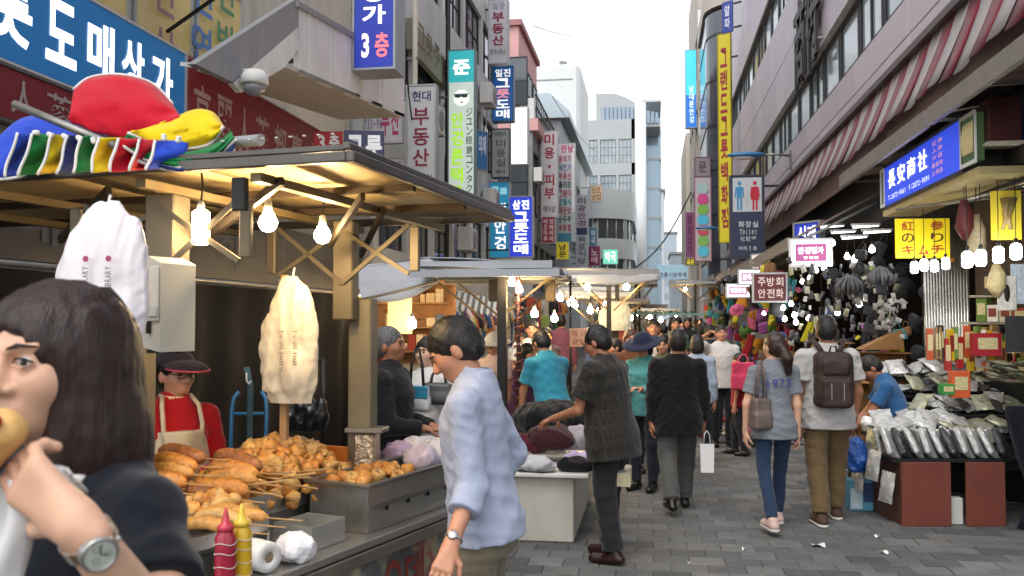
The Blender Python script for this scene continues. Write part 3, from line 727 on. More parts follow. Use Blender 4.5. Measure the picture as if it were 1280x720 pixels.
# air conditioners and pipes on the left walls
for k, (px, py, X) in enumerate(((530, 150, -4.95), (575, 300, -4.95), (602, 120, -4.95), (668, 220, -4.95), (690, 250, -4.95), (606, 250, -4.95), (655, 290, -4.95))):
    q = onX(px, py, X); e = thing('air_conditioner', 'boxy outdoor air conditioner bracketed on the left house walls', 'air conditioner', q, 0, 'air conditioners on the left walls')
    MB().box((.02, -.42, -.3), (.38, .42, .3), .02).build('case', white_m, e); MB().lathe([(.24, 0), (.24, .012), (.2, .014), (0, .014)], (.38, .08, 0), 18, True, 'x').build('fan_grille', grey_m, e)
    for s in (-1, 1): MB().bar((0, s*.3, -.32), (.4, s*.3, -.32), .03).build('bracket', steel_d, e)
    MB().tube([(.1, .4, -.2), (.05, .5, -.6), (.04, .5, -1.6)], .018, 6).build('hose', cream_m, e)
# ------------------------------------------------------------------ right side: long mauve panelled building (wall plane X = 3)
RX = 3.0
mauve = H('mauve_metal_panel', 'bdb2ba', rough=.42, metal=.0, var=.05, scale=1.2, dirt=.1)
mauve2 = H('mauve_metal_panel_b', 'b5aab3', rough=.42, metal=.0, var=.05, scale=1.2, dirt=.12)
def zx(px, py): return onX(px, py, RX).z
zA, zW0, zW1, zU0 = zx(1217, 0), zx(1130, 0), zx(1070, 0), zx(984, 0)
zU1 = zU0+(zW1-zW0)*1.05
Yn, Yf = 4.0, 34.2
Rm_ = thing('panelled_building', 'long mauve metal panelled building with dark ribbon windows above the striped awning', 'building', (RX+3, 19, 0))
rf = Fr((RX, Yf, 0), (0, -1, 0)); LR = Yf-Yn
mb = MB(); rf.box(mb, 0, LR, -5, -.4, 3.2, 16); mb.build('core', frame_d, Rm_, world=True)
pwid = 1.32; npan = int(LR/pwid); pw = LR/npan
rows = [(zA-.9, zA+.35), (zA+.36, zW0), (zW1+.12, (zW1+zU0)/2), ((zW1+zU0)/2+.012, zU0), (zU1+.1, 13.5), (13.52, 16)]
for z0, z1 in rows:
    for i in range(npan):
        mb = MB(); rf.box(mb, i*pw+.006, (i+1)*pw-.006, -.06, rnd.uniform(-.002, .002), z0, z1, .008); mb.build('wall_panel', mauve if rnd.random() < .6 else mauve2, Rm_, world=True)
for z0, z1 in ((zW0, zW1), (zU0, zU1)):
    for i in range(npan):
        window(Rm_, rf, i*pw+.02, (i+1)*pw-.02, z0+.02, z1+.1, 2 if i % 3 == 0 else 1, 1, rec=.12, t=.09, gm=glass_l if i % 2 else M('cool_window_glass', (.22, .27, .29), rough=.05, var=.3, scale=.7, spec=.9))
    mb = MB(); rf.box(mb, 0, LR, -.1, .05, z1+.1, z1+.118); mb.build('drip_edge', white_m, Rm_, world=True)
# raised metal characters on the wall
def wall_text(parent, txt, px, py0, py1, X, mat, sz):
    pass
c0 = onX(1014, 40, RX)
e = thing('wall_emblem', 'dark raised metal characters fixed to the mauve wall between the window rows', 'sign', (RX, c0.y, c0.z))
mb = write('商街', -1.4, 1.4, -1.0, 1.0, 0, False, .9, bold=.012); vs = list(mb.v); o_ = mb.build('lettering', frame_d, e, loc=(-.12, 0, 0), rot=(0, 0, -math.pi/2))
o_.modifiers.new('thickness', 'SOLIDIFY').thickness = .06
for k in range(3): MB().box((-.1, -1.2+k*1.1, -.5+k*.3), (0, -1.16+k*1.1, -.46+k*.3)).build('stud', steel_d, e)
# striped awning hood
aw_r, aw_w = cloth('awning_red', '74122a'), cloth('awning_white', 'a09899')
e = thing('striped_awning', 'red and white striped fabric awning valance along the mauve wall', 'awning', (RX, 18, zA-.9))
n = 76
for i in range(n):
    y0 = Yn+(Yf-1-Yn)*i/n; y1 = Yn+(Yf-1-Yn)*(i+1)/n-.004
    sag = .03*math.sin(i*1.7)+.02*math.sin(i*.53)
    def fs(u, v, y0=y0, y1=y1, s_=sag): return (RX-.06-.3*(1-v)**1.2+.02*math.sin(u*3.14), y0+(y1-y0)*u, zA-.8+.8*v+s_*(1-v))
    MB().sheet(fs, 2, 3, .004).build('stripe', aw_r if i % 2 else aw_w, e, world=True)
mb = MB(); mb.box((RX-.14, Yn, zA-.01), (RX-.01, Yf-1, zA+.07)); mb.build('roller_case', H('awning_case', '5e5355', rough=.5, var=.15), e, world=True)
# flat eaves, brown canopies below it: one run for each shop
brown = H('brown_sheet', '6f5d54', rough=.55, var=.15, scale=3, dirt=.4); tan = H('tan_sheet', '8c7a68', rough=.55, var=.14, dirt=.4)
runs = [(5.0, 8.4, 3.58, 2.5, .08, brown), (8.5, 12.2, 3.58, 2.5, .08, tan), (12.4, 16.4, 2.78, 1.85, .62, brown), (16.5, 20.5, 2.78, 1.8, .62, tan), (20.6, 25.2, 2.85, 1.75, .6, brown), (25.3, 30, 2.95, 1.7, .6, brown), (30.2, 36, 3.0, 1.65, .6, tan)]
for i, (y0, y1, z, x0, rise, m) in enumerate(runs):
    e = thing('shop_canopy', ['grey brown flat canopy over the stepped shelf shop', 'tan flat canopy next to the blue shop sign', 'brown sheet canopy over the hat shop', 'tan sheet canopy over the pink lit sign', 'brown sheet canopy beside the toilet sign', 'brown sheet canopy past the toilet sign', 'tan sheet canopy at the end of the right row'][i], 'canopy', (RX, y0, z))
    nseg = max(2, int((y1-y0)/1.1))
    for k in range(nseg):
        a, b = y0+(y1-y0)*k/nseg+.004, y0+(y1-y0)*(k+1)/nseg-.004
        mb = MB(); mb.prism([(RX, a, z+rise), (x0, a, z), (x0, b, z), (RX, b, z+rise)], (0, 0, .03)); mb.build('sheet', m, e, world=True)
    mb = MB(); mb.box((x0-.03, y0, z-.1), (x0+.02, y1, z+.06)); mb.build('gutter', H('gutter_grey', '8a837c', rough=.5, metal=.2, var=.15, dirt=.3), e, world=True)
    for k in range(nseg+1):
        yy = y0+(y1-y0)*k/nseg; yy = min(max(yy, y0+.03), y1-.03)
        MB().bar((x0+.05, yy, z-.03), (RX, yy, z+rise-.1), .03).build('rafter', steel_d, e, world=True)
# blue street lamp heads on the wall
for k, (px, py, wpx) in enumerate(((967, 187, 26), (893, 278, 12))):
    c = onX(px+22, py+8, RX); e = thing('wall_lamp', 'blue street lamp head on a bracket above the striped awning' if k == 0 else 'blue street lamp head near the yellow vertical banner', 'lamp', c)
    s = 1.0
    MB().tube([(0, 0, 0), (-.35, 0, .05), (-.6, 0, .03)], .025, 8).build('arm', steel_d, e)
    mb = MB(); mb.ell((-.95, 0, .05), (.42, .14, .07), 14, 8); mb.build('lamp_head', H('lamp_blue', '2f6f9f', rough=.35, var=.1), e)
    MB().ell((-1.0, 0, .0), (.26, .1, .06), 12, 8).build('lens', white_m, e)
    MB().box((-.03, -.07, -.3), (0, .07, .12), .01).build('wall_plate', steel_d, e)
# buildings further down the right side
e = thing('cream_house', 'cream block house with pale stone strips beyond the yellow banner', 'building', (5, 47, 0))
cream2 = H('cream_stone', 'b5aca2', rough=.75, var=.08, scale=1, dirt=.2)
yq = 44.0; xq = onY(873, 200, yq).x
f2 = Fr((xq, yq+10, 0), (0, -1, 0)); facade(e, f2, 10, [(0, 3, None)]+[q_ for k in range(4) for q_ in ((3+k*3.6, 5.2+k*3.6, (4, .5, 2, 1)), (5.2+k*3.6, 6.6+k*3.6, None))]+[(17.4, 20, None)], cream2, frame_d, glass_l, core=6)
ff = Fr((xq, yq, 0), (1, 0, 0))
for k in range(22):
    for j in range(3):
        mb = MB(); ff.box(mb, .02+j*.5, .5+j*.5, 0, .05, k*.9+.01, k*.9+.89, .01); mb.build('stone_panel', cream2 if (k+j) % 3 else white_m, e, world=True)
for k in range(4): window(e, ff, 1.55, 2.3, 4+k*3.6, 5.8+k*3.6, 1, 2, rec=-.06)
e = thing('dark_glass_house', 'house with a dark curved glass corner behind the yellow banner', 'building', (5, 38, 0))
yk = 37.0; xk = onY(886, 200, yk).x; zk = onY(900, 8, yk).z
mb = MB(); pts = []
for i in range(9):
    t = math.pi+i/8*math.pi/2; pts.append(Vector((xk+1.6+1.6*math.cos(t), yk+1.6+1.6*math.sin(t), 2.8)))
pts += [Vector((xk+6, yk, 2.8)), Vector((xk+6, yk+6, 2.8)), Vector((xk, yk+6, 2.8))]
mb.prism(pts, (0, 0, zk-2.8)); mb.build('curved_glass', M('smoke_glass', (.05, .055, .07), rough=.1, var=.3, scale=.5, spec=.9), e, world=True)
mb = MB(); c_ = Vector((xk+1.6, yk+1.6, 0)); mb.prism([c_+(p_-c_)*1.06+Vector((0, 0, zk-2.8)) for p_ in pts], (0, 0, .7)); mb.build('crown', cream2, e, world=True)
for k in range(7):
    mb = MB(); mb.prism([c_+Vector(((p_.x-c_.x)*1.012, (p_.y-c_.y)*1.012, 4.2+k*1.9)) for p_ in pts], (0, 0, .09)); mb.build('transom', frame_d, e, world=True)
e = thing('beige_house', 'beige house standing behind the cyan vertical sign', 'building', (4, 64, 0))
a = onY(857, 166, 62); mb = MB(); mb.box((a.x, 62, 0), (a.x+8, 72, a.z), .05); mb.build('wall', H('beige_render', 'b7ae9f', rough=.8, var=.06), e, world=True)
for k in range(4): MB().box((a.x+.3, 61.95, 3+k*3), (a.x+2.3, 61.99, 4.6+k*3)).build('window', glass_l, e, world=True)

# shop floor volume behind the right hand shop fronts
e = thing('shop_interior_wall', 'dark back walls and ceiling of the open shops on the right row', 'wall', (RX+2.2, 19, 0))
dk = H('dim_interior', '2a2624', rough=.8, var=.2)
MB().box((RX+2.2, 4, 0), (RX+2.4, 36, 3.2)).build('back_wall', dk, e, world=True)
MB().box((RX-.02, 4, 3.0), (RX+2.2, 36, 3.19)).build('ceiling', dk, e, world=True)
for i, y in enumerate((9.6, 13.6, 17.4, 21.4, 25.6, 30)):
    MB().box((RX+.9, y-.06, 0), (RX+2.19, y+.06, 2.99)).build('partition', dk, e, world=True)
# ------------------------------------------------------------------ hanging signs, left row
WH = 'eef0ee'
blade('vertical_sign', 'deep blue sign box with white letters and a red third floor mark', 449, 499, -70, 90, -3.6, '20308f',
      [('도매상가', .15, .85, .32, 1.0, WH, True, .7, .03), ('3', .12, .45, .06, .28, 'e8d9d9', False, .5, .035), ('층', .5, .92, .06, .28, 'e06a78', False, .5, .025)], emit=.35, depth_=.45, rim='9fa4ab', wallx=-5)
blade('vertical_sign', 'white estate agent sign with dark red letters beside the dark blue sign box', 510, 545, 109, 236, -4.3, 'b9bcc0',
      [('현대', .15, .9, .84, .96, '2c3560', False), ('부동산', .16, .86, .2, .8, '7b1f3c', True), ('252-0396', .04, .96, .06, .14, '3d3f4a', False)], depth_=.2, wallx=-5)
def face_logo(e, wd, ht, y):
    MB().ell((0, y-.01, ht*.70), (wd*.32, .012, wd*.32), 20, 8).build('face', sign_mat('e7ebe4', .4), e)
    for s in (-1, 1):
        MB().ell((s*wd*.13, y-.025, ht*.712), (wd*.14, .008, wd*.075), 14, 6).build('spectacle_lens', sign_mat('2f4a4f'), e)
    MB().box((-wd*.3, y-.03, ht*.719), (wd*.3, y-.02, ht*.725)).build('spectacle_bar', sign_mat('2f4a4f'), e)
    MB().ell((wd*.02, y-.025, ht*.672), (wd*.05, .006, wd*.035), 10, 6).build('mouth', sign_mat('c0504a'), e)
blade('vertical_sign', 'tall teal to white glasses shop sign with green letters and a face in spectacles', 562, 594, 65, 262, -4.4, 'c9d6cd',
      [('준', .1, .9, .84, .95, 'f0f6f4', False, .5, .04), ('안경콘택트', .05, .62, .04, .62, '8fc22d', True, .5, .035), ('ジュン眼鏡コンタクト', .68, .97, .04, .64, '2f4a4f', True, 0, .008)],
      emit=.22, depth_=.25, rim='6a7f80', wallx=-5, pics=(patch(.0, 1, .8, 1, '2aa7ae', .3), face_logo))
blade('vertical_sign', 'white estate agent sign high on the pink house with dark red letters', 612, 635, 2, 80, -4.6, 'c9c6cc',
      [('일등', .15, .9, .84, .97, '8d8fa0', False), ('부동산', .12, .88, .26, .82, '8a2144', True, 0, .035), ('중개사무소', .06, .94, .12, .22, '6a6d7a', False)], depth_=.3, wallx=-5.4)
blade('vertical_sign', 'blue bowl wholesale sign with white and red letters on the pink house', 617, 642, 85, 152, -4.6, '1d5aa0',
      [('일진', .08, .92, .8, .97, WH, False, .4, .03), ('그', .1, .9, .6, .8, WH, False, .4, .03), ('릇', .1, .9, .4, .6, 'd88a98', False, .4, .03), ('도매', .1, .9, .03, .4, WH, True, .4, .03)], emit=.15, depth_=.3, rim='405f80', wallx=-5)
blade('vertical_sign', 'grey framed hair salon sign under the blue bowl wholesale sign', 616, 637, 163, 222, -4.6, 'a3a7a8',
      [('미용실', .2, .85, .2, .8, '5b5f63', True), ('이명자', .12, .88, .84, .96, '4a4d52', False), ('헤어', .2, .8, .05, .16, '44474b', False)], depth_=.3, rim='3a3a3d', wallx=-5)
blade('vertical_sign', 'light blue glasses shop sign with white letters next to the lit bowl sign', 613, 637, 229, 322, -4.7, '2b8fb8',
      [('대안경', .2, .9, .08, .74, WH, True, .5, .03)], emit=.2, depth_=.3, wallx=-5, pics=(patch(.1, .45, .82, .95, '8fd0dc', .3), patch(.55, .9, .84, .93, '8fd0dc', .3)))
blade('vertical_sign', 'brightly lit deep blue bowl shop sign with white letters', 638, 666, 247, 321, -3.9, '2236a8',
      [('삼진', .1, .9, .78, .96, WH, False, 1.0, .03), ('그릇도매', .12, .88, .03, .76, WH, True, 1.0, .03)], emit=.55, depth_=.3, wallx=-5)
blade('vertical_sign', 'blank white light box on the grey window floors', 640, 660, 136, 206, -4.8, 'e6eae8', [], emit=.55, depth_=.4, wallx=-5)
blade('vertical_sign', 'tall white beauty shop sign with dark red letters', 677, 697, 165, 272, -4.5, 'cfc9c9',
      [('미용·피부', .14, .88, .2, .98, '9c2340', True, 0, .03), ('헤어샵', .1, .9, .05, .14, '5a5a68', False)], depth_=.35, wallx=-5)
blade('vertical_sign', 'dark red narrow sign below the white beauty shop sign', 678, 694, 272, 304, -4.5, '8c1d33', [('비즈마루', .1, .45, .05, .95, 'e6cfd2', True, 0, .02), ('인테리어', .55, .9, .05, .95, 'e6cfd2', True, 0, .02)], depth_=.3, wallx=-5)
rows_ = [('음악가', 'b03a50'), ('예천가', '5a6aa0'), ('부동산', 'b03a50'), ('훌리장', '30343a'), ('그림이', 'b03a50'), ('호텔식', '3c8a90'), ('매운맛', 'a04040'), ('순두부', '3a6a50'), ('화랑점', 'b05060')]
tx = [('만남', .2, .95, .9, .995, 'c04070', False, 0, .04)]
for i, (s_, c_) in enumerate(rows_): tx.append((s_, .06, .8, .8-i*.088, .885-i*.088, c_, False, 0, .03))
blade('vertical_sign', 'white directory sign with rows of coloured shop names', 697, 719, 180, 302, -4.4, 'c9cdd0', tx, depth_=.3, wallx=-5, pics=(patch(.82, .98, .3, .95, 'f4f4f4'), patch(.02, .8, .0, .085, '4a90a8')))
blade('vertical_sign', 'small yellow south gate sign under the directory sign', 696, 711, 303, 324, -4.3, 'd8c326', [('남문', .15, .85, .08, .92, '3a3a2a', True, 0, .03)], emit=.12, depth_=.2, wallx=-5)
blade('vertical_sign', 'narrow grey white glasses shop sign beside the rounded house', 720, 735, 245, 332, -4.2, 'b9bcc0', [('미광안경', .12, .88, .55, .98, '6a2a44', True, 0, .02), ('목포식당', .12, .88, .02, .42, '50545c', True, 0, .02)], depth_=.25, wallx=-5, pics=(patch(.05, .95, .44, .54, '343a66'),))
blade('vertical_sign', 'small orange white sign on the rounded house', 738, 753, 232, 252, -3.9, 'd9c6a8', [('신호', .1, .9, .5, .95, 'b06a2a', False, 0, .03), ('산업', .1, .9, .05, .5, 'b06a2a', False, 0, .03)], depth_=.2, wallx=-5)
blade('vertical_sign', 'magenta sign at the foot of the rounded house', 736, 750, 308, 332, -3.6, '8a2352', [('노래', .15, .85, .1, .9, 'e0c0cc', True, 0, .03)], depth_=.2, wallx=-5)
blade('vertical_sign', 'slim teal sign at the foot of the rounded house', 737, 746, 285, 308, -3.7, '4a7f9a', [('약국', .15, .85, .1, .9, 'e0e6e6', True, 0, .03)], depth_=.2, wallx=-5)
blade('shop_sign', 'bright green and cyan lit shop sign at the end of the left row', 754, 772, 312, 330, -2.9, '6fc8b0', [('약국', .1, .9, .1, .9, 'eaf6d0', False, .7, .03)], emit=.45, depth_=.2, wallx=-3)
blade('shop_sign', 'small orange lit shop sign beside the green lit one', 773, 781, 317, 330, -2.7, 'c97f45', [('빵', .1, .9, .1, .9, 'f2e0c0', False, .4, .03)], emit=.2, depth_=.2, wallx=-3)
for k, (a, b, c, d_, col, col2, X, lab) in enumerate(((790, 797, 305, 332, '3aa090', 'd0efe4', -1.9, 'green lit vertical sign on the office building'), (798, 806, 262, 332, 'c9cdd0', '9aa0a8', -1.6, 'tall pale vertical sign on the office building'), (818, 825, 280, 310, 'e4ecec', 'a0a8b0', -.4, 'white lit sign far down the street'), (818, 825, 311, 332, '6fc0a8', 'd8f0e4', -.4, 'pale green lit sign far down the street'), (789, 796, 279, 300, '8a6a5a', 'd0c0b0', -2.0, 'brown sign on the office building'))):
    blade('vertical_sign', lab, a, b, c, d_, X, col, [('가나다', .15, .85, .1, .9, col2, True, .2, .03)] if k in (1, 0) else [], emit=.3 if k in (0, 2, 3) else 0, depth_=.3, wallx=-3, rim='8a8f95')
# banners at the ginseng house
e = sign('banner', 'small red third floor banner beside the navy bowl banner', P(410, 179, 11.2), .38, .3, R(8), 'b01f28', [('3', .1, .48, .15, .9, 'f0e9e4', False, 0, .035), ('층', .52, .92, .15, .9, 'f0e9e4', False, 0, .03)], depth_=.02, rim=None)
e = sign('banner', 'navy blue banner with hand painted white letters', P(455, 184, 11.0), .5, .42, R(14), '23264f', [('그릇', .05, .98, .1, .92, 'eef0f4', False, 0, .035)], depth_=.02, rim=None)
blade('vertical_sign', 'white phone number sign in the shadow of the stair parapet', 455, 503, 128, 178, -4.75, 'b5b3bb', [('부산', .45, .98, .1, .95, '9a2c56', False, 0, .03), ('753-96', .0, .5, .3, .6, '55586a', False)], depth_=.1, wallx=-5)
blade('vertical_sign', 'small white sign peeking over the food cart roof', 480, 506, 199, 235, -4.2, 'c3c5ca', [('대', .35, .9, .35, .95, '3d4060', False, 0, .03)], depth_=.1, wallx=-5)
blade('shop_sign', 'slanted blue and white shop sign below the tiled house windows', 592, 610, 165, 212, -4.85, '3a78b0', [('외제', .15, .9, .35, .95, 'e8eef4', False, 0, .03)], depth_=.1, wallx=-5, rz=R(55))
# ------------------------------------------------------------------ right row
blade('vertical_sign', 'long cyan to blue vertical sign on the cream house', 857, 870, 64, 160, 2.05, '45c4dc', [('남대문안경', .3, .8, .05, .55, 'd6eef4', True, .3, .03)], emit=.3, depth_=.35, wallx=2.4, pics=(patch(0, 1, 0, .42, '2a6fc0', .3),))
blade('banner', 'tall yellow vertical banner with dark red letters on the dark glass house', 898, 915, 42, 302, 2.5, 'd9c832', [('그랜드그릇백화점', .12, .8, .06, .94, '9a2f3a', True, 0, .03)], depth_=.06, rim='b0a030', wallx=3, rz=R(-35))
blade('banner', 'blue top piece of the yellow vertical banner', 902, 917, 2, 41, 2.5, '3a4a9a', [('알파', .2, .8, .1, .9, 'd6d8e8', True, 0, .03)], depth_=.06, rim=None, wallx=3, rz=R(-35))
def discs(e, wd, ht, y):
    cols = ['8fa8a8', 'b83c78', '6a9a40', '40a0c0', 'b04050', '70a050', '4aa8c0']
    for i, c_ in enumerate(cols):
        z = ht*(.86-i*.125); MB().lathe([(wd*.36, -.03), (wd*.36, 0), (0, .002)], (0, y, z), 18, False, 'y').build('disc', sign_mat(c_, .1), e)
blade('vertical_sign', 'tall light sign with a column of coloured letter discs', 869, 888, 222, 326, 2.0, 'b5adb2', [(s_, .28, .72, .82-i*.125, .90-i*.125, 'e6e6e6', False, 0, .03) for i, s_ in enumerate('남문악세사리')], depth_=.3, rim='9a5a70', wallx=2.6, pics=(discs,))
blade('vertical_sign', 'pale sign with a dark round emblem above the coloured discs', 869, 887, 198, 221, 2.0, '8a7d84', [('문', .2, .8, .15, .85, '4a4046', False, 0, .03)], depth_=.3, rim='6a4a58', wallx=2.6)
blade('vertical_sign', 'plum pink vertical sign beside the coloured discs', 857, 868, 266, 322, 1.9, '8a4a72', [('종합상가', .15, .85, .05, .95, '5a2048', True, 0, .03)], depth_=.3, wallx=2.6)
blade('vertical_sign', 'small yellow sign under the plum pink sign', 857, 869, 323, 332, 1.9, '6a5a2a', [('금은', .1, .9, .1, .9, 'e0c840', False, .3, .03)], depth_=.2, wallx=2.6)
def toilet(e, wd, ht, y):
    for s, col, skirt in ((-1, '3a8fc4', False), (1, 'c02038', True)):
        cx = s*wd*.24; z0 = ht*.58; hh = ht*.36; mt = sign_mat(col)
        MB().lathe([(wd*.062, -.006), (wd*.062, 0)], (cx, y, z0+hh*.92), 16, False, 'y').build('figure_head', mt, e)
        b = MB()
        if skirt: b.prism([(cx-wd*.07, y, z0+hh*.8), (cx+wd*.07, y, z0+hh*.8), (cx+wd*.13, y, z0+hh*.34), (cx-wd*.13, y, z0+hh*.34)], (0, -.005, 0))
        else: b.box((cx-wd*.085, y-.005, z0+hh*.42), (cx+wd*.085, y, z0+hh*.8))
        for q in (-1, 1):
            b.box((cx+q*wd*.05-wd*.03, y-.006, z0), (cx+q*wd*.05+wd*.03, y-.001, z0+hh*.5))
            b.prism([(cx+q*wd*.075, y-.002, z0+hh*.8), (cx+q*wd*.12, y-.002, z0+hh*.78), (cx+q*wd*.155, y-.002, z0+hh*.45), (cx+q*wd*.115, y-.002, z0+hh*.44)], (0, -.004, 0))
        b.build('figure_body', mt, e)
    MB().box((-.004, y-.003, ht*.57), (.004, y, ht*.97)).build('divider', sign_mat('9aa0a5'), e)
blade('toilet_sign', 'navy toilet sign with a blue man and red woman pictogram', 914, 953, 221, 322, 2.2, '2a3350',
      [('화장실', .2, .85, .36, .45, 'c9cdd4', False, 0, .02), ('Toilet', .24, .8, .27, .35, 'c9cdd4', False, 0, .015), ('化粧室', .26, .78, .19, .265, 'c9cdd4', False, 0, .008), ('지하1층', .2, .8, .08, .14, 'c9cdd4', False, 0, .02)],
      depth_=.25, rim='4a4c52', wallx=3, pics=(patch(.05, .95, .56, .98, 'c6cacd', .0), toilet))
def lit(name, label, px0, px1, py0, py1, d, col, texts, emit, rz=0, **k):
    c = P((px0+px1)/2, (py0+py1)/2, d); return sign(name, label, c, (px1-px0)/F*d, (py1-py0)/F*d, rz, col, texts, emit=emit, **k)
lit('light_box', 'rounded white rimmed pink light box with two lines of letters', 990, 1036, 301, 331, 11.5, 'f0e8ee', [('안경명가', .16, .84, .42, .76, 'fbf6fa', False, 1.4, .03), ('안경원', .3, .7, .22, .36, 'f3e0ee', False, 1.0, .02)], 1.1, R(-4), depth_=.1, rim='d8d8d8', pics=(patch(.1, .9, .14, .86, 'a04a82', .35),))
lit('light_box', 'small white rimmed pink light box behind the rounded one', 909, 936, 356, 371, 17, 'f0eaf0', [('명품안경', .15, .85, .3, .75, 'fbf0f8', False, 1.0, .03)], 1.0, 0, depth_=.1, pics=(patch(.08, .92, .16, .84, 'b080a0', .4),))
lit('light_box', 'upper small white light box over the hat shop', 924, 952, 338, 355, 16, 'f2eef0', [('보석시계', .15, .85, .3, .75, 'fbf0f8', False, 1.0, .03)], 1.0, 0, depth_=.1, pics=(patch(.08, .92, .16, .84, 'a888a0', .4),))
lit('shop_sign', 'dark red board with pale letters hanging by the hats', 943, 981, 343, 376, 13, '5a1620', [('주방회', .1, .95, .52, .92, 'd8c4c4', False, 0, .02), ('안전화', .1, .95, .08, .48, 'd8c4c4', False, 0, .02)], 0, 0, depth_=.06)
lit('shop_sign', 'blue lit sign behind the pink light box', 992, 1030, 279, 302, 13.5, '2a3aa0', [('시계', .1, .9, .1, .9, 'dfe6fa', False, .9, .03)], .35, R(-50), depth_=.1)
lit('shop_sign', 'white and red striped lit sign under the brown canopy', 938, 968, 318, 340, 19, 'd9c9c6', [('의류', .1, .9, .1, .9, 'a04048', False, .2, .03)], .4, R(-50), depth_=.1)
# the blue ginseng shop sign on the corner shop, facing the street
SXr = P(1222, 200, 7.2).x
ya_, yb_ = YX(1109, SXr), YX(1206, SXr); zs0 = 3.02; zs1 = 3.46
Ls = ya_-yb_
e = sign('shop_sign', 'long lit blue shop sign with white characters and a phone line over the packet stall', (SXr+.21, (ya_+yb_)/2, (zs0+zs1)/2), Ls, zs1-zs0, -math.pi/2, '2440c0',
     [(c_, .05+i*.15, .18+i*.15, .36, .9, 'f6f8fc', False, 1.2, .012) for i, c_ in enumerate('長安商社')] + [('T:2072-9061', .06, .34, .1, .24, 'e8ecf6', False, .6, .01), ('F:2072-9091', .38, .66, .1, .24, 'e8ecf6', False, .6, .01)] +
     [(t_, .69, .82, .78-i*.16, .9-i*.16, 'd89a9a', False, .3, .008) for i, t_ in enumerate(('紅參', '人參', '海苔', '農産物', '土産品'))], emit=.55, depth_=.42, rim='3a3a3c')
for nm, x0, x1 in (('picture_panel', .5, .64), ('picture_panel', -.56, -.5)):
    q = MB(); q.box((Ls*x0+.02, -.215, .02), (Ls*x1, -.15, zs1-zs0-.02)); q.build(nm, sign_mat('3f5a34', .12), e)
    f = MB(); 
    for zz in (.0, zs1-zs0-.03): f.box((Ls*x0, -.23, zz), (Ls*x1+.02, -.2155, zz+.03))
    for xx in (Ls*x0, Ls*x1): f.box((xx, -.2285, .03), (xx+.025, -.216, zs1-zs0-.03))
    f.build('picture_frame', sign_mat('e6e8ea'), e)
for k in range(7):
    x = Ls*(.53+.014*k); MB().tube([(x, -.222, .1), (x+.02*math.sin(k), -.222, .25), (x+.01, -.222, .36)], [.012, .018, .006], 6).build('ginseng_root', sign_mat('c9b98a', .1), e)
MB().box((-Ls*.56, -.2, -.1), (Ls*.64, .2, -.035)).build('soffit', H('lit_soffit', 'b7a878', rough=.5, var=.12), e)
e = sign('shop_sign', 'dark red sign box end beyond the blue shop sign', P(1250, 152, 7.2), .22, .36, R(-90), '4a0e18', [], depth_=.25, rim=None)
MB().box((-.12, -.14, -.025), (.12, .14, -.002)).build('base_plate', cream_m, e)
lit('price_banner', 'yellow kimchi and red ginseng poster with dark red characters', 1120, 1186, 273, 323, 9.0, 'e0c818', [(c_, .1, .36, .68-i*.3, .95-i*.3, ['a01c20', '50301c', 'a01c20'][i], False, 0, .012) for i, c_ in enumerate('紅のキ')] + [('ム', .4, .62, .06, .34, 'a01c20', False, 0, .012)] + [(c_, .62, .9, .68-i*.3, .95-i*.3, ['a01c20', '50301c', 'a01c20'][i], False, 0, .012) for i, c_ in enumerate('参りチ')], .1, R(3), depth_=.01, rim=None)
def gins(e, wd, ht, y):
    for k in range(5):
        MB().tube([(-.02+.02*k, y-.004, ht*.85), (.02*math.sin(k*2), y-.006, ht*.5), (.05*math.sin(k*3+1), y-.004, ht*.2)], [.03, .02, .008], 6).build('ginseng_root', sign_mat('8a7648'), e)
lit('poster', 'yellow poster with a ginseng root picture above the shelf', 1240, 1275, 238, 300, 7.4, 'c9b42a', [], .05, R(-6), depth_=.01, rim=None, pics=(gins,))
# light blue banner across the far street
lit('banner', 'pale blue banner hung across the street far away', 822, 860, 331, 349, 46, 'a9cfe0', [('전통시장축제', .05, .95, .1, .5, '7f6a86', False, 0, .03)], .1, 0, depth_=.04, rim=None)
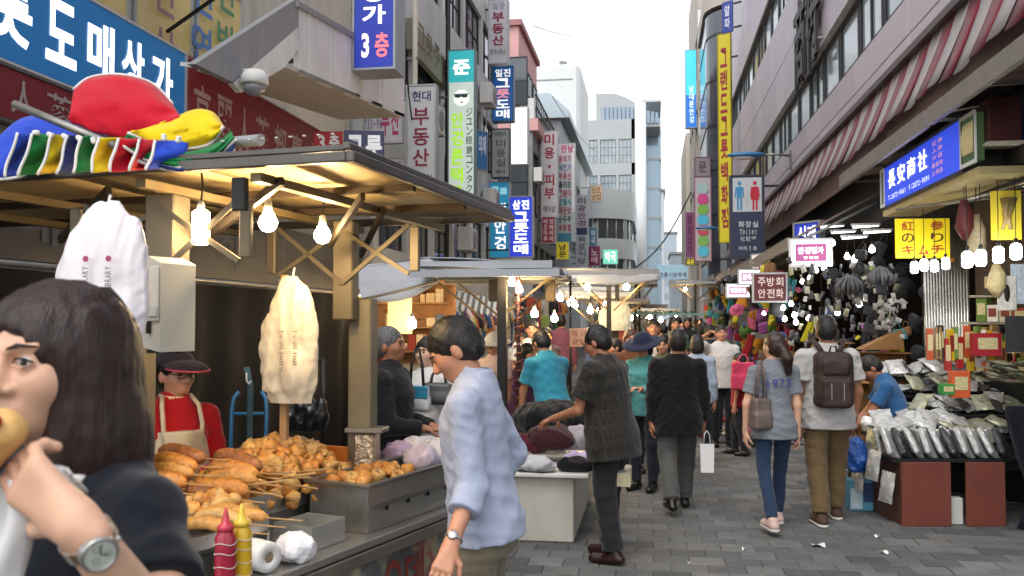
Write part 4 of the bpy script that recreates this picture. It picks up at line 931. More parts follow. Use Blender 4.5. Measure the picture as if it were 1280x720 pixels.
# ------------------------------------------------------------------ food cart
def lamp_mat(name, col, e): return M(name, col, rough=.3, var=0, emit=e)
warm_bulb = lamp_mat('warm_bulb_glass', (1, .72, .38), 150.)
warm_tube = lamp_mat('warm_tube_glass', (1, .74, .42), 36.)
cool_bulb = lamp_mat('cool_bulb_glass', (1, .98, .92), 17.)
socket_m = H('bulb_socket', 'cfcac0', rough=.4, var=.05)
_bm = {}
def bulb(loc, label, r=.034, mat=None, group=None, kind='pear', cord=.12, sock=None):
    """hanging bulb; loc is the centre of the glass"""
    e = thing('light_bulb', label, 'light bulb', loc, 0, group); mat = mat or warm_bulb
    key = (kind, round(r, 4), mat.name)
    if key not in _bm:
        if kind == 'pear': g_ = MB().lathe([(0, -r*1.05), (r*.6, -r*.9), (r*.95, -r*.4), (r, 0), (r*.85, r*.5), (r*.5, r*1.05), (r*.38, r*1.4)], n=14)
        elif kind == 'tube': g_ = MB().lathe([(0, -r*2.1), (r*.7, -r*2.05), (r, -r*1.8), (r, r*1.7), (r*.7, r*2.0)], n=14)
        else: g_ = MB().lathe([(0, -r*1.7), (r*.75, -r*1.6), (r, -r*1.2), (r, r*.9), (r*.8, r*1.3), (r*.45, r*1.5)], n=12)
        top = {'pear': 1.4, 'tube': 2.0, 'jar': 1.5}[kind]*r
        s_ = MB().lathe([(r*.42, top), (r*.45, top+r*.2), (r*.4, top+r*.9), (r*.2, top+r*1.1), (0, top+r*1.12)], n=10)
        _bm[key] = (g_.mesh('glass', mat), s_.mesh('socket', sock or socket_m), top+r*1.1)
    a, b, t = _bm[key]; link('glass', a, e); link('socket', b, e)
    if cord: MB().tube([(0, 0, t), (.004, .003, t+cord*.5), (0, 0, t+cord)], .004, 5).build('cord', black_m, e)
    return e
CZ = .87
Oc = onZ(350, 718, CZ); Ou = onZ(553, 640, CZ); U = (Ou-Oc); U.z = 0; U = U.normalized(); V = Vector((U.y, -U.x, 0))
def K(u, v, z): return Vector((Oc.x, Oc.y, 0)) + U*u + V*v + Vector((0, 0, z))
cart_rz = math.atan2(U.y, U.x)-math.pi/2
cart = thing('food_cart', 'steel street food cart with a lit awning and fried snacks', 'food cart', K(.6, -.4, 0), 0)
def kb(mb, u0, u1, v0, v1, z0, z1, c=0.): return mb.obox(K((u0+u1)/2, (v0+v1)/2, (z0+z1)/2), V, U, (0, 0, 1), (abs(v1-v0)/2, abs(u1-u0)/2, abs(z1-z0)/2), c)
cu0, cu1, cv0 = -.75, 1.75, -.72
kb(MB(), cu0, cu1, cv0, 0, CZ-.035, CZ, .006).build('counter_top', steel, cart, world=True)
kb(MB(), cu0, cu1, -.004, .01, CZ-.085, CZ-.037, .003).build('counter_lip', H('lip_steel', '9f9a92', rough=.35, metal=.9, var=.1), cart, world=True)
mural = M('painted_front', (.30, .27, .20), rough=.5, var=.55, scale=3.2, dirt=.4)
t_ = mural.node_tree; b_ = t_.nodes['Principled BSDF']; n_ = t_.nodes.new('ShaderNodeTexNoise'); n_.inputs['Scale'].default_value = 4.5; n_.inputs['Detail'].default_value = 3
r_ = t_.nodes.new('ShaderNodeValToRGB'); cr = r_.color_ramp; cr.elements[0].position = .30; cr.elements[0].color = (.05, .06, .07, 1); cr.elements[1].position = .72; cr.elements[1].color = (.42, .36, .20, 1)
for p_, c_ in ((.42, (.12, .12, .12)), (.5, (.34, .30, .20)), (.57, (.30, .10, .08)), (.63, (.10, .14, .17))):
    q = cr.elements.new(p_); q.color = (*c_, 1)
tcn = t_.nodes.new('ShaderNodeTexCoord'); t_.links.new(tcn.outputs['Object'], n_.inputs['Vector']); t_.links.new(n_.outputs['Fac'], r_.inputs[0]); t_.links.new(r_.outputs[0], b_.inputs['Base Color'])
kb(MB(), cu0+.03, cu1-.03, -.06, -.02, .16, CZ-.036).build('front_panel', mural, cart, world=True)
kb(MB(), cu0+.03, cu1-.03, cv0+.03, -.065, .18, CZ-.037).build('cabinet', steel_d, cart, world=True)
def flat_text(txt, u0, u1, z0, z1, mt, off=.0):
    mb = write(txt, 0, u1-u0, 0, z1-z0, 0, False, .9, bold=.02)
    mb.v = [tuple(K(u0+x, -.018+off, z0+z)) for x, y, z in mb.v]; mb.build('lettering', mt, cart, world=True)
flat_text('핫바', -.12, .12, .6, .78, H('cart_letter_dark', '23222c', rough=.5))
flat_text('오뎅', .62, .95, .5, .76, H('cart_letter_red', '8c3a30', rough=.5), .001)
for i, u in enumerate((cu0+.12, cu1-.12)):
    for v in (-.12, cv0+.12):
        w_ = MB(); w_.lathe([(.0, -.02), (.06, -.02), (.08, -.012), (.08, .012), (.06, .02), (0, .02)], (0, 0, 0), 14, True, 'x'); w_.build('wheel', rubber, cart, loc=tuple(K(u, v, .08)-Vector(cart.location)), rot=(0, 0, cart_rz))
        kb(MB(), u-.02, u+.02, v-.03, v+.03, .1, .18).build('caster', steel_d, cart, world=True)
# fryer box with a rim, open at the top
def open_box(name, parent, u0, u1, v0, v1, z0, z1, mat, t=.008, inner=None, rim=.02, floor_z=None):
    mb = MB(); kb(mb, u0, u1, v0, v0+t, z0, z1); kb(mb, u0, u1, v1-t, v1, z0, z1); kb(mb, u0, u0+t, v0+t, v1-t, z0, z1); kb(mb, u1-t, u1, v0+t, v1-t, z0, z1); kb(mb, u0+t, u1-t, v0+t, v1-t, z0, floor_z or z0+t)
    o = mb.build(name, mat, parent, world=True)
    return o
ft = thing('frying_tray', 'deep steel frying tray with a folded rim beside the fish cakes', 'tray', K(.8, -.2, CZ))
c0 = onZ(460, 668, CZ); fu0 = (c0-Oc).dot(U); fv1 = (c0-Oc).dot(V); FZ = 1.065
fu1, fv0 = fu0+.92, fv1-.29
open_box('basin', ft, fu0, fu1, fv0, fv1, CZ+.002, FZ, steel, .008, floor_z=FZ-.06)
for (a, b, c, d) in ((fu0-.012, fu1+.012, fv1+.001, fv1+.02), (fu0-.012, fu1+.012, fv0-.02, fv0-.001), (fu0-.022, fu0-.001, fv0-.02, fv1+.02), (fu1+.001, fu1+.022, fv0-.02, fv1+.02)):
    kb(MB(), a, b, c, d, FZ-.012, FZ+.004, .003).build('rim', H('rim_steel', '9a968f', rough=.35, metal=.9, var=.12), ft, world=True)
kb(MB(), fu0+.001, fu1, fv1+.001, fv1+.008, CZ+.09, CZ+.105).build('fold_line', steel_d, ft, world=True)
for k in range(5): MB().lathe([(.012, 0), (.012, .004), (0, .005)], (0, 0, 0), 10, True, 'y').build('rivet', black_m, ft, loc=tuple(K(fu0+.12+k*.16, fv1+.004, CZ+.085)-Vector(ft.location)), rot=(0, 0, cart_rz))
hd = MB(); hd.tube([K(fu1-.3, fv0+.05, FZ), K(fu1-.3, fv0+.05, FZ+.035), K(fu1-.12, fv0+.05, FZ+.035), K(fu1-.12, fv0+.05, FZ)], .005, 6); hd.build('handle', steel, ft, world=True)
# serving trays: one behind, one slanted at the front
bt = thing('serving_tray', 'wide steel tray holding the heaps of fried skewers', 'tray', K(.3, -.5, CZ))
open_box('basin', bt, -.12, .98, -.95, fv0-.03, CZ+.09, CZ+.17, steel, .006)
open_box('stand', bt, -.08, .94, -.92, fv0-.06, CZ+.002, CZ+.088, steel_d, .006)
st = thing('slanted_tray', 'slanted steel tray with fried sausages in front of the heap', 'tray', K(-.2, -.3, CZ))
s0, s1, s2, s3 = K(-.62, -.62, CZ+.10), K(.12, -.62, CZ+.10), K(.12, -.16, CZ+.115), K(-.62, -.16, CZ+.115)
sc_ = [P(232, 622, 2.95), P(425, 628, 3.05), P(318, 668, 2.80), P(180, 668, 2.7)]
MB().prism([s0, s1, s2, s3], (0, 0, -.01)).build('plate', steel, st, world=True)
for a, b in ((s3, s2), (s2, s1)):
    mb = MB(); mb.prism([a, b, b+Vector((0, 0, .035)), a+Vector((0, 0, .035))], V*.006); mb.build('lip', steel, st, world=True)
for q in (s0, s1, s2, s3):
    mb = MB(); mb.tube([q+Vector((0, 0, -.012)), Vector((q.x, q.y, CZ+.001))], .008, 6); mb.build('leg', steel_d, st, world=True)
# fried snacks
fried = [M('fried_orange', (.47, .19, .04), rough=.42, var=.45, scale=28, bump=.5, bscale=70, spec=.5), M('fried_gold', (.52, .25, .06), rough=.45, var=.45, scale=24, bump=.5, bscale=60, spec=.5), M('fried_brown', (.27, .10, .03), rough=.42, var=.5, scale=30, bump=.5, bscale=70, spec=.5), M('fish_cake_pale', (.58, .35, .12), rough=.45, var=.4, scale=20, bump=.4, bscale=50)]
def lump(r, sc3, seed, mat, n=10, m=8, amp=.22):
    mb = MB(); g_ = random.Random(seed); o_ = Vector((g_.uniform(0, 50), g_.uniform(0, 50), g_.uniform(0, 50)))
    mb.ell((0, 0, 0), (1, 1, 1), n, m)
    out = []
    for v in mb.v:
        v = Vector(v); k = 1+amp*mnoise.noise(v*1.6+o_)*1.6+.4*amp*mnoise.noise(v*4+o_); out.append((v.x*k*r*sc3[0], v.y*k*r*sc3[1], v.z*k*r*sc3[2]))
    mb.v = out; return mb.mesh('food', mat)
chunks = [lump(.026, (1+.3*math.sin(i), 1, .85), i, fried[(0, 1, 3, 1, 3, 1)[i]]) for i in range(6)]
rings = []
for i in range(3):
    mb = MB(); mb.lathe([(.012, -.022), (.024, -.024), (.029, -.012), (.029, .012), (.024, .024), (.012, .022), (.010, 0), (.012, -.022)], n=12); rings.append(mb.mesh('food', fried[(3, 1, 0)[i]]))
def sausage(L, r, seed, mat):
    g_ = random.Random(seed); pts = []; rs = []; o_ = Vector((seed*3.1, 1.7, 9.2)); bend = g_.uniform(-.012, .016)
    for i in range(13):
        t = i/12*2-1; k = (1-abs(t)**6)**.5 if abs(t) < 1 else 0
        pts.append((t*L/2, bend*(1-t*t)*-1, .006*math.sin(t*3+seed)+.014*(1-t*t))); rs.append(max(.003, r*k*(1+.1*mnoise.noise(Vector((t*3, 0, 0))+o_))))
    return MB().tube(pts, rs, 10).mesh('food', mat)
dogs = [sausage(.26, .03, i, fried[(0, 1, 0, 2)[i]]) for i in range(4)]
stick = MB().tube([(0, 0, 0), (.16, 0, 0)], .0028, 6).mesh('stick', H('skewer_wood', 'b08a58', rough=.6, var=.1))
def rot_to(v, extra=0): return (rnd.uniform(-.1, .1), rnd.uniform(-.08, .08), math.atan2(v.y, v.x)+extra)
n_d = 0
for col, (v_c, cnt) in enumerate(((-.70, 8), (-.46, 7))):      # corn dogs stacked like logs, rising towards the back
    for i in range(cnt):
        z = CZ+.125+i*.027+(.01 if col else 0); u = -.02+i*.036+col*.10
        e = thing('corn_dog', 'long golden corn dog stacked on the tray beside the skewer heap', 'corn dog', K(u, v_c+rnd.uniform(-.02, .02), z), 0, 'corn dogs stacked on the cart')
        link('batter', dogs[(i+col) % 4], e, (0, 0, 0), rot_to(V, rnd.uniform(-.08, .08)))
        so_ = link('stick', stick, e, tuple(V*.10), (0, rnd.uniform(-.05, .05), math.atan2(V.y, V.x)+rnd.uniform(-.1, .1)))
for i in range(3):                                            # sausages on the slanted tray
    e = thing('corn_dog', 'crumbed sausage on a stick lying on the slanted tray', 'corn dog', K(-.06+i*.06, -.28+.02*i, CZ+.14+.012*i), 0, 'sausages on the slanted tray')
    link('batter', sausage(.25, .024, 20+i, fried[3 if i % 2 else 1]), e, (0, 0, 0), (0, 0, math.atan2(V.y, V.x)+.12)); link('stick', stick, e, tuple(V*.11), (0, 0, math.atan2(V.y, V.x)+.12))
def heap(n, uc, vc, ru, rv, h, z0, label, group, seed, ringshare=.2, cap=None):
    g_ = random.Random(seed); k = 0
    for i in range(n):
        t = g_.random()**.55; a = g_.uniform(0, 6.283); du, dv = ru*t*math.cos(a), rv*t*math.sin(a)
        z = z0+h*max(0, 1-t**1.7)+g_.uniform(-.012, .012)
        me = g_.choice(rings) if g_.random() < ringshare else g_.choice(chunks)
        o = link('fried_chunk', me, None, tuple(K(uc+du, vc+dv, z)), (g_.uniform(0, 6), g_.uniform(0, 6), g_.uniform(0, 6)), g_.uniform(.95, 1.4)); tag(o, label, 'fried snack', group)
heap(285, .66, -.60, .46, .28, .20, CZ+.125, 'golden fried chunk heaped high on the wide tray', 'fried chunks heaped on the wide tray', 3)
heap(45, .12, -.42, .16, .14, .06, CZ+.135, 'pale fried chunk at the low end of the heap', 'pale chunks at the low heap end', 5, .1)
for i in range(26):
    g_ = random.Random(100+i); o = link('fish_cake_roll', rings[i % 3], None, tuple(K(fu0+.06+g_.random()*.36, fv0+.04+g_.random()*.2, FZ-.028+g_.random()*.025)), (g_.uniform(-.5, .5), g_.uniform(-.5, .5), 0), 1.1)
    tag(o, 'fried fish cake roll in the deep frying tray', 'fish cake', 'fish cake rolls in the frying tray')
for i in range(14):
    g_ = random.Random(200+i); o = link('skewer_stick', stick, None, tuple(K(.15+g_.random()*.5, -.62+g_.random()*.3, CZ+.2+g_.random()*.05)), (0, g_.uniform(-.2, .1), math.atan2(V.y, V.x)+g_.uniform(-.5, .5)), (1.2, 1.5, 1.5))
    tag(o, 'thin wooden skewer sticking out of the fried heap', 'skewer', 'skewers sticking out of the heap')
o = kb(MB(), .96, .985, -.95, -.45, CZ+.02, CZ+.27, .003).build('splash_board', H('orange_board', 'b5651d', rough=.6, var=.2), None); tag(o, 'orange wooden splash board behind the fried heap', 'board')
# things on the counter
def bottle(px, d, hx, label, top):
    b = onZ(px, 400+1100*(CAMZ-CZ)/d, CZ); e = thing('sauce_bottle', label, 'bottle', (b.x, b.y, CZ+.001)); m = H('squeeze_'+hx, hx, rough=.3, var=.12, sss=.2, coat=.2)
    MB().lathe([(.0, 0), (.03, .001), (.033, .012), (.0315, .05), (.033, .1), (.0315, .15), (.032, .185), (.022, .205), (.02, .21)], n=18).build('body', m, e)
    MB().lathe([(.024, .205), (.024, .222), (.014, .228), (.008, .255), (.004, .275), (0, .276)], n=14).build('nozzle', H('nozzle_'+top, top, rough=.35, var=.1), e)
    for z in (.06, .1, .14, .17): MB().tube([(.0335*math.cos(a), .0335*math.sin(a), z+.004*math.sin(a*3)) for a in [i*.35 for i in range(18)]], .0012, 4, True, True).build('mark_line', white_m, e)
bottle(281, 2.68, '9c1e35', 'ketchup squeeze bottle wrapped in film on the counter', 'c03848'); bottle(301, 2.74, 'd2a820', 'mustard yellow squeeze bottle on the counter', 'e0c040')
e = thing('paper_roll', 'white paper roll lying on the steel counter', 'paper roll', onZ(325, 714, CZ)); 
r0 = MB().lathe([(.018, -.05), (.05, -.05), (.052, -.046), (.052, .046), (.05, .05), (.018, .05), (.018, -.05)], (0, 0, .053), 22, True, 'x'); r0.build('roll', H('tissue_white', 'dddad6', rough=.9, var=.03, bump=.1), e, rot=(0, 0, -.5))
MB().lathe([(.017, -.048), (.0185, -.048), (.0185, .048), (.017, .048)], (0, 0, .053), 16, True, 'x').build('core_tube', H('card_tube', '8f7a5e', rough=.9), e, rot=(0, 0, -.5))
film = M('plastic_film', (.82, .80, .82), rough=.25, var=.06, scale=6, bump=.5, bscale=14, spec=.6, sss=.15, bdist=.02)
def crumple(name, label, cat, loc, r, seed, mat, sc3=(1, 1, .8), vox=.006, extra=None, group=None):
    s = SDF((-r*1.5*sc3[0], -r*1.5*sc3[1], -r*sc3[2]*1.2), (r*1.5*sc3[0], r*1.5*sc3[1], r*1.6*sc3[2]), vox); g_ = random.Random(seed)
    s.ell((0, 0, 0), (r*sc3[0], r*sc3[1], r*sc3[2]), .02)
    for i in range(5): a = g_.uniform(0, 6.28); s.ell((math.cos(a)*r*.6*sc3[0], math.sin(a)*r*.6*sc3[1], g_.uniform(-.3, .5)*r*sc3[2]), (r*.5, r*.45, r*.4), .02)
    if extra: extra(s)
    s.folds(r*.06, 3.2/r, seed, (1, 1, 1)); s.folds(r*.03, 7.5/r, seed+1, (1, 1, 1)); s.cut((0, 0, -r*sc3[2]*.85), (0, 0, -1))
    o = link(name, np_mesh(name, [s.raw()], mat), None, (loc[0], loc[1], loc[2]+r*sc3[2]*.85)); tag(o, label, cat, group); return o
crumple('plastic_bag', 'crumpled white plastic bag on the counter by the paper roll', 'bag', onZ(368, 702, CZ), .062, 4, film, (1.1, .8, .9))
sb = thing('steel_box', 'small open steel box on the counter below the frying tray', 'box', onZ(405, 684, CZ))
q0 = onZ(395, 686, CZ); uu = (q0-Oc).dot(U); vv = (q0-Oc).dot(V); open_box('box', sb, uu-.05, uu+.15, vv-.16, vv+.02, CZ+.002, CZ+.09, H('tin_plate', 'bdbcb6', rough=.35, metal=.7, var=.1), .005)
# wrapped plastic bowls at the far end of the cart
for i, (px, py, d, hx) in enumerate(((500, 568, 4.35, 'b89fc0'), (518, 562, 4.4, 'd8d4da'), (538, 562, 4.45, 'd4d0d8'), (552, 566, 4.3, 'dcd8dc'), (528, 573, 4.2, 'c8bcd0'))):
    crumple('wrapped_bowl', 'stack of bowls wrapped in clear plastic at the far end of the cart', 'bowls', P(px, py+16, d), .08, 30+i, M('wrap_'+hx, hexc(hx), rough=.2, var=.08, bump=.4, bscale=20, spec=.7), (1, 1, .85), .009, group='wrapped bowls at the end of the cart')
kb(MB(), fu1+.05, cu1, fv0-.4, fv1, CZ+.002, CZ+.14, .01).build('side_cabinet', steel_d, cart, world=True)
# awning of the cart ----------------------------------------------
NR, FR = P(437, 196, 2.75), P(635, 274, 4.4); RZ = 2.235
ru = Vector((FR.x-NR.x, FR.y-NR.y, 0)); RL = ru.length; ru = ru/RL; rv = Vector((-ru.y, ru.x, 0))      # rv points away from the street
def Rr(u, v, z=0.): return Vector((NR.x, NR.y, RZ+z)) + ru*u + rv*v
def rb(mb, u0, u1, v0, v1, z0, z1, c=0.): return mb.obox(Rr((u0+u1)/2, (v0+v1)/2, (z0+z1)/2), ru, rv, (0, 0, 1), (abs(u1-u0)/2, abs(v1-v0)/2, abs(z1-z0)/2), c)
RWd = 2.7
under = H('awning_liner', 'c0a878', rough=.55, var=.12, scale=3, dirt=.25); edge_m = H('awning_edge', '5c5853', rough=.4, metal=.6, var=.15, dirt=.35); topm = H('awning_top', '5a5754', rough=.6, var=.15, dirt=.4)
for i in range(4):
    v0, v1 = RWd*i/4, RWd*(i+1)/4-.006
    def rs(u, v, v0=v0, v1=v1):
        vv = v0+(v1-v0)*v; z = .012+.02*math.sin(min(1, vv/RWd)*math.pi)+.008*math.sin(u*9+vv*5); return Rr(.02+u*(RL-.04), vv, z)
    MB().sheet(rs, 10, 5, -.012).build('awning_sheet', under, cart, world=True)
for a in ((-.03, RL+.02, -.03, -.001, -.022, .012), (-.03, RL+.02, -.015, .012, .016, .04), (-.03, .0, .0, RWd, -.022, .012), (-.015, .016, .0, RWd, .016, .036), (RL-.005, RL+.025, .0, RWd, -.022, .02)):
    rb(MB(), *a, .004).build('edge_profile', edge_m, cart, world=True)
for k in range(9): MB().lathe([(.006, 0), (.006, .004), (0, .005)], n=8).build('rivet', white_m, cart, loc=tuple(Rr(-.018, .05+k*.05, .067)-Vector(cart.location)))
for u in (RL*.33, RL*.66): rb(MB(), u-.015, u+.015, .02, RWd-.02, -.03, -.002).build('cross_beam', H('brown_beam', '4a3b2c', rough=.5, metal=.3, var=.2), cart, world=True)
for v in (.35, .8, 1.5, 2.1): rb(MB(), .02, RL-.02, v-.02, v+.02, -.062, -.032).build('long_beam', H('pale_beam', '7d6c4c', rough=.5, metal=.3, var=.2), cart, world=True)
post_m = H('cart_post', '6f6552', rough=.5, metal=.35, var=.12, scale=4, dirt=.3)
p1, p2 = P(208, 400, 3.2), P(432, 400, 4.05)
for k, (p_, wpost) in enumerate(((p1, .115), (p2, .095))):
    zb_ = 1.66 if k == 0 else 1.72
    MB().box((p_.x-wpost/2, p_.y-wpost/2, zb_), (p_.x+wpost/2, p_.y+wpost/2, RZ-.06), .006).build('upper_post', post_m, cart, world=True)
    lo_ = P(170, 400, 3.34) if k == 0 else P(454, 400, 4.15)
    MB().box((lo_.x-.055, lo_.y-.055, CZ+.09), (lo_.x+.055, lo_.y+.055, zb_+.1), .006).build('lower_post', H('lower_post', '7d7460', rough=.5, metal=.35, var=.12), cart, world=True)
    for s in (-1, 1):                                        # folding arms
        for a, b in (((.0, -.35), (s*.33, -.09)), ((s*.33, -.31), (.02*s, -.12))):
            mb = MB(); mb.bar(Vector((p_.x, p_.y-.055, RZ))+ru*0+rv*(-a[0])+Vector((0, 0, a[1])), Vector((p_.x, p_.y-.055, RZ))+rv*(-b[0])+Vector((0, 0, b[1])), .012, .019); mb.build('folding_arm', post_m, cart, world=True)
        c_ = Vector((p_.x, p_.y-.06, RZ-.2))-rv*(s*.36); MB().obox(c_, rv, ru, (0, 0, 1), (.022, .012, .10), .004).build('arm_bracket', post_m, cart, world=True)
for (a, b) in (((.1, .3), (.35, .75)), ((.5, .2), (.9, .55)), ((.1, 1.0), (.4, 1.5)), ((.9, .3), (1.5, .7))):
    mb = MB(); mb.bar(Rr(a[0], a[1], -.05), Rr(b[0], b[1], -.19), .018, .03); mb.build('brace', H('brace_dark', '3c342b', rough=.5, metal=.4, var=.2), cart, world=True)
c_ = P(300, 243, 2.9); MB().obox(c_, rv, ru, (0, 0, 1), (.026, .014, .055), .004).build('speed_clamp', black_m, cart, world=True)
for (px, py, d) in ((459, 537, 4.1),):
    q = P(px, py, d); MB().box((q.x-.09, q.y-.06, q.z-.01), (q.x+.09, q.y+.06, q.z+.012), .004).build('post_collar', steel_d, cart, world=True)
    fo = MB(); fo.box((q.x-.05, q.y-.05, CZ+.02), (q.x+.05, q.y+.05, q.z-.012), .01); fo.build('foil_wrap', M('crumpled_foil', (.55, .45, .33), rough=.3, metal=.8, var=.3, scale=30, bump=1, bscale=45), cart, world=True)
# lamps of the cart
bulb(P(251, 284, 3.1), 'thick warm tube lamp hanging beside the left cart post', .03, warm_tube, None, 'tube', .1)
bulb(P(335, 278, 3.15), 'bare warm bulb in the middle of the cart awning', .033, warm_bulb, None, 'pear', .06)
bulb(P(403, 294, 3.55), 'bare warm bulb next to the lit right cart post', .033, warm_bulb, None, 'pear', .1)
# napkin dispenser on the post
q = P(198, 383, 2.95); e = thing('napkin_dispenser', 'off white wall dispenser with a paper slot on the cart post', 'dispenser', (q.x, q.y, q.z-.15), -.35)
disp = H('dispenser_plastic', 'b5b1a6', rough=.4, var=.05, scale=4)
MB().prism([(-.09, -.06, .03), (.085, -.06, .0), (.085, -.06, .29), (.02, -.06, .315), (-.09, -.06, .30)], (0, .14, 0)).build('case', disp, e)
MB().box((.0, -.068, .1), (.08, -.0605, .28), .004).build('door', H('dispenser_door', 'c3bfb4', rough=.35, var=.04), e)
MB().box((.0, -.074, .115), (.08, -.0685, .15), .003).build('window', M('slot_glass', (.5, .5, .48), rough=.15, var=.2), e)
MB().box((.028, -.073, .06), (.042, -.0605, .1), .002).build('keyhole', black_m, e)
MB().box((-.03, -.02, -.006), (.06, .05, .006)).build('outlet', black_m, e)
# hanging plastic carrier bags
def hang_bag(label, px, py0, py1, wpx, d, seed, print_hx, tint):
    top = P(px, py0, d); h = (py1-py0)/F*d; wd = wpx/F*d/2
    s = SDF((-wd*1.4, -.09, -h*1.08), (wd*1.4, .09, .03), .005)
    n = 7
    for i in range(n):
        t0, t1 = i/n, (i+1)/n; f = lambda t: wd*(.22+.78*min(1, t*2.2)**.8)*(1-.25*max(0, t-.75)*4*.5)
        s.cap((wd*.12*math.sin(i), .0, -h*t0), (wd*.12*math.sin(i+1), 0, -h*t1), f(t0)*.98, f(t1)*.98, .03, ((0, 1, 0), .32))
    s.ell((wd*.35, -.02, -h*.82), (wd*.6, .05, h*.2), .03); s.cap((-wd*.7, 0, -h*.97), (-wd*.9, .01, -h*1.03), .03, .012, .02); s.cap((wd*.6, 0, -h*.98), (wd*.75, .01, -h*1.03), .03, .012, .02)
    s.folds(.0022, 44, seed, (1.8, .3, .16)); s.folds(.0008, 80, seed+1, (1.6, .6, .4))
    e = thing('carrier_bag', label, 'bag', top); link('bag', np_mesh('bag', [s.raw()], M('bag_film_'+tint, hexc(tint), rough=.35, var=.06, scale=5, bump=.2, bscale=25, spec=.5, sss=.3)), e)
    for k in (-1, 1):
        m_ = write('OUR LIBRARY' if print_hx == '6a3a4a' else '대박분식', 0, h*.36, -.011, .011, -.064, False, .9, bold=.01); m_.v = [(-z_, y_, x_) for x_, y_, z_ in m_.v]
        m_.build('lettering', H('bag_print_'+print_hx, '8f8272' if print_hx != '6a3a4a' else '4a3a44', rough=.5), e, loc=(k*wd*.32+wd*.2, -.004, -h*.8))
        if print_hx == '6a3a4a': MB().lathe([(.009, -.002), (.009, 0)], (k*wd*.32+wd*.2, -.066, -h*.38), 12, False, 'y').build('printed_spot', H('bag_spot_'+print_hx, 'a03a5a' if k < 0 else '8a3a6a', rough=.5), e)
    MB().tube([(0, 0, -.01), (.01, .01, .06)], .004, 5).build('string', white_m, e)
hang_bag('pink white carrier bag hanging from the cart awning', 131, 268, 420, 95, 2.62, 3, '6a3a4a', 'ded6d8')
hang_bag('cream plastic bag tied on the wooden pole', 364, 352, 490, 54, 3.75, 8, '5a4a3a', 'd9cdb8')
q = P(357, 344, 3.8); e = thing('wooden_pole', 'thin wooden pole standing behind the fried heap', 'pole', (q.x, q.y, 0)); MB().box((-.016, -.016, .0), (.016, .016, q.z), .003).build('pole', H('pole_wood', 'a98258', rough=.7, var=.15, stretch=(1, 1, .1)), e); MB().box((-.022, -.022, q.z-.09), (.022, -.0165, q.z-.02)).build('clip', steel_d, e)
# blue hand truck against the black curtain
q = P(309, 470, 5.6); e = thing('hand_truck', 'blue tubular hand truck leaning in front of the black curtain', 'hand truck', (q.x, q.y, 0), .2); blu = H('truck_blue', '2f6f9c', rough=.4, var=.12)
for s in (-1, 1): MB().tube([(s*.11, .0, .12), (s*.11, .06, 1.15), (s*.10, .07, 1.22), (s*.07, .08, 1.26)], .013, 8).build('rail', blu, e)
for z in (.35, .7, 1.12): MB().tube([(-.11, .01+z*.05, z), (.11, .01+z*.05, z)], .011, 8).build('crossbar', blu, e)
MB().box((-.13, -.16, .04), (.13, .02, .055)).build('toe_plate', blu, e)
for s in (-1, 1): MB().lathe([(0, -.02), (.07, -.02), (.09, -.012), (.09, .012), (.07, .02), (0, .02)], (s*.16, .06, .09), 16, True, 'x').build('wheel', rubber, e)
MB().tube([(.02, -.02, .2), (.02, .0, 1.3), (0, -.02, 1.42)], .02, 8).build('bundle_strap', H('teal_strap', '3c5a62', rough=.7), e)
q = P(308, 476, 5.5); e = thing('hook', 'small white hook hanging above the hand truck', 'hook', q); MB().tube([(0, 0, .05), (0, 0, 0), (.02, 0, -.02), (.03, 0, .0)], .006, 6).build('hook', white_m, e)
# striped rainbow cloth bundled over the awning -------------------
rc = {k: cloth('cloth_'+k, h, rough=.8, bump=.15) for k, h in (('red', 'b3001f'), ('yellow', 'd8b80c'), ('green', '0f6b34'), ('blue', '2445b8'), ('navy', '23306e'), ('piping', 'd8d4d0'))}
bundle = thing('rainbow_canopy', 'folded rainbow canopy cloth with white piping bundled on the cart roof', 'canopy', P(140, 215, 3.05))
def catm(pts, t):
    n = len(pts)-1; x = t*n; i = min(int(x), n-1); f = x-i
    p0, p1_, p2_, p3 = pts[max(i-1, 0)], pts[i], pts[i+1], pts[min(i+2, n)]
    return [.5*((2*b)+(-a+c)*f+(2*a-5*b+4*c-d)*f*f+(-a+3*b-3*c+d)*f*f*f) for a, b, c, d in zip(p0, p1_, p2_, p3)]
def fold(col, low, high, d0, d1, bulge=.08, pipe=None):
    """cloth between two edge curves given as measured points; d0/d1 depths of the lower and upper edge"""
    def f(u, v):
        a, b = catm(low, u), catm(high, u); px = a[0]+(b[0]-a[0])*v; py = a[1]+(b[1]-a[1])*v
        return P(px, py, d0+(d1-d0)*v-bulge*math.sin(v*math.pi)*(.6+.4*math.sin(u*3.14))+.012*math.sin(u*11+v*4)+.03*mnoise.noise(Vector((u*3.2+v*2.1, v*2.4-u*1.3, d0*5)))+.012*mnoise.noise(Vector((u*9+v*7, v*6, d0*3))))
    MB().sheet(f, 22, 12, .006).build('cloth_fold', rc[col], bundle, world=True)
    if pipe is not None: MB().tube([f(i/22, pipe) for i in range(23)], .0055, 6).build('piping', rc['piping'], bundle, world=True)
fold('blue', [(-20, 224), (20, 222), (60, 205), (130, 190), (165, 180)], [(-20, 190), (22, 150), (60, 146), (110, 160), (150, 178)], 3.0, 3.1, .05, 0)
fold('red', [(86, 150), (110, 162), (150, 172), (190, 174), (226, 147)], [(92, 112), (112, 97), (150, 93), (190, 104), (216, 130)], 3.02, 3.2, .06, 1)
fold('yellow', [(160, 166), (188, 178), (225, 186), (262, 180), (279, 158)], [(224, 148), (232, 140), (250, 136), (268, 141), (279, 156)], 2.96, 3.06, .04, 0)
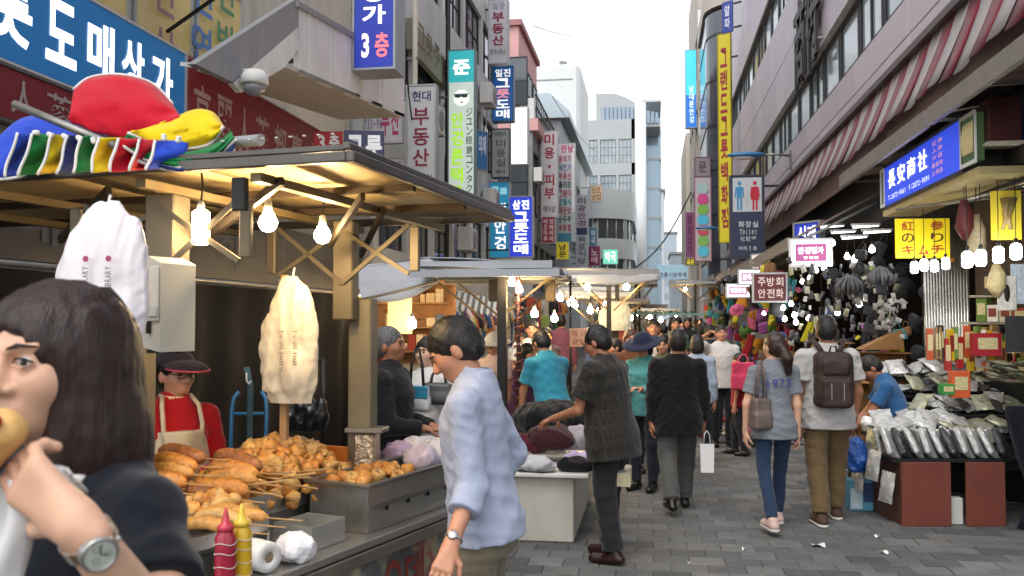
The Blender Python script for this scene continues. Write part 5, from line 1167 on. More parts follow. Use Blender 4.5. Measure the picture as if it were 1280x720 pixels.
fold('green', [(150, 180), (185, 201), (225, 209), (265, 201), (294, 174)], [(158, 168), (190, 184), (230, 190), (265, 181), (288, 164)], 2.9, 2.95, .02, 0)
fold('navy', [(165, 198), (200, 210), (235, 213), (270, 206), (293, 186)], [(165, 194), (200, 205), (235, 209), (270, 201), (293, 176)], 2.9, 2.93, .01, 0)
pc = [('blue', 18), ('green', 24), ('yellow', 20), ('navy', 18), ('green', 22), ('yellow', 24), ('red', 26), ('red', 20), ('blue', 34)]
x = 22
for i, (c_, wd_) in enumerate(pc):                          # hanging accordion pleats, each overlapping the next
    yt = 166+i*1.2; yb_l = 221-i*1.1; sl_ = 16-i*.8
    def pf(u, v, x=x, wd_=wd_, yt=yt, yb_l=yb_l, sl_=sl_, i=i):
        px = x+wd_*1.25*u-sl_*(1-v)-3*math.sin(v*5+i)*(1-v); py = yb_l+(yt-yb_l)*v-3*u*(1-v)
        return P(px, py, 2.84+.09*u+.03*v+.018*math.sin(u*3.14)*math.sin(v*6+i))
    MB().sheet(pf, 8, 12, .006).build('cloth_fold', rc[c_], bundle, world=True)
    MB().tube([pf(0, k/12) for k in range(13)], .005, 6).build('piping', rc['piping'], bundle, world=True)
    x += wd_
for i in range(7): MB().box((-.012, -.008, -.008), (.012, .008, .008), .004).build('clip', white_m, bundle, loc=tuple(P(45+i*18+(70 if i > 4 else 0), 166+i*2.4-(6 if i > 4 else 0), 2.88)-Vector(bundle.location)), rot=(0, .3*i, 0))
e = thing('roof_pipe', 'dark grey pipe with an open end lying across the cart roof', 'pipe', P(20, 130, 3.0)); MB().tube([P(18, 130, 3.0), P(85, 158, 2.95), P(152, 186, 2.9)], .014, 10).build('pipe', steel_d, e, world=True)
e = thing('roof_pipe', 'grey pipe end sticking out beside the bundled cloth', 'pipe', P(290, 180, 3.0)); MB().tube([P(230, 184, 3.15), P(326, 175, 2.95)], .02, 10).build('pipe', grey_m, e, world=True)
# ------------------------------------------------------------------ stalls in the middle of the street
canvas_w = H('pale_canvas', 'a2a5aa', rough=.7, var=.08, scale=3, dirt=.3); canvas_g = H('grey_canvas', '85878b', rough=.7, var=.1, scale=3, dirt=.35); canvas_b = H('beige_canvas', '857c70', rough=.7, var=.1, dirt=.35)
def stall_roof(e, c, wd, ln, z, m, tilt=.10, rz=0., layers=2, sag=.05):
    """two-layer canvas awning on a folding frame; c is the centre"""
    for k in range(layers):
        w_, l_, zz = wd-(.16*k), ln-(.2*k), z+.085*k
        def f(u, v, w_=w_, l_=l_, zz=zz):
            x = (u-.5)*w_; y = (v-.5)*l_; return (c[0]+x, c[1]+y, zz+tilt*(.5-u)*.9+.02*math.sin(v*9+u*4)-sag*math.sin(u*math.pi)*math.sin(v*math.pi)*.3)
        MB().sheet(f, 12, 8, -.01).build('awning_sheet', m, e, world=True)
        for s in (-1, 1):
            mb = MB(); mb.box((c[0]-w_/2, c[1]+s*l_/2-.012, zz-.06), (c[0]+w_/2, c[1]+s*l_/2+.012, zz+.012)); mb.build('valance', m, e, world=True)
    for s in (-1, 1):
        mb = MB(); mb.bar((c[0]-wd*.48, c[1]+s*ln*.2, z-.05), (c[0]+wd*.48, c[1]+s*ln*.2, z-.05), .03); mb.build('beam', steel_d, e, world=True)
        for t in (-1, 1):
            mb = MB(); mb.bar((c[0]+t*.03, c[1]+s*ln*.3, z-.5), (c[0]+t*wd*.4, c[1]+s*ln*.3, z-.06), .014, .022); mb.build('folding_arm', H('lit_arm', '6a5638', rough=.5, var=.1), e, world=True)
# clothes stall
q0 = onZ(648, 676, 0); q1 = onZ(718, 676, 0)
cs = thing('clothes_stall', 'white topped clothes stall with a pale canvas awning and bulb garland post', 'stall', (q0.x, q0.y+1, 0))
tw = H('white_laminate', 'c3bfb4', rough=.5, var=.06, dirt=.25)
MB().box((q1.x-1.15, q0.y, .0), (q1.x, q0.y+1.7, .50), .008).build('cabinet', tw, cs, world=True)
MB().box((q1.x-1.2, q0.y-.06, .505), (q1.x+.12, q0.y+1.78, .535), .005).build('table_top', white_m, cs, world=True)
cen = P(622, 340, 9.0); stall_roof(cs, (cen.x-.02, cen.y+.3), 1.45, 1.9, cen.z-.02, canvas_w)
pp = P(628, 400, 8.6); MB().box((pp.x-.045, pp.y-.045, 0), (pp.x+.045, pp.y+.045, cen.z), .004).build('post', black_m, cs, world=True)
p3 = P(648, 400, 8.5); MB().tube([(p3.x, p3.y, .5), (p3.x, p3.y, cen.z)], .02, 8).build('garland_core', H('dark_red_pole', '3a1414', rough=.6), cs, world=True)
gl = MB().tube([(.04*math.cos(t*.9), .04*math.sin(t*.9), t*.012) for t in range(130)], .007, 5); gl.build('bead_garland', H('copper_bead', '6a3524', rough=.4, metal=.3), cs, loc=tuple(Vector((p3.x, p3.y, .75))-Vector(cs.location)))
for px, py, lab in ((640, 353, 'warm bulb on the left of the pair over the clothes stall'), (649, 362, 'warm bulb on the right of the pair over the clothes stall')): bulb(P(px, py, 8.4), lab, .035, warm_bulb, None, 'pear', .05)
for px in (617, 688): q = P(px, 362, 8.8); MB().box((q.x-.05, q.y-.02, q.z-.12), (q.x+.05, q.y+.02, q.z+.1), .01).build('arm_bracket', H('lit_arm', 'a8854c', rough=.5, var=.1), cs, world=True)
# folded clothes on it
def pile(name, label, cat, px, py, d, r, hx, seed, sc3=(1.2, 1, .5), group=None, mat=None):
    q = P(px, py, d); return crumple(name, label, cat, (q.x, q.y, q.z), r, seed, mat or cloth('cloth_pile_'+hx, hx, bump=.4), sc3, .012, group=group)
zt_ = .536
def top_at(px, d): return 400+1100*(CAMZ-zt_)/d
for k, (px, d, r, hx, sc3, lab, lift) in enumerate(((668, 6.95, .13, 'b5b5ba', (1.3, .8, .35), 'folded pale grey socks on the edge of the clothes table', 0), (662, 7.5, .15, '4a1422', (1.2, .9, .55), 'burgundy clothes bundle on the clothes table', .05), (690, 7.4, .16, '3a1a22', (1.1, .9, .6), 'dark wine knitwear bundle on the clothes table', .10), (700, 7.9, .2, '17171a', (1.2, .8, .8), 'large black bag at the back of the clothes table', .16), (680, 7.8, .2, '1c1c1e', (1.3, .8, .7), 'black jacket heap at the back of the clothes table', .18), (720, 7.5, .12, '9a9498', (.8, .8, .9), 'crumpled pale grey wrap beside the black bag', .08), (722, 6.95, .12, '14141a', (1.4, .7, .35), 'black folded bra on the near table corner', 0), (726, 7.05, .10, 'b9a8cc', (1.3, .5, .25), 'lavender lining showing over the black bra', .06), (650, 7.2, .12, '75757a', (1, .8, .4), 'grey folded vest beside the socks', 0), (740, 7.9, .13, '6a1a24', (.9, .8, .6), 'red cloth peeping over the black bag', .2))):
    pile('folded_clothes', lab, 'clothes', px, top_at(px, d)-lift/d*1100, d, r, hx, 60+k, sc3)
q = onZ(735, 610, .55); e = thing('card_box', 'open cream cardboard box beside the black bra', 'box', (q.x+.16, q.y+.35, .536)); crm = H('cream_card', 'cfc3a0', rough=.8, var=.08)
MB().box((-.13, -.2, 0), (.13, .2, .09), .003).build('box', crm, e); MB().box((-.125, -.2, .092), (.125, .15, .1)).build('paper', wp if 'wp' in globals() else white_m, e)
# second, third and further stalls
def far_stall(label, px0, px1, py, d, m, ln=1.8, lamps=2, layers=1, group=None, goods='3a3035', z=None):
    a, b = P(px0, py, d), P(px1, py, d); c = ((a.x+b.x)/2, (a.y+b.y)/2+ln/2); e = thing('market_stall', label, 'stall', (c[0], c[1], 0), 0, group)
    wd = abs(b.x-a.x); stall_roof(e, c, wd, ln, a.z, m, .06, layers=layers)
    for s in (-1, 1): MB().box((c[0]+s*.03-.03, c[1]+s*ln*.3-.03, 0), (c[0]+s*.03+.03, c[1]+s*ln*.3+.03, a.z-.05)).build('post', black_m, e, world=True)
    MB().box((c[0]-wd*.32, c[1]-ln*.4, .0), (c[0]+wd*.32, c[1]+ln*.4, .62), .01).build('table', H('stall_table_'+goods, goods, rough=.7, var=.2), e, world=True)
    for k in range(lamps): bulb((c[0]+(-.3+.5*k), c[1]-ln*.35, a.z-.2), 'warm bulb glowing under one of the stall roofs down the street', .04, warm_bulb, 'warm bulbs under the far stalls', 'pear', .1)
    return e, c, a.z
e3, c3, z3 = far_stall('grey canvas stall with a drooping valance behind the clothes stall', 700, 824, 338, 11.0, canvas_g, 2.0, 2, 1)
mb = MB(); mb.sheet(lambda u, v: (c3[0]-.62+1.25*u, c3[1]-1.02-.02*math.sin(u*7), z3-.05-.13*v*(math.sin(u*3.14)*.5+.5)), 16, 4, .006); mb.build('drooping_valance', canvas_w, e3, world=True)
far_stall('pale stall with a low white roof behind the drooping canvas', 690, 790, 366, 14.5, canvas_w, 2.0, 2, 2)
far_stall('beige roofed stall beyond the white roofed one', 720, 812, 374, 18, canvas_b, 2.2, 2)
far_stall('grey roofed stall further along the middle row', 742, 835, 381, 22, canvas_g, 2.4, 1)
far_stall('small pale stall far along the middle row', 765, 850, 386, 27, canvas_w, 2.6, 1)
far_stall('last visible stall roof of the middle row', 782, 856, 390, 33, canvas_b, 3, 1)
far_stall('white tent roof on the right side of the far street', 838, 905, 352, 24, canvas_w, 2.5, 1)
far_stall('grey tent roof under the pale blue banner', 770, 822, 352, 20, canvas_g, 2, 1)
e = thing('rack_awning', 'teal lattice rack hanging over the far crowd', 'rack', P(800, 392, 21)); tl = H('teal_lattice', '6f9a98', rough=.5, var=.1)
for k in range(14):
    a = P(745+k*9, 388+(k % 3), 21); MB().bar(a, P(751+k*9, 392, 23), .05, .03).build('slat', tl, e, world=True)
MB().bar(P(740, 391, 21), P(880, 393, 21), .05).build('rail', tl, e, world=True)
# paper sign and board between the stalls
sign('price_card', 'pink hand written price card on a pole between the stalls', P(728, 422, 9.4), .28, .2, R(-8), 'c99a84', [('세일 5000', .08, .92, .55, .9, '8a4a40', False, 0, .01), ('균일가', .1, .9, .12, .45, '8a4a40', False, 0, .01)], depth_=.008, rim=None)
q = P(713, 400, 9.5); e = thing('stall_pole', 'thin black pole carrying the pink price card', 'pole', (q.x, q.y, 0)); MB().tube([(0, 0, 0), (0, 0, 2.2)], .012, 8).build('pole', black_m, e)
sign('picture_board', 'framed board with a red field behind the stall pole', P(776, 418, 12.5), .32, .27, 0, '9a4a34', [], depth_=.02, rim='c8c4be', pics=(patch(.05, .4, .1, .9, '2a1a1a'),))
hang_bag('grey white plastic sack hung at the stall corner', 770, 380, 410, 34, 12.2, 21, '5a4a3b', 'c4c8c4')
for k, (px, py, d) in enumerate(((700, 372, 13), (714, 378, 10.6), (738, 388, 13.8), (693, 398, 12), (668, 392, 11), (826, 400, 24), (812, 396, 26), (790, 398, 24), (857, 404, 30), (845, 398, 30))):
    bulb(P(px, py, d), 'warm bulb glowing under one of the stall roofs down the street', .035+.001*d, warm_bulb, 'warm bulbs under the far stalls', 'pear', .15)
# ------------------------------------------------------------------ shops behind the cart on the left
e = thing('canvas_awning', 'white canvas awning drooping beside the lit cart post', 'awning', P(470, 350, 9.0))
A0, A1, B0, B1 = P(440, 335, 9.0), P(545, 322, 9.6), P(452, 372, 8.2), P(548, 352, 8.8)
MB().sheet(lambda u, v: A0.lerp(A1, u).lerp(B0.lerp(B1, u), v)+Vector((0, 0, -.10*math.sin(u*math.pi)*v+.01*math.sin(v*11))), 14, 10, .006).build('canvas', canvas_w, e, world=True)
MB().tube([A0, A1], .02, 8).build('bar', steel_d, e, world=True); MB().tube([B0, B0+Vector((0, 0, -.02)), B1], .015, 8).build('front_bar', steel_d, e, world=True)
e = thing('striped_awning', 'grey and white striped scalloped awning behind the blue shirt man', 'awning', P(560, 360, 13)); sw_, sg_ = cloth('awning_pale', 'b5b7b4'), cloth('awning_grey', '5c5f60')
a0, a1 = P(505, 352, 13.5), P(622, 372, 14.5)
for k in range(30):
    t0, t1 = k/30, (k+1)/30-.003; p0, p1_ = a0.lerp(a1, t0), a0.lerp(a1, t1)
    MB().sheet(lambda u, v: p0.lerp(p1_, u)+Vector((.05*v, -.5*v, -.28*v-.05*v*math.sin(u*math.pi))), 2, 4, .004).build('stripe', sw_ if k % 2 else sg_, e, world=True)
MB().tube([a0, a1], .025, 8).build('bar', steel_d, e, world=True)
# lit delicatessen behind the curtain end
sh = thing('snack_shop', 'warmly lit open shop with shelves behind the wooden pole', 'shop', P(405, 470, 9)); wl = H('warm_wall', 'a5764a', rough=.7, var=.2); 
by = 11.9
MB().box((-4.9, by+.9, 0), (-2.9, by+1.0, 2.3)).build('back_wall', wl, sh, world=True); MB().box((-4.9, by-.9, 2.22), (-2.9, by+.9, 2.3)).build('ceiling', wl, sh, world=True)
MB().box((-4.2, by-.6, 0), (-2.95, by+.0, .85), .01).build('counter', steel_d, sh, world=True); MB().box((-4.2, by-.6, .86), (-2.95, by-.1, 1.12)).build('glass_case', M('case_glass', (.35, .3, .22), rough=.08, var=.2, spec=.8), sh, world=True)
for z in (1.25, 1.6, 1.95): MB().box((-4.6, by+.55, z), (-2.95, by+.9, z+.025)).build('shelf', wood, sh, world=True)
g_ = random.Random(11)
for z in (1.275, 1.625, 1.975):
    x = -4.55
    while x < -3.05:
        w_ = g_.uniform(.07, .16); h_ = g_.uniform(.1, .26); hx = g_.choice(('b58a5a', 'c8b08a', '8a3020', '7a5a3a', 'd0c0a0', '5a6a7a')); o = MB().box((x, by+.6, z+.001), (x+w_-.01, by+.8, z+h_), .006).build('shelf_box', H('carton_'+hx, hx, rough=.6, var=.2, scale=14)); tag(o, 'small carton on the shelves of the warmly lit shop', 'carton', 'cartons in the lit shop'); x += w_
for k in range(2): bulb((-3.9+.6*k, by-.3, 1.95), 'warm bulb inside the lit shop behind the wooden pole', .035, warm_bulb, 'bulbs inside the lit shop', 'pear', .2)
for k, (x, hx) in enumerate(((-3.9, '8a2018'), (-3.6, '6a3020'))): o = MB().lathe([(0, 0), (.1, .0), (.11, .03), (.11, .1), (.09, .11), (0, .11)], n=16).build('food_tub', H('tub_'+hx, hx, rough=.4)); o.location = (x, by-.3, 1.122); tag(o, 'dark red round tub on the glass case of the lit shop', 'tub', 'tubs on the glass case')
e = thing('rolling_rack', 'black rolling rack with hanging bags beside the wooden pole', 'rack', P(378, 520, 6.6)); 
for dx in (-.16, .16): MB().tube([(dx, 0, -.4), (dx, 0, .42)], .015, 8).build('upright', black_m, e)
MB().tube([(-.16, 0, .42), (.16, 0, .42)], .015, 8).build('top_bar', black_m, e)
for k in range(4): crumple('hanging_bag', 'dark plastic bag hanging on the black rolling rack', 'bag', tuple(P(362+k*13, 540, 6.55)), .07, 70+k, H('black_poly', '17181a', rough=.3, var=.2), (.8, .6, 2.0), .012, group='dark bags on the rolling rack')
e = thing('lit_panel', 'warm yellow lit cloth panel behind the grey haired man', 'panel', P(500, 395, 10)); MB().box((-.14, -.01, -.2), (.14, .01, .2)).build('panel', M('glowing_cloth', (.85, .55, .18), rough=.7, var=.1, emit=.5), e)  # the cloth's lit look is a glow put into its own material
bulb(P(515, 405, 9.6), 'warm bulb beside the yellow lit cloth panel', .05, warm_bulb, None, 'pear', .2)
# garments hung along the left shops
def garment_mesh(seed, mat):
    g_ = random.Random(seed); w_, h_ = .22+.05*g_.random(), .55+.2*g_.random(); ph = g_.uniform(0, 6)
    pts = [(-.06, 0), (-w_, -.08), (-w_-.06, -.25), (-w_+.04, -.27), (-w_+.03, -h_), (w_-.03, -h_), (w_-.04, -.27), (w_+.06, -.25), (w_, -.08), (.06, 0)]
    mb = MB(); mb.sheet(lambda u, v: ((-(w_-.03)+2*(w_-.03)*u)*(1-.25*(1-v)**6), .025*math.sin(u*15+ph)*(.4+v)+.02*math.sin(v*4+ph), -h_*v), 14, 8, .02)
    for s in (-1, 1): mb.tube([(s*(w_-.06), .0, -.04), (s*(w_+.02), .01, -.16), (s*(w_+.05), .02, -.34)], [.05, .045, .05], 7)
    return mb.mesh('garment', mat)
gcol = ['8a3a4a', 'b5a58a', '3f5a8a', 'b9b9b4', '4a6a4a', 'c98a4a', '5a3a5a', 'd0b8b8', '7a8a9a', 'a04838', '8aa05a', '2a2a30']
gm = [garment_mesh(i, cloth('garment_'+h, h, bump=.3)) for i, h in enumerate(gcol)]
names_ = ['wine', 'sand', 'blue', 'white', 'green', 'orange', 'plum', 'rose', 'slate', 'rust', 'lime', 'black']
for k in range(34):
    j = k % 12; px = 548+k*3.1 if k < 30 else 500+(k-30)*14; d = 14.2+.14*k; q = P(px, 385+rnd.uniform(-3, 6), d)
    o = link('hanging_garment', gm[j], None, tuple(q), (0, 0, rnd.uniform(-.9, .9))); tag(o, names_[j]+' garment hanging in the clothes row under the striped awning', 'garment', names_[j]+' garments under the striped awning')
e = thing('clothes_rail', 'steel rail carrying the garments under the striped awning', 'rail', P(600, 383, 15)); MB().tube([P(540, 384, 14), P(660, 386, 19)], .02, 8).build('rail', steel_d, e, world=True)
for k in range(26):                                          # further garments on the left wall
    j = (k*5) % 12; y = 20+k*.62; o = link('hanging_garment', gm[j], None, (-3.6+.1*math.sin(k), y, 1.9+.5*(k % 2)), (0, 0, 1.3+rnd.uniform(-.4, .4)), 1.15); tag(o, names_[j]+' garment hung on the left wall past the striped awning', 'garment', names_[j]+' garments on the left wall')
# ------------------------------------------------------------------ packet stall and corner shop on the right
foil = [M('silver_foil', (.50, .50, .49), rough=.3, metal=.35, var=.25, scale=14, bump=.8, bscale=26, bdist=.02), M('dark_foil', (.10, .10, .11), rough=.25, metal=.6, var=.4, scale=10, bump=.8, bscale=22, bdist=.02), M('green_gold_foil', (.34, .34, .24), rough=.3, metal=.4, var=.35, scale=12, bump=.8, bscale=24, bdist=.02)]
def pack_mesh(w_, h_, t_, mat, seed):
    g_ = random.Random(seed); mb = MB(); ph = g_.uniform(0, 6)
    def f(sg): return lambda u, v: ((u-.5)*w_*(1-.04*math.sin(v*3.14)), sg*(t_/2*(math.sin(min(1, max(0, (v-.06)/.88))*math.pi)**.45 if .06 < v < .94 else 0)*(math.sin(u*math.pi)**.4 if 0 < u < 1 else 0)+.004*math.sin(u*13+v*9+ph)), v*h_)
    mb.sheet(f(1), 8, 10); mb.sheet(f(-1), 8, 10); return mb.mesh('packet', mat)
packs = [pack_mesh(.17, .26, .05, foil[i % 3 if i != 1 else 0], i) for i in range(6)]
def flat_pack(w_, h_, t_, mat): return MB().box((-w_/2, -t_/2, 0), (w_/2, t_/2, h_), .012).mesh('packet', mat)
fpk = [flat_pack(.2, .27, .045, foil[1]), flat_pack(.2, .27, .045, foil[0])]
d0 = 7.33
Lf, Rf = onZ(1128, 400+1100*CAMZ/d0, 0), onZ(1300, 400+1100*CAMZ/d0, 0); ex = (Rf-Lf).normalized(); fo = Vector((-ex.y, ex.x, 0))
def S_(a, n, z): return Lf+ex*a+fo*n+Vector((0, 0, z))
stl = thing('packet_stall', 'tiered stall with red brown front boards full of foil packets', 'stall', S_(.5, .6, 0))
red_b = H('red_brown_board', '6b3325', rough=.55, var=.15, scale=4, dirt=.3); lx = (S_(1, 0, 0)-S_(0, 0, 0)).length
px2a = lambda px: (onZ(px, 400+1100*CAMZ/d0, 0)-Lf).dot(ex)
for a, b in ((0, px2a(1190)), (px2a(1209), px2a(1258))):
    MB().obox(S_((a+b)/2, .012, .265), ex, fo, (0, 0, 1), ((b-a)/2, .012, .265), .004).build('front_board', red_b, stl, world=True)
MB().obox(S_(.012, .8, .255), ex, fo, (0, 0, 1), (.012, .78, .255), .004).build('side_board', H('side_board', '4a2a20', rough=.6, var=.2), stl, world=True)
for k in range(5): MB().obox(S_(.76 if k < 2 else 1.0, .2+k*.34, .54+k*.15), ex, fo, (0, 0, 1), (.82 if k < 2 else .58, .17, .015)).build('tier', black_m, stl, world=True)
for k in range(4): MB().obox(S_(1.0, .37+k*.34, .45+k*.15+.07), ex, fo, (0, 0, 1), (.55, .012, .12)).build('riser', black_m, stl, world=True)
q = S_(px2a(1200), .12, 0); e = thing('foam_block', 'small white block between the red brown boards', 'block', q); MB().box((-.07, -.05, 0), (.07, .05, .22), .006).build('block', H('foam_white', 'b9b7b2', rough=.8, var=.06), e)
rz_s = math.atan2(ex.y, ex.x)
for k in range(10):                                          # front row: leaning packets seen edge on
    a = -.02+k*.105; o = link('foil_packet', fpk[0] if k % 4 == 1 else fpk[1], None, tuple(S_(a, .06, .558)), (R(-34), R(30+rnd.uniform(-5, 5)), rz_s+R(38)+rnd.uniform(-.1, .1))); tag(o, 'big foil packet leaning in the front row over the red brown boards', 'packet', 'leaning packets in the front row')
for k in range(13):
    a = -.03+k*.085; o = link('foil_packet', fpk[1], None, tuple(S_(a, .34, .56)), (R(-12), 0, rz_s+R(80)+rnd.uniform(-.2, .2)), .8); tag(o, 'grey packet standing in the close ranked second row', 'packet', 'grey packets in the second row')
for k in range(120):
    t = k % 4; a = (.0 if t < 1 else .45)+rnd.random()*(1.5 if t < 1 else 1.05); o = link('foil_packet', rnd.choice(packs), None, tuple(S_(a, .5+t*.3+rnd.uniform(-.1, .1), .74+t*.14+rnd.uniform(0, .04))), (R(rnd.uniform(-95, -55)), R(rnd.uniform(-20, 20)), rz_s+rnd.uniform(-.9, .9)), rnd.uniform(.8, 1.15)); tag(o, 'crinkled foil packet lying in the upper heap of the packet stall', 'packet', 'foil packets in the upper heap')
for k in range(9):                                           # packets down the street side
    o = link('foil_packet', packs[k % 6], None, tuple(S_(-.10-.05*(k % 2), .1+k*.16, .18+.16*(k % 3))), (R(-8), R(rnd.uniform(-10, 10)), rz_s-R(75)), 1.0); tag(o, 'dark foil packet hung on the street side of the packet stall', 'packet', 'packets on the street side')
o = link('foil_packet', packs[2], None, tuple(S_(.9, .25, .66)), (R(-70), 0, rz_s+.4), (2.2, 1.6, 1.7)); tag(o, 'large transparent grey packet on top of the right end', 'packet')
MB_ = MB().sheet(lambda u, v: S_(px2a(1262)+.05*math.sin(v*5+u*4)+.35*u*.6, -.10-.05*math.sin(v*4+u*3)-.16*(1-v)**2*u, 1.0*v+.005), 14, 16, .008); o = MB_.build('navy_tarp', cloth('navy_tarp', '12131f', rough=.5, bump=.5)); tag(o, 'dark navy tarpaulin draped over the right end of the packet stall', 'tarpaulin')
# boxes and bag at its foot
e = thing('printed_box', 'light blue printed box on the ground beside the packet stall', 'box', onZ(1074, 636, 0), .1); MB().box((-.11, -.09, 0), (.11, .09, .27), .006).build('box', H('box_blue', '4f8fae', rough=.5, var=.15), e)
MB().box((-.105, -.093, .02), (.0, -.0905, .2)).build('printed_face', H('box_print', 'b9c9d2', rough=.5, var=.2), e); MB().box((.01, -.093, .08), (.1, -.0905, .25)).build('printed_face', H('box_print_dark', '2a3f6a', rough=.5, var=.2), e)
crumple('plastic_bag', 'blue plastic bag bulging beside the packet stall', 'bag', tuple(P(1070, 590, 7.9)), .12, 81, H('blue_poly', '2a5aa8', rough=.3, var=.15, bump=.3), (.8, .8, 1.4), .011)
crumple('plastic_bag', 'white plastic bag with goods behind the blue one', 'bag', tuple(P(1092, 540, 8.1)), .10, 82, film, (1, .9, .7), .011)
# corner shop interior: shelf with cartons, jars and bottles
sx0, sy0 = P(1192, 400, 8.9), P(1330, 400, 8.0); s_ex = (sy0-sx0); s_ex.z = 0; SLn = s_ex.length; s_ex.normalize(); s_fo = Vector((-s_ex.y, s_ex.x, 0))
def T_(a, n, z): return Vector((sx0.x, sx0.y, 0))+s_ex*a+s_fo*n+Vector((0, 0, z))
shf = thing('goods_shelf', 'stepped shop shelf with ginseng jars and cartons under the row of lamps', 'shelf', T_(.5, .3, 0)); srz = math.atan2(s_ex.y, s_ex.x)
MB().obox(T_(.6, .75, 1.5), s_ex, s_fo, (0, 0, 1), (.8, .02, 1.5)).build('back_panel', H('shelf_back', '4a3a28', rough=.6, var=.2), shf, world=True)
levels = (1.15, 1.42, 1.70, 1.98)
for k, z in enumerate(levels): MB().obox(T_(.6, .15+.14*k+.15, z-.012), s_ex, s_fo, (0, 0, 1), (.75, .2, .012)).build('shelf_board', H('shelf_white', 'a09a8c', rough=.5, var=.08), shf, world=True)
MB().obox(T_(.6, .25, .57), s_ex, s_fo, (0, 0, 1), (.75, .3, .55)).build('base_cabinet', black_m, shf, world=True)
jar_g = M('jar_glass', (.55, .48, .20), rough=.1, var=.3, scale=9, spec=.8); lidm = H('jar_lid', 'b08a3a', rough=.35, metal=.5)
jar_b = MB().lathe([(0, 0), (.055, 0), (.06, .01), (.06, .17), (.045, .19), (.045, .2)], n=14).mesh('jar', jar_g); jar_l = MB().lathe([(.05, .2), (.05, .225), (0, .227)], n=14).mesh('lid', lidm)
bots = {}
g_ = random.Random(21); cols = [('a01c1c', 'red'), ('c9a21c', 'yellow'), ('cfc6b0', 'cream'), ('5a7a2a', 'green'), ('b54a1c', 'orange'), ('d8d4cc', 'white'), ('2a2a2c', 'black'), ('8a6a3a', 'brown')]
def carton(loc, w_, d_, h_, hx, nm, label, group, rz=0.):
    e = thing('carton', label, 'carton', loc, rz, group); m = H('pack_'+hx, hx, rough=.45, var=.1, scale=12)
    MB().box((-w_/2, -d_/2, 0), (w_/2, d_/2, h_), .004).build('box', m, e); MB().box((-w_*.36, -d_/2-.002, h_*.3), (w_*.36, -d_/2-.0003, h_*.8)).build('printed_label', H('pack_label_'+('d' if hx in ('cfc6b0', 'd8d4cc', 'c9a21c') else 'l'), '7a2a20' if hx in ('cfc6b0', 'd8d4cc', 'c9a21c') else 'c8b98a', rough=.5, var=.3, scale=40), e)
for k, z in enumerate(levels):
    a = .02
    while a < 1.25:
        r_ = g_.random(); n = .14*k+.12
        if r_ < .22:
            e = thing('ginseng_jar', 'glass jar of pickled ginseng with a golden lid on the stepped shelf', 'jar', T_(a+.06, n, z+.001), 0, 'ginseng jars on the stepped shelf'); link('jar', jar_b, e); link('lid', jar_l, e); a += .14
        elif r_ < .45:
            hx, nm = g_.choice((('9a1c1c', 'red'), ('4a6a24', 'green'), ('b58a2a', 'amber'))); e = thing('bottle', nm+' bottle standing on the stepped shelf', 'bottle', T_(a+.04, n, z+.001), 0, nm+' bottles on the stepped shelf')
            if nm not in bots: bots[nm] = MB().lathe([(0, 0), (.034, 0), (.036, .01), (.036, .14), (.015, .19), (.014, .235)], n=12).mesh('bottle', M('bottle_'+nm, hexc(hx), rough=.12, var=.15, spec=.8)), MB().lathe([(.016, .235), (.016, .26), (0, .261)], n=10).mesh('cap', H('cap_'+nm, 'c8b060', rough=.4))
            link('bottle', bots[nm][0], e); link('cap', bots[nm][1], e); a += .085
        else:
            hx, nm = g_.choice(cols); w_ = g_.uniform(.08, .17); carton(T_(a+w_/2, n, z+.001), w_-.01, .1, g_.uniform(.13, .24), hx, nm, nm+' gift carton on the stepped shelf', nm+' cartons on the stepped shelf', srz+g_.uniform(-.1, .1)); a += w_
for k in range(16):                                          # long snack boxes fanned over the counter
    hx, nm = g_.choice(cols); q = P(1165+k*6+g_.uniform(-3, 3), 462-g_.uniform(0, 22)+k*.4, 8.3); carton(q, .06, .05, .3, hx, nm, nm+' long slim box fanned out before the stepped shelf', nm+' slim boxes before the shelf', g_.uniform(-.4, .4)); o = bpy.context.scene.objects[-1]
for k, (px, py, hx, w_, h_) in enumerate(((1199, 482, 'c9562a', 20, 30), (1183, 487, '2f8a3a', 14, 12), (1232, 432, 'a01c28', 30, 26), (1290, 440, '8a7a3a', 20, 20))):
    q = P(px, py+h_/2, 8.1); carton(q, w_/F*8.1*1.1, .1, h_/F*8.1*1.1, hx, '', ['orange carton standing above the packet heap', 'small green carton above the packet heap', 'crimson carton on the counter corner', 'olive carton at the shelf end'][k], None, .1)
for k in range(7):
    o = link('dried_root_bag', packs[2], None, tuple(P(1255+k*6, 458+(k % 3)*7, 7.9)), (R(-80), 0, .4*k), (1.1, 1, .9)); tag(o, 'golden bag of dried roots piled on the counter', 'bag', 'bags of dried roots')
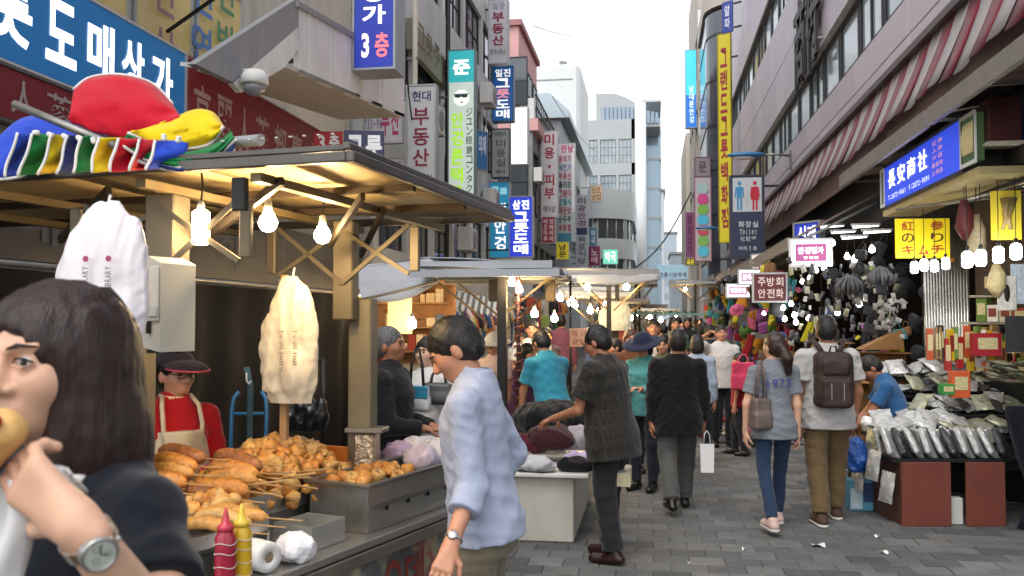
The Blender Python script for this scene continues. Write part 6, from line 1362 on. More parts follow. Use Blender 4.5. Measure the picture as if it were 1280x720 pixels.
for k, (px, py0, py1, hx, lab) in enumerate(((1220, 268, 330, 'a89a78', 'hanging bunch of pale dried ginseng'), (1245, 330, 372, 'c9b88a', 'hanging net of golden dried roots'), (1258, 345, 388, 'd0ccc4', 'white sign card with a black figure hanging over the shelf'), (1275, 330, 380, 'b8c4d4', 'pale blue hanging card at the shop edge'), (1205, 250, 300, '5a2024', 'dark red cloth hanging in the shop corner'), (1268, 395, 440, '2a2c30', 'black hanging packets at the shop edge'))):
    a, b = P(px, py0, 7.9), P(px, py1, 7.9); h_ = a.z-b.z; e = thing('hanging_goods', lab, 'goods', a); m = H('hang_'+hx, hx, rough=.6, var=.3, scale=18, bump=.5, bscale=40)
    if k in (2, 3, 5): MB().box((-.08, -.006, -h_), (.08, .006, 0), .003).build('card', m, e)
    else: MB().tube([(0, 0, 0), (.01, 0, -h_*.3), (0, .01, -h_*.7), (0, 0, -h_)], [.03, .07, .08, .02], 10).build('bundle', m, e)
    if k == 2: MB().ell((0, -.008, -h_*.5), (.025, .003, .08), 10, 8).build('printed_mark', black_m, e)
    MB().tube([(0, 0, 0), (0, 0, .3)], .003, 5).build('string', black_m, e)
# fluted steel shutter post
fl_ = thing('steel_pillar', 'fluted bright steel pillar beside the lamp row', 'pillar', P(1182, 400, 9.6))
a, b = P(1156, 400, 9.6), P(1212, 400, 9.4); m_ = 15
for k in range(m_):
    q = a.lerp(b, (k+.5)/m_); MB().tube([(q.x, q.y, 0), (q.x, q.y, 2.75)], .021, 8).build('flute', steel, fl_, world=True)
# lamps of the corner shop
sock_b = H('black_socket', '1a1a1a', rough=.5)
for k, (px, py) in enumerate(((1143, 334), (1155, 331), (1168, 332), (1182, 329))): bulb(P(px, py, 8.6), 'white jar lamp in the row under the yellow kimchi poster', .036, cool_bulb, 'lamps under the yellow poster', 'jar', .45, sock_b)
for k, (px, py) in enumerate(((1209, 324), (1226, 322), (1248, 318), (1270, 314))): bulb(P(px, py, 7.2), 'large white jar lamp in the row before the stepped shelf', .042, cool_bulb, 'lamps before the stepped shelf', 'jar', .5, sock_b)
e = thing('ceiling_rail', 'thin steel rails and cables under the corner shop ceiling', 'rail', P(1180, 260, 8)); 
for k in range(4): MB().tube([P(1120+30*k, 262-4*k, 8.8-.2*k), P(1300, 240-6*k, 7.6-.2*k)], .012, 6).build('rail', steel_d, e, world=True)
# ------------------------------------------------------------------ hat and bag shops
for k, (px, py, w_, h_, d, lab) in enumerate(((1052, 515, 70, 72, 9.4, 'large brown cardboard carton at the bottom of the carton wall'), (1108, 500, 56, 64, 9.6, 'brown carton stacked behind the blue polo'), (1085, 455, 90, 26, 9.7, 'wide flat carton on top of the carton wall'), (1040, 450, 40, 40, 9.8, 'small brown carton at the left of the carton wall'))):
    c = P(px, py, d); sx_, sz_ = w_/F*d/2, h_/F*d/2; e = thing('cardboard_box', lab, 'box', (c.x, c.y+.2, c.z-sz_), R(4*(k-1.5))); cb = H('brown_card', '8a6238', rough=.8, var=.12, scale=5)
    MB().box((-sx_, -.2, 0), (sx_, .2, sz_*2), .006).build('carton', cb, e); MB().box((-sx_, -.203, sz_*1.05), (sx_, -.2005, sz_*1.12)).build('tape', H('brown_tape', '6f4d2c', rough=.4), e)
    for s in (-1, 1): MB().obox((s*sx_*.5, -.2+(.02 if k % 2 else 0), sz_*2+.012), (1, 0, 0), (0, 1, 0), (0, 0, 1), (sx_*.49, .19, .004)).build('flap', cb, e)
o = MB().prism([P(1075, 437, 9.4), P(1128, 412, 9.5), P(1130, 437, 9.5)], (0, .25, 0)).build('box_flap', H('brown_card', '8a6238')); tag(o, 'raised cardboard flap above the carton wall', 'cardboard')
gray_f = H('grey_feather', '55555a', rough=.8, var=.3, scale=20)
def duster(px, py, d, r, lab):
    c = P(px, py, d); e = thing('feather_bunch', lab, 'feathers', c); g2 = random.Random(int(px))
    for k in range(60):
        an = g2.uniform(0, 6.283); ln = r*g2.uniform(.7, 1.15); dr = g2.uniform(.35, .9)
        MB().tube([(0, 0, .02), (math.cos(an)*ln*.5*dr, math.sin(an)*ln*.5*dr, -.02), (math.cos(an)*ln*dr, math.sin(an)*ln*dr, -r*.55), (math.cos(an)*ln*1.02*dr, math.sin(an)*ln*dr, -r*1.1*g2.uniform(.8, 1.1))], [.006, .016, .018, .004], 5).build('plume', gray_f, e)
    MB().tube([(0, 0, 0), (0, 0, .25)], .004, 5).build('string', black_m, e)
duster(1100, 335, 9.4, .17, 'grey feather bunch hanging nearest the yellow poster'); duster(1062, 346, 10.2, .19, 'grey feather bunch hanging left of the other one')
for k, (px, py, d) in enumerate(((1059, 321, 11), (1068, 324, 10.6), (1079, 318, 10.2), (1090, 312, 9.8), (979, 385, 13), (989, 380, 12.5), (993, 394, 12), (981, 399, 13), (1011, 398, 12), (1047, 391, 11), (1074, 380, 10.4), (995, 403, 12.6), (1030, 335, 12), (1020, 338, 12.6), (1041, 304, 12), (965, 372, 15), (955, 392, 16), (1003, 352, 14), (1012, 348, 13.5))):
    bulb(P(px, py, d), 'small white bulb in the dim hat and bag shop', .034, cool_bulb, 'white bulbs in the hat and bag shop', 'pear', .2, sock_b)
for k in range(5):
    a = P(1040+14*k, 284+7*(k % 3), 13-.5*k); e = thing('tube_lamp', 'slim white tube lamp under the dim shop ceiling', 'lamp', a, 0, 'tube lamps under the shop ceiling'); MB().tube([(-.16, 0, 0), (.16, 0, .02)], .012, 8).build('tube', M('dim_tube', (.9, .95, 1), rough=.3, var=0, emit=2.5), e); MB().box((-.18, -.02, .02), (.18, .02, .05)).build('fitting', white_m, e)
# hanging hats, bags, scarves and slippers
def mk_hat(m):
    return MB().lathe([(.0, .10), (.06, .095), (.085, .06), (.09, .0), (.17, -.02), (.172, -.026), (.09, -.008), (0, .0)], n=14).mesh('hat', m)
def mk_bag(m, seed):
    mb = MB(); mb.box((-.12, -.045, -.24), (.12, .045, -.02), .03); mb.tube([(-.07, 0, -.03), (-.05, 0, .1), (0, 0, .15), (.05, 0, .1), (.07, 0, -.03)], .008, 6); return mb.mesh('bag', m)
def mk_scarf(m): return MB().sheet(lambda u, v: ((u-.5)*.16*(1+.3*v), .03*math.sin(u*14)+.02*math.sin(v*5), -.5*v), 10, 8, .008).mesh('scarf', m)
def mk_slip(m): return MB().ell((0, 0, 0), (.05, .12, .035), 10, 7).mesh('slipper', m)
gc = [('8a1c24', 'red'), ('2a2a2e', 'black'), ('3a7f8a', 'teal'), ('8a4a86', 'purple'), ('c98a2a', 'orange'), ('b9b4aa', 'cream'), ('4a6a2a', 'green'), ('c05a80', 'pink'), ('4a5a8a', 'blue'), ('7a5a3a', 'brown'), ('b8b02a', 'lime')]
pool = []
for hx, nm in gc:
    m = cloth('goods_'+hx, hx, bump=.3); pool.append((nm, {'hat': mk_hat(m), 'bag': mk_bag(m, 1), 'scarf': mk_scarf(m), 'slipper': mk_slip(m)}))
g_ = random.Random(5)
def hang_goods(n, x0, x1, y0, y1, z0, z1, where, dark=False, kinds=('hat', 'bag', 'scarf', 'slipper'), ks=.85):
    for k in range(n):
        y = y0+(y1-y0)*g_.random(); nm, ms = g_.choice(pool) if not dark or g_.random() < .25 else pool[1]; kd = g_.choice(kinds); x = g_.uniform(x0, x1); z = g_.uniform(z0, z1)
        o = link('hanging_'+kd, ms[kd], None, (x, y, z), (g_.uniform(-.5, .5) if kd != 'hat' else g_.uniform(.8, 1.8), g_.uniform(-.3, .3), g_.uniform(-1.2, 1.2)), g_.uniform(.85, 1.2)*ks); tag(o, '%s %s hanging %s' % (nm, kd, where), kd, '%s %ss %s' % (nm, kd, where))
hang_goods(60, 2.3, 3.2, 9.8, 13.2, .95, 2.7, 'in the dim hat and bag shop', True, ('bag', 'scarf', 'slipper'), .62); hang_goods(16, 2.3, 3.2, 10.4, 13.2, 1.2, 2.6, 'in the dim hat and bag shop', True, ('hat',), .7)
hang_goods(130, 1.75, 2.6, 13.4, 20, .6, 2.6, 'before the colourful right shops')
hang_goods(70, 1.7, 2.4, 20, 31, .6, 2.7, 'in the far right shops', kinds=('bag', 'scarf', 'hat'))
for k in range(60):                                          # shiny trinket net
    q = P(g_.uniform(1093, 1128), 372+g_.random()*58, 9.5+g_.random()*.3); o = link('foil_trinket', packs[k % 2], None, tuple(q), (g_.uniform(0, 6), g_.uniform(0, 6), g_.uniform(0, 6)), .28); tag(o, 'small shiny trinket in the silver net beside the carton wall', 'trinket', 'trinkets in the silver net')
for k in range(150):
    q = P(g_.uniform(985, 1125), 330+g_.random()*105, 10.2+g_.random()*2.2); o = link('accessory_card', packs[(4, 4, 0, 2)[k % 4]], None, tuple(q), (g_.uniform(-.4, .4), g_.uniform(-.4, .4), g_.uniform(-1, 1)), g_.uniform(.22, .42)); tag(o, 'small glinting accessory card hung in the dim hat and bag shop', 'accessory', 'accessory cards in the dim shop')
# shoes and cloths spread on the ground
e = thing('ground_sheet', 'low mat with shoes and cloths spread on the street before the right shops', 'mat', onZ(925, 540, 0)); MB().box((-.55, -1.3, .004), (.75, 1.6, .02)).build('mat', cloth('mat_grey', '55505a'), e)
for k in range(60):
    nm, ms = g_.choice(pool); q = Vector(e.location)+Vector((g_.uniform(-.5, .7), g_.uniform(-1.2, 1.5), .055+.02*g_.random())); o = link('slipper', ms['slipper'], None, tuple(q), (g_.uniform(-.2, .2), 0, g_.uniform(0, 6)), g_.uniform(.9, 1.3)); tag(o, nm+' slipper laid out on the ground mat', 'slipper', nm+' slippers on the ground mat')
for k in range(10):
    hx = ['c02a58', '8a5ab0', 'd0c8c8', '3a8aa0', 'b03a3a', 'd09aa8', '5a5a9a', 'c8b84a', '2a2a30', 'a8a0b8'][k]; q = Vector(e.location)+Vector((g_.uniform(-.45, .6), g_.uniform(-1.1, 1.4), .03)); crumple('folded_cloth', ['crimson', 'violet', 'white', 'teal', 'brick', 'pale pink', 'indigo', 'mustard', 'black', 'lilac'][k]+' folded cloth on the ground mat', 'cloth', tuple(q), .13, 300+k, cloth('mat_cloth_'+hx, hx), (1.2, 1, .4), .016)
# litter
for k, (px, py, r_) in enumerate(((1023, 683, .05), (1105, 692, .03), (905, 566, .04), (1096, 672, .02), (930, 688, .015), (862, 706, .012))):
    q = onZ(px, py, .0); o = MB().sheet(lambda u, v: ((u-.5)*r_*2, (v-.5)*r_*1.4, .012+.012*math.sin(u*5+k)*math.cos(v*4)), 6, 5, .001).build('paper_scrap', white_m if k != 2 else black_m, None, loc=(q.x, q.y, .002)); tag(o, ['largest crumpled white paper scrap on the paving near the packet stall', 'white paper scrap closest to the packet stall boards', 'small black strap lying on the paving', 'tiny pale scrap beside the packet stall', 'tiny white scrap on open paving', 'tiny white scrap near the checked shirt man'][k], 'litter')
# cables across the street
e = thing('street_cable', 'black cable sagging across the far street', 'cable', P(790, 330, 40)); A_, B_ = P(795, 334, 38), P(864, 240, 38)
MB().tube([A_.lerp(B_, t/12)+Vector((0, 0, -.5*math.sin(t/12*math.pi))) for t in range(13)], .03, 5).build('cable', black_m, e, world=True)
for k, (a, b, lab) in enumerate(((P(690, 120, 40), P(745, 190, 60), 'thin cable from the pink house to the grey clad house'), (P(668, 33, 37), P(740, 42, 70), 'thin cable from the pink house roof'), (P(505, 20, 16), P(515, 150, 16.5), 'loose cable down the tiled house'))):
    e = thing('street_cable', lab, 'cable', a); MB().tube([a.lerp(b, t/8)+Vector((0, 0, -.3*math.sin(t/8*math.pi))) for t in range(9)], .015, 5).build('cable', black_m, e, world=True)
# ------------------------------------------------------------------ people
skin = M('skin', hexc('b98468'), rough=.5, var=.08, scale=14, sss=.12, bump=.08, bscale=120)
skin_t = M('skin_tan', hexc('a06c50'), rough=.5, var=.08, scale=14, sss=.1, bump=.08, bscale=120)
skin_p = M('skin_pale', hexc('d2a489'), rough=.48, var=.06, scale=14, sss=.15, bump=.06, bscale=140)
hair_b = M('hair_black', (.012, .010, .009), rough=.42, var=.4, scale=60, bump=.5, bscale=120, stretch=(1, 1, .12), spec=.4)
hair_br = M('hair_brown', (.03, .014, .010), rough=.36, var=.5, scale=60, bump=.5, bscale=120, stretch=(1, 1, .12), spec=.45)
hair_rd = M('hair_auburn', (.08, .025, .015), rough=.4, var=.5, scale=60, bump=.5, bscale=120, stretch=(1, 1, .12))
hair_g = M('hair_grey', (.10, .10, .10), rough=.5, var=.6, scale=60, bump=.5, bscale=120, stretch=(1, 1, .12))
lip_m = H('lips', '9a5048', rough=.4, var=.05); eye_w = H('eye_white', 'cfc8c2', rough=.2, var=.02); eye_d = H('eye_dark', '17110e', rough=.15, var=0)
def Vn(*a): return Vector(a)
def hand_sdf(s, W, d, pn, side, curl=.5, sc=1.0, spread=.06):
    """palm, four fingers and thumb grown from the wrist W; d: direction, pn: palm side normal, side: thumb side"""
    d = d.normalized(); pn = (pn-d*pn.dot(d)).normalized(); th = d.cross(pn)*side
    kn = W+d*.085*sc
    s.cap(W-d*.02*sc, W+d*.02*sc, .026*sc, .028*sc, .012, (pn, .8))
    for q, wq in ((-.026, .9), (-.009, 1), (.009, 1), (.026, 1)): s.cap(W+th*q*.5*sc+d*.01*sc, kn+th*q*sc, .014*sc, .0125*sc, .012)
    for i, (q, L) in enumerate(((.028, .072), (.0095, .08), (-.0095, .074), (-.027, .058))):
        p0 = kn+th*q*sc; a = curl*(.75+.12*i); dir_ = d+th*(q/.028)*spread
        for k, f in enumerate((.45, .32, .27)):
            ang = a*(k+.7); v = (dir_*math.cos(ang)+pn*math.sin(ang)).normalized(); p1_ = p0+v*L*f*sc
            s.cap(p0, p1_, (.0092-.0008*k)*sc, (.0086-.0009*k)*sc, .003); p0 = p1_
    p0 = W+th*.018*sc+d*.022*sc; v = (d*.6+th*.75+pn*.25).normalized(); p1_ = p0+v*.042*sc; s.cap(p0, p1_, .014*sc, .0115*sc, .01)
    v2 = (d*.85+th*.25+pn*(.3+.4*curl)).normalized(); p2_ = p1_+v2*.03*sc; s.cap(p1_, p2_, .0105*sc, .0095*sc, .004); s.cap(p2_, p2_+(v2*.8+pn*.3*curl)*.026*sc, .0095*sc, .0075*sc, .003)
def head_sdf(s, hp, Rh, k=1.0, female=False, hi=False):
    E_ = lambda c, r, kk=.02, op='add': s.ell(hp(*c), [q*k for q in r], kk*k, Rh, op)
    E_((0, -.012, .145), (.074, .094, .09), .02); E_((0, .03, .085), (.056 if not female else .052, .062, .068), .03)
    E_((0, .06, .045), (.03, .03, .024), .03)                                   # chin
    E_((.038, .05, .10), (.026, .03, .03), .03); E_((-.038, .05, .10), (.026, .03, .03), .03)   # cheeks
    s.cap(hp(0, .085, .135), hp(0, .108, .098), .009*k, .0135*k, .012*k)          # nose
    for sx in (-1, 1):
        E_((sx*.014, .094, .092), (.009, .011, .008), .006)
        E_((sx*.077, -.012, .105), (.011, .02, .033), .006)                       # ears
        E_((sx*.03, .088, .128), (.019, .014, .012), .014, 'sub') if hi else None
        if hi: E_((sx*.031, .073, .128), (.016, .014, .012), .004)
        s.cap(hp(sx*.012, .088, .148), hp(sx*.045, .074, .15), .007*k, .006*k, .012*k)
    s.cap(hp(-.016, .085, .066), hp(.016, .085, .066), .0075*k, None, .01*k); s.cap(hp(-.014, .083, .056), hp(.014, .083, .056), .008*k, None, .01*k)
HAIRCUT = {}
def hair_sdf(s, hp, Rh, k, style):
    E_ = lambda c, r, kk=.01, op='add': s.ell(hp(*c), [q*k for q in r], kk*k, Rh, op)
    fwd = Rh @ Vector((0, 1, 0)); up = Rh @ Vector((0, 0, 1))
    if style in ('short', 'thin', 'bun', 'pony'):
        E_((0, -.018, .150), (.084, .102, .098), .0); E_((0, -.045, .10), (.074, .066, .075), .03)
        E_((0, .085, .085), (.078, .085, .082), .01, 'sub'); E_((.09, .03, .05), (.03, .06, .07), .01, 'sub'); E_((-.09, .03, .05), (.03, .06, .07), .01, 'sub')
        if style == 'thin': E_((0, .05, .20), (.05, .06, .06), .02, 'sub')
        s.cut(hp(0, 0, .035 if style == 'short' else .03), -up)
        if style == 'pony':
            p0 = hp(.0, -.11, .12); p1_ = hp(.02, -.15, .02); p2_ = hp(.05, -.13, -.10)
            s.cap(p0, p1_, .03*k, .045*k, .03*k); s.cap(p1_, p2_, .045*k, .028*k, .03*k)
        if style == 'bun': E_((0, -.11, .16), (.04, .04, .04), .02)
    elif style == 'bob':
        E_((0, -.018, .150), (.088, .106, .10), .0); E_((0, -.045, .06), (.09, .075, .10), .05); E_((0, .10, .085), (.062, .07, .085), .015, 'sub'); s.cut(hp(0, 0, -.02), -up)
    elif style == 'long':
        E_((0, -.018, .150), (.088, .106, .10), .0); E_((0, -.05, .03), (.09, .07, .14), .05); E_((0, -.06, -.08), (.085, .05, .12), .05); E_((0, .10, .085), (.062, .07, .085), .015, 'sub'); s.cut(hp(0, 0, -.17), -up)
    s.wrinkle(.0025, 150, 5, (1, 1, .25))
DN = Vn(.10, .02, -1)
def person(label, px, d, H_, face, shirt=None, trousers=None, shoes=None, hair=('short', None), sk=None, female=False, lean=0., headyaw=0., headpitch=0., larm=None, rarm=None, stride=0., vox=.011, group=None, width=1.0, hands=True, seated=False, lift=0., feats=True, jacket=False, zoff=0., parts=None, cat='person', curl=.55, glasses=False, skirt=None):
    sk = sk or skin; base = onZ(px, 400+1100*CAMZ/d, 0); s_ = H_/1.70
    e = thing('person', label, cat, (base.x, base.y, zoff), -R(face), group)
    th = R(lean); Rt = Matrix.Rotation(-th, 3, 'X'); hipz = (.93 if not seated else .50)*s_; hip = Vn(0, 0, hipz)
    def tp(x, y, z): return hip + Rt @ Vn(x*s_, y*s_, z*s_)
    Rh = Rt @ Matrix.Rotation(R(-headyaw), 3, 'Z') @ Matrix.Rotation(R(-headpitch), 3, 'X')
    nb = tp(0, -.012, .525)
    def hp(x, y, z): return nb + Rh @ Vn(x*s_, y*s_, z*s_)
    sw = (.185 if not female else .162)*width
    J = {}
    for sd, arm in ((1, rarm), (-1, larm)):
        u_, f_ = arm if arm else ((.12, .03, -1), (.04, .16, -1))
        S = tp(sd*sw, -.005, .422); u_ = Vn(sd*u_[0], u_[1], u_[2]).normalized(); f_ = Vn(sd*f_[0], f_[1], f_[2]).normalized()
        El = S+u_*.285*s_; W_ = El+f_*.245*s_; J[sd] = (S, El, W_, u_, f_)
    legs = {}
    for sd in (1, -1):
        if seated:
            hj = Vn(sd*.09*s_, 0, hipz); kn = Vn(sd*.16*s_, .40*s_, hipz+.04); an = Vn(sd*.14*s_, .36*s_, .08*s_)
        else:
            fo = sd*stride/2; hj = Vn(sd*.088*s_, 0, hipz-.03*s_); lf = lift if fo < 0 else 0; an = Vn(sd*.095*s_, fo, .085*s_+lf); kn = (hj+an)/2+Vn(sd*.012, .025+(.10*lf/.1 if lf else 0)+abs(fo)*.12, .02)
        legs[sd] = (hj, kn, an)
    allp = [nb, hp(0, 0, .26), hip]+[q for t in J.values() for q in t[:3]]+[q for t in legs.values() for q in t]
    def grid(pts, mg, h): return SDF([min(p[i] for p in pts)-mg for i in range(3)], [max(p[i] for p in pts)+mg for i in range(3)], h)
    wx = width
    rx_b = [.150, .165, .140, .150, .165, .150, .10, .055] if not female else [.155, .165, .120, .125, .14, .13, .085, .048]
    ry_b = [.10, .112, .098, .105, .112, .088, .066, .05]; zs_b = [-.10, -.02, .12, .22, .34, .44, .49, .53]; yo_b = [-.01, -.01, 0, .008, .01, -.005, -.012, -.015]
    # body
    b = grid(allp, .16, max(vox, .012))
    b.loft(hip, Rt, [z*s_ for z in zs_b], [r*s_*wx for r in rx_b], [r*s_*(.5+.5*wx) for r in ry_b], [y*s_ for y in yo_b])
    b.cap(tp(0, -.012, .46), hp(0, .0, .08), .058*s_*(.92 if female else 1), .052*s_, .03)
    for sd in (1, -1):
        S, El, W_, u_, f_ = J[sd]; b.cap(tp(sd*sw*.5, -.005, .43), S, .05*s_, .048*s_, .03); b.cap(S, El, .046*s_, .038*s_, .02); b.cap(El, W_, .038*s_, .026*s_, .015)
        hj, kn, an = legs[sd]; b.cap(hj, kn, .078*s_, .052*s_, .03); b.cap(kn, an, .05*s_, .036*s_, .02)
        if not hands: b.cap(W_, W_+f_*.1*s_, .03*s_, .022*s_, .02)
    prt = [b.raw()]
    hd = SDF([nb[i]-.22 for i in range(3)], [nb[i]+.30 for i in range(3)], min(vox, .009)); head_sdf(hd, hp, Rh, s_, female, vox < .008)
    hd.cap(tp(0, -.012, .47), hp(0, -.0, .08), .057*s_*(.92 if female else 1), .052*s_, .03); prt.append(hd.raw())
    if hands:
        for sd in (1, -1):
            S, El, W_, u_, f_ = J[sd]; hs_ = SDF([W_[i]-.2 for i in range(3)], [W_[i]+.2 for i in range(3)], .0042 if vox < .008 else .0055)
            hs_.cap(W_-f_*.05, W_, .029*s_, .026*s_, .01); hand_sdf(hs_, W_, f_, Vn(-sd, .1, .1) if f_.z < -.6 else Vn(0, 0, -1) if abs(f_.z) < .6 else Vn(0, -1, 0), 1 if sd < 0 else -1, curl, s_); prt.append(hs_.raw())
    link('body', np_mesh('body', prt, sk), e)
    # top
    if shirt:
        m = shirt['mat']; lo = shirt.get('loose', .016); sl = shirt.get('sleeve', 'short'); hem = shirt.get('hem', -.13)
        t = grid([nb, hip, tp(0, 0, hem)]+[q for k in J.values() for q in k[:3]], .2, vox)
        zz = [hem, -.03, .12, .22, .34, .44, .50, .545]; rr = [rx_b[1]+lo+.018, rx_b[1]+lo+.015, rx_b[2]+lo+.012, rx_b[3]+lo+.006, rx_b[4]+lo+.002, rx_b[5]+lo, rx_b[6]+.016, .066]
        r2 = [ry_b[1]+lo+.020, ry_b[1]+lo+.016, ry_b[2]+lo+.01, ry_b[3]+lo+.006, ry_b[4]+lo, ry_b[5]+lo, ry_b[6]+.014, .062]; yo = [-.01]+yo_b[1:]
        if female: r2[4] += .016; yo = yo[:]; yo[4] += .012
        t.loft(hip, Rt, [z*s_ for z in zz], [r*s_*wx for r in rr], [r*s_*(.4+.6*wx) for r in r2], [y*s_ for y in yo])
        for sd in (1, -1):
            S, El, W_, u_, f_ = J[sd]; c_in = tp(sd*sw*.55, -.005, .42)
            t.cap(c_in, S, (.060+lo*.5)*s_, (.048+lo*.5)*s_, .03)
            if sl == 'short':
                ce = S+u_*.19*s_; t.cap(S, S+u_*.26*s_, (.049+lo*.6)*s_, (.052+lo)*s_, .03, cuts=((ce, u_),))
            elif sl == 'long':
                t.cap(S, El, (.048+lo*.6)*s_, (.046+lo*.6)*s_, .03); ce = El+f_*.225*s_; t.cap(El, W_, (.045+lo*.6)*s_, (.034+lo*.5)*s_, .02, cuts=((ce, f_),))
            elif sl == 'rolled':
                t.cap(S, El, (.048+lo*.6)*s_, (.047+lo*.6)*s_, .03); ce = El+f_*.11*s_; t.cap(El, El+f_*.15*s_, (.046+lo*.5)*s_, (.044+lo*.5)*s_, .02, cuts=((ce, f_),)); t.cap(El+f_*.06*s_, El+f_*.11*s_, (.050+lo*.5)*s_, None, .006, cuts=((ce, f_),))
        sd_ = shirt.get('seed', int(px)); t.folds(shirt.get('wr', .0045)*.7, 34, sd_, (1, .7, 1.2)); t.folds(.0015, 75, sd_+1)
        if shirt.get('vneck'): t.ell(tp(0, .10, .47), [.05*s_, .07*s_, .10*s_], .0, Rt, 'sub')
        upv = Rt @ Vn(0, 0, 1)
        t.cut(tp(0, 0, .54), upv); t.cut(tp(0, 0, hem), -upv)
        name_ = 'jacket' if jacket else shirt.get('name', 'shirt')
        so_ = link(name_, np_mesh(name_, [t.raw()], m), e)
        if shirt.get('collar'):
            cl = SDF([nb[i]-.14 for i in range(3)], [nb[i]+.14 for i in range(3)], min(vox, .008))
            Rc = Rt @ Matrix.Rotation(R(12), 3, 'X'); cl.loft(nb+Rt @ Vn(0, 0, -.015), Rc, [-.025*s_, .0, .045*s_], [.088*s_, .078*s_, .066*s_], [.082*s_, .074*s_, .062*s_], [0, 0, .0], .0)
            cl.cap(nb+Rt @ Vn(0, 0, -.05), nb+Rc @ Vn(0, .0, .06), .058*s_, .056*s_, .0, op='sub'); cl.ell(nb+Rt @ Vn(0, .085*s_, -.01), [.022*s_, .05, .06*s_], .0, Rt, 'sub')
            link('collar', np_mesh('collar', [cl.raw()], m), so_)
        if sl in ('rolled',):
            pass
    if skirt or trousers:
        tr = trousers; m = tr['mat']; lo = tr.get('loose', .012)
        t = grid([hip+Vn(0, 0, .12)]+[q for k in legs.values() for q in k], .15, vox)
        t.loft(hip, Rt if lean < 12 else Matrix.Rotation(-th*.5, 3, 'X'), [-.14*s_, -.03*s_, .08*s_, .11*s_], [(.14+lo)*s_*wx, (.165+lo)*s_*wx, (.158+lo)*s_*wx, (.15+lo)*s_*wx], [(.10+lo)*s_, (.115+lo)*s_, (.108+lo)*s_, (.10+lo)*s_], [-.01, -.012, -.005, 0])
        for sd in (1, -1):
            hj, kn, an = legs[sd]; t.cap(hj, kn, (.082+lo)*s_, (.056+lo)*s_, .025); dv = (an-kn).normalized(); ce = an-dv*(.02 if not tr.get('crop') else .1)*s_
            t.cap(kn, an, (.054+lo)*s_, (.040+lo*1.3)*s_, .02, cuts=((ce, dv),))
        if shirt and lean < 30: t.cut(tp(0, 0, shirt.get('hem', -.13)+.035), Rt @ Vn(0, 0, 1))
        if female and not shirt: t.ell((0, -.04*s_, hipz-.07*s_), (.14*s_, .085*s_, .10*s_), .04)
        t.folds(.0035, 22, int(px)+7, (1, 1, 1.2)); t.folds(.0016, 50, int(px)+8)
        link('trousers', np_mesh('trousers', [t.raw()], m), e)
    if shoes and not seated:
        for sd in (1, -1):
            hj, kn, an = legs[sd]; z0 = an.z-.085*s_; o_ = Vn(an.x, an.y, z0)
            t = SDF((o_.x-.1, o_.y-.16, z0-.02), (o_.x+.1, o_.y+.26, z0+.16), .008)
            t.cap(o_+Vn(0, -.045, .042)*s_, o_+Vn(sd*.02, .14, .034)*s_, .043*s_, .042*s_, .02, ((0, 0, 1), .85)); t.cap(o_+Vn(0, -.01, .09)*s_, o_+Vn(0, .03, .06)*s_, .042*s_, .042*s_, .03); t.cut((0, 0, z0+.002), (0, 0, -1)); t.cut((0, 0, z0+.11*s_), (0, 0, 1))
            so2 = link('shoe', np_mesh('shoe', [t.raw()], shoes[0]), e)
            if len(shoes) > 1:
                t = SDF((o_.x-.1, o_.y-.16, z0-.02), (o_.x+.1, o_.y+.26, z0+.06), .007); t.cap(o_+Vn(0, -.047, .012)*s_, o_+Vn(sd*.02, .143, .012)*s_, .046*s_, .045*s_, .0, ((0, 0, 1), .5)); t.cut((0, 0, z0), (0, 0, -1)); t.cut((0, 0, z0+.024), (0, 0, 1)); link('sole', np_mesh('sole', [t.raw()], shoes[1]), so2)
    if hair and hair[0]:
        t = SDF([nb[i]-.30 for i in range(3)], [nb[i]+.32 for i in range(3)], min(vox, .009)); hair_sdf(t, hp, Rh, s_, hair[0]); link('hair', np_mesh('hair', [t.raw()], hair[1] or hair_b), e)
    if feats:
        for sx in (-1, 1):
            ax = (Rh @ Vn(1, 0, 0), Rh @ Vn(0, 1, 0), Rh @ Vn(0, 0, 1))
            MB().ell(hp(sx*.031, .083, .128), (.012*s_, .006*s_, .005*s_), 10, 6, ax).build('eye', eye_d, e)
            MB().tube([hp(sx*.014, .093, .147), hp(sx*.032, .089, .152), hp(sx*.05, .074, .148)], [.003, .004, .0025], 6).build('eyebrow', hair[1] or hair_b if hair else hair_b, e)
        MB().ell(hp(0, .0885, .0615), (.021*s_, .007*s_, .0075*s_), 12, 6, (Rh @ Vn(1, 0, 0), Rh @ Vn(0, 1, 0), Rh @ Vn(0, 0, 1))).build('lips', lip_m, e)
    if glasses:
        gm_ = H('spectacle_frame', '1d1a18', rough=.3, var=0); go = None
        for sx in (-1, 1):
            ring = [hp(sx*.032+.022*math.cos(a), .103-.02*abs(sx*.032+.022*math.cos(a))*10*.1, .126+.016*math.sin(a)) for a in [i*math.pi/8 for i in range(16)]]
            MB().tube(ring, .0022, 5, True, True).build('spectacle_rim', gm_, e); MB().tube([hp(sx*.054, .098, .13), hp(sx*.078, .04, .128), hp(sx*.08, -.015, .122)], .002, 5).build('spectacle_arm', gm_, e)
        MB().tube([hp(-.01, .106, .128), hp(.01, .106, .128)], .002, 5).build('spectacle_bridge', gm_, e)
    e['_j'] = 1
    del e['_j']
    info = dict(e=e, tp=tp, hp=hp, J=J, Rt=Rt, Rh=Rh, s=s_, hip=hip, nb=nb, legs=legs)
    return info
black_shoe = H('black_leather', '141312', rough=.35, var=.15); brown_shoe = H('brown_leather', '2b1512', rough=.3, var=.2); white_sole = H('white_sole', 'c8c2ba', rough=.6)
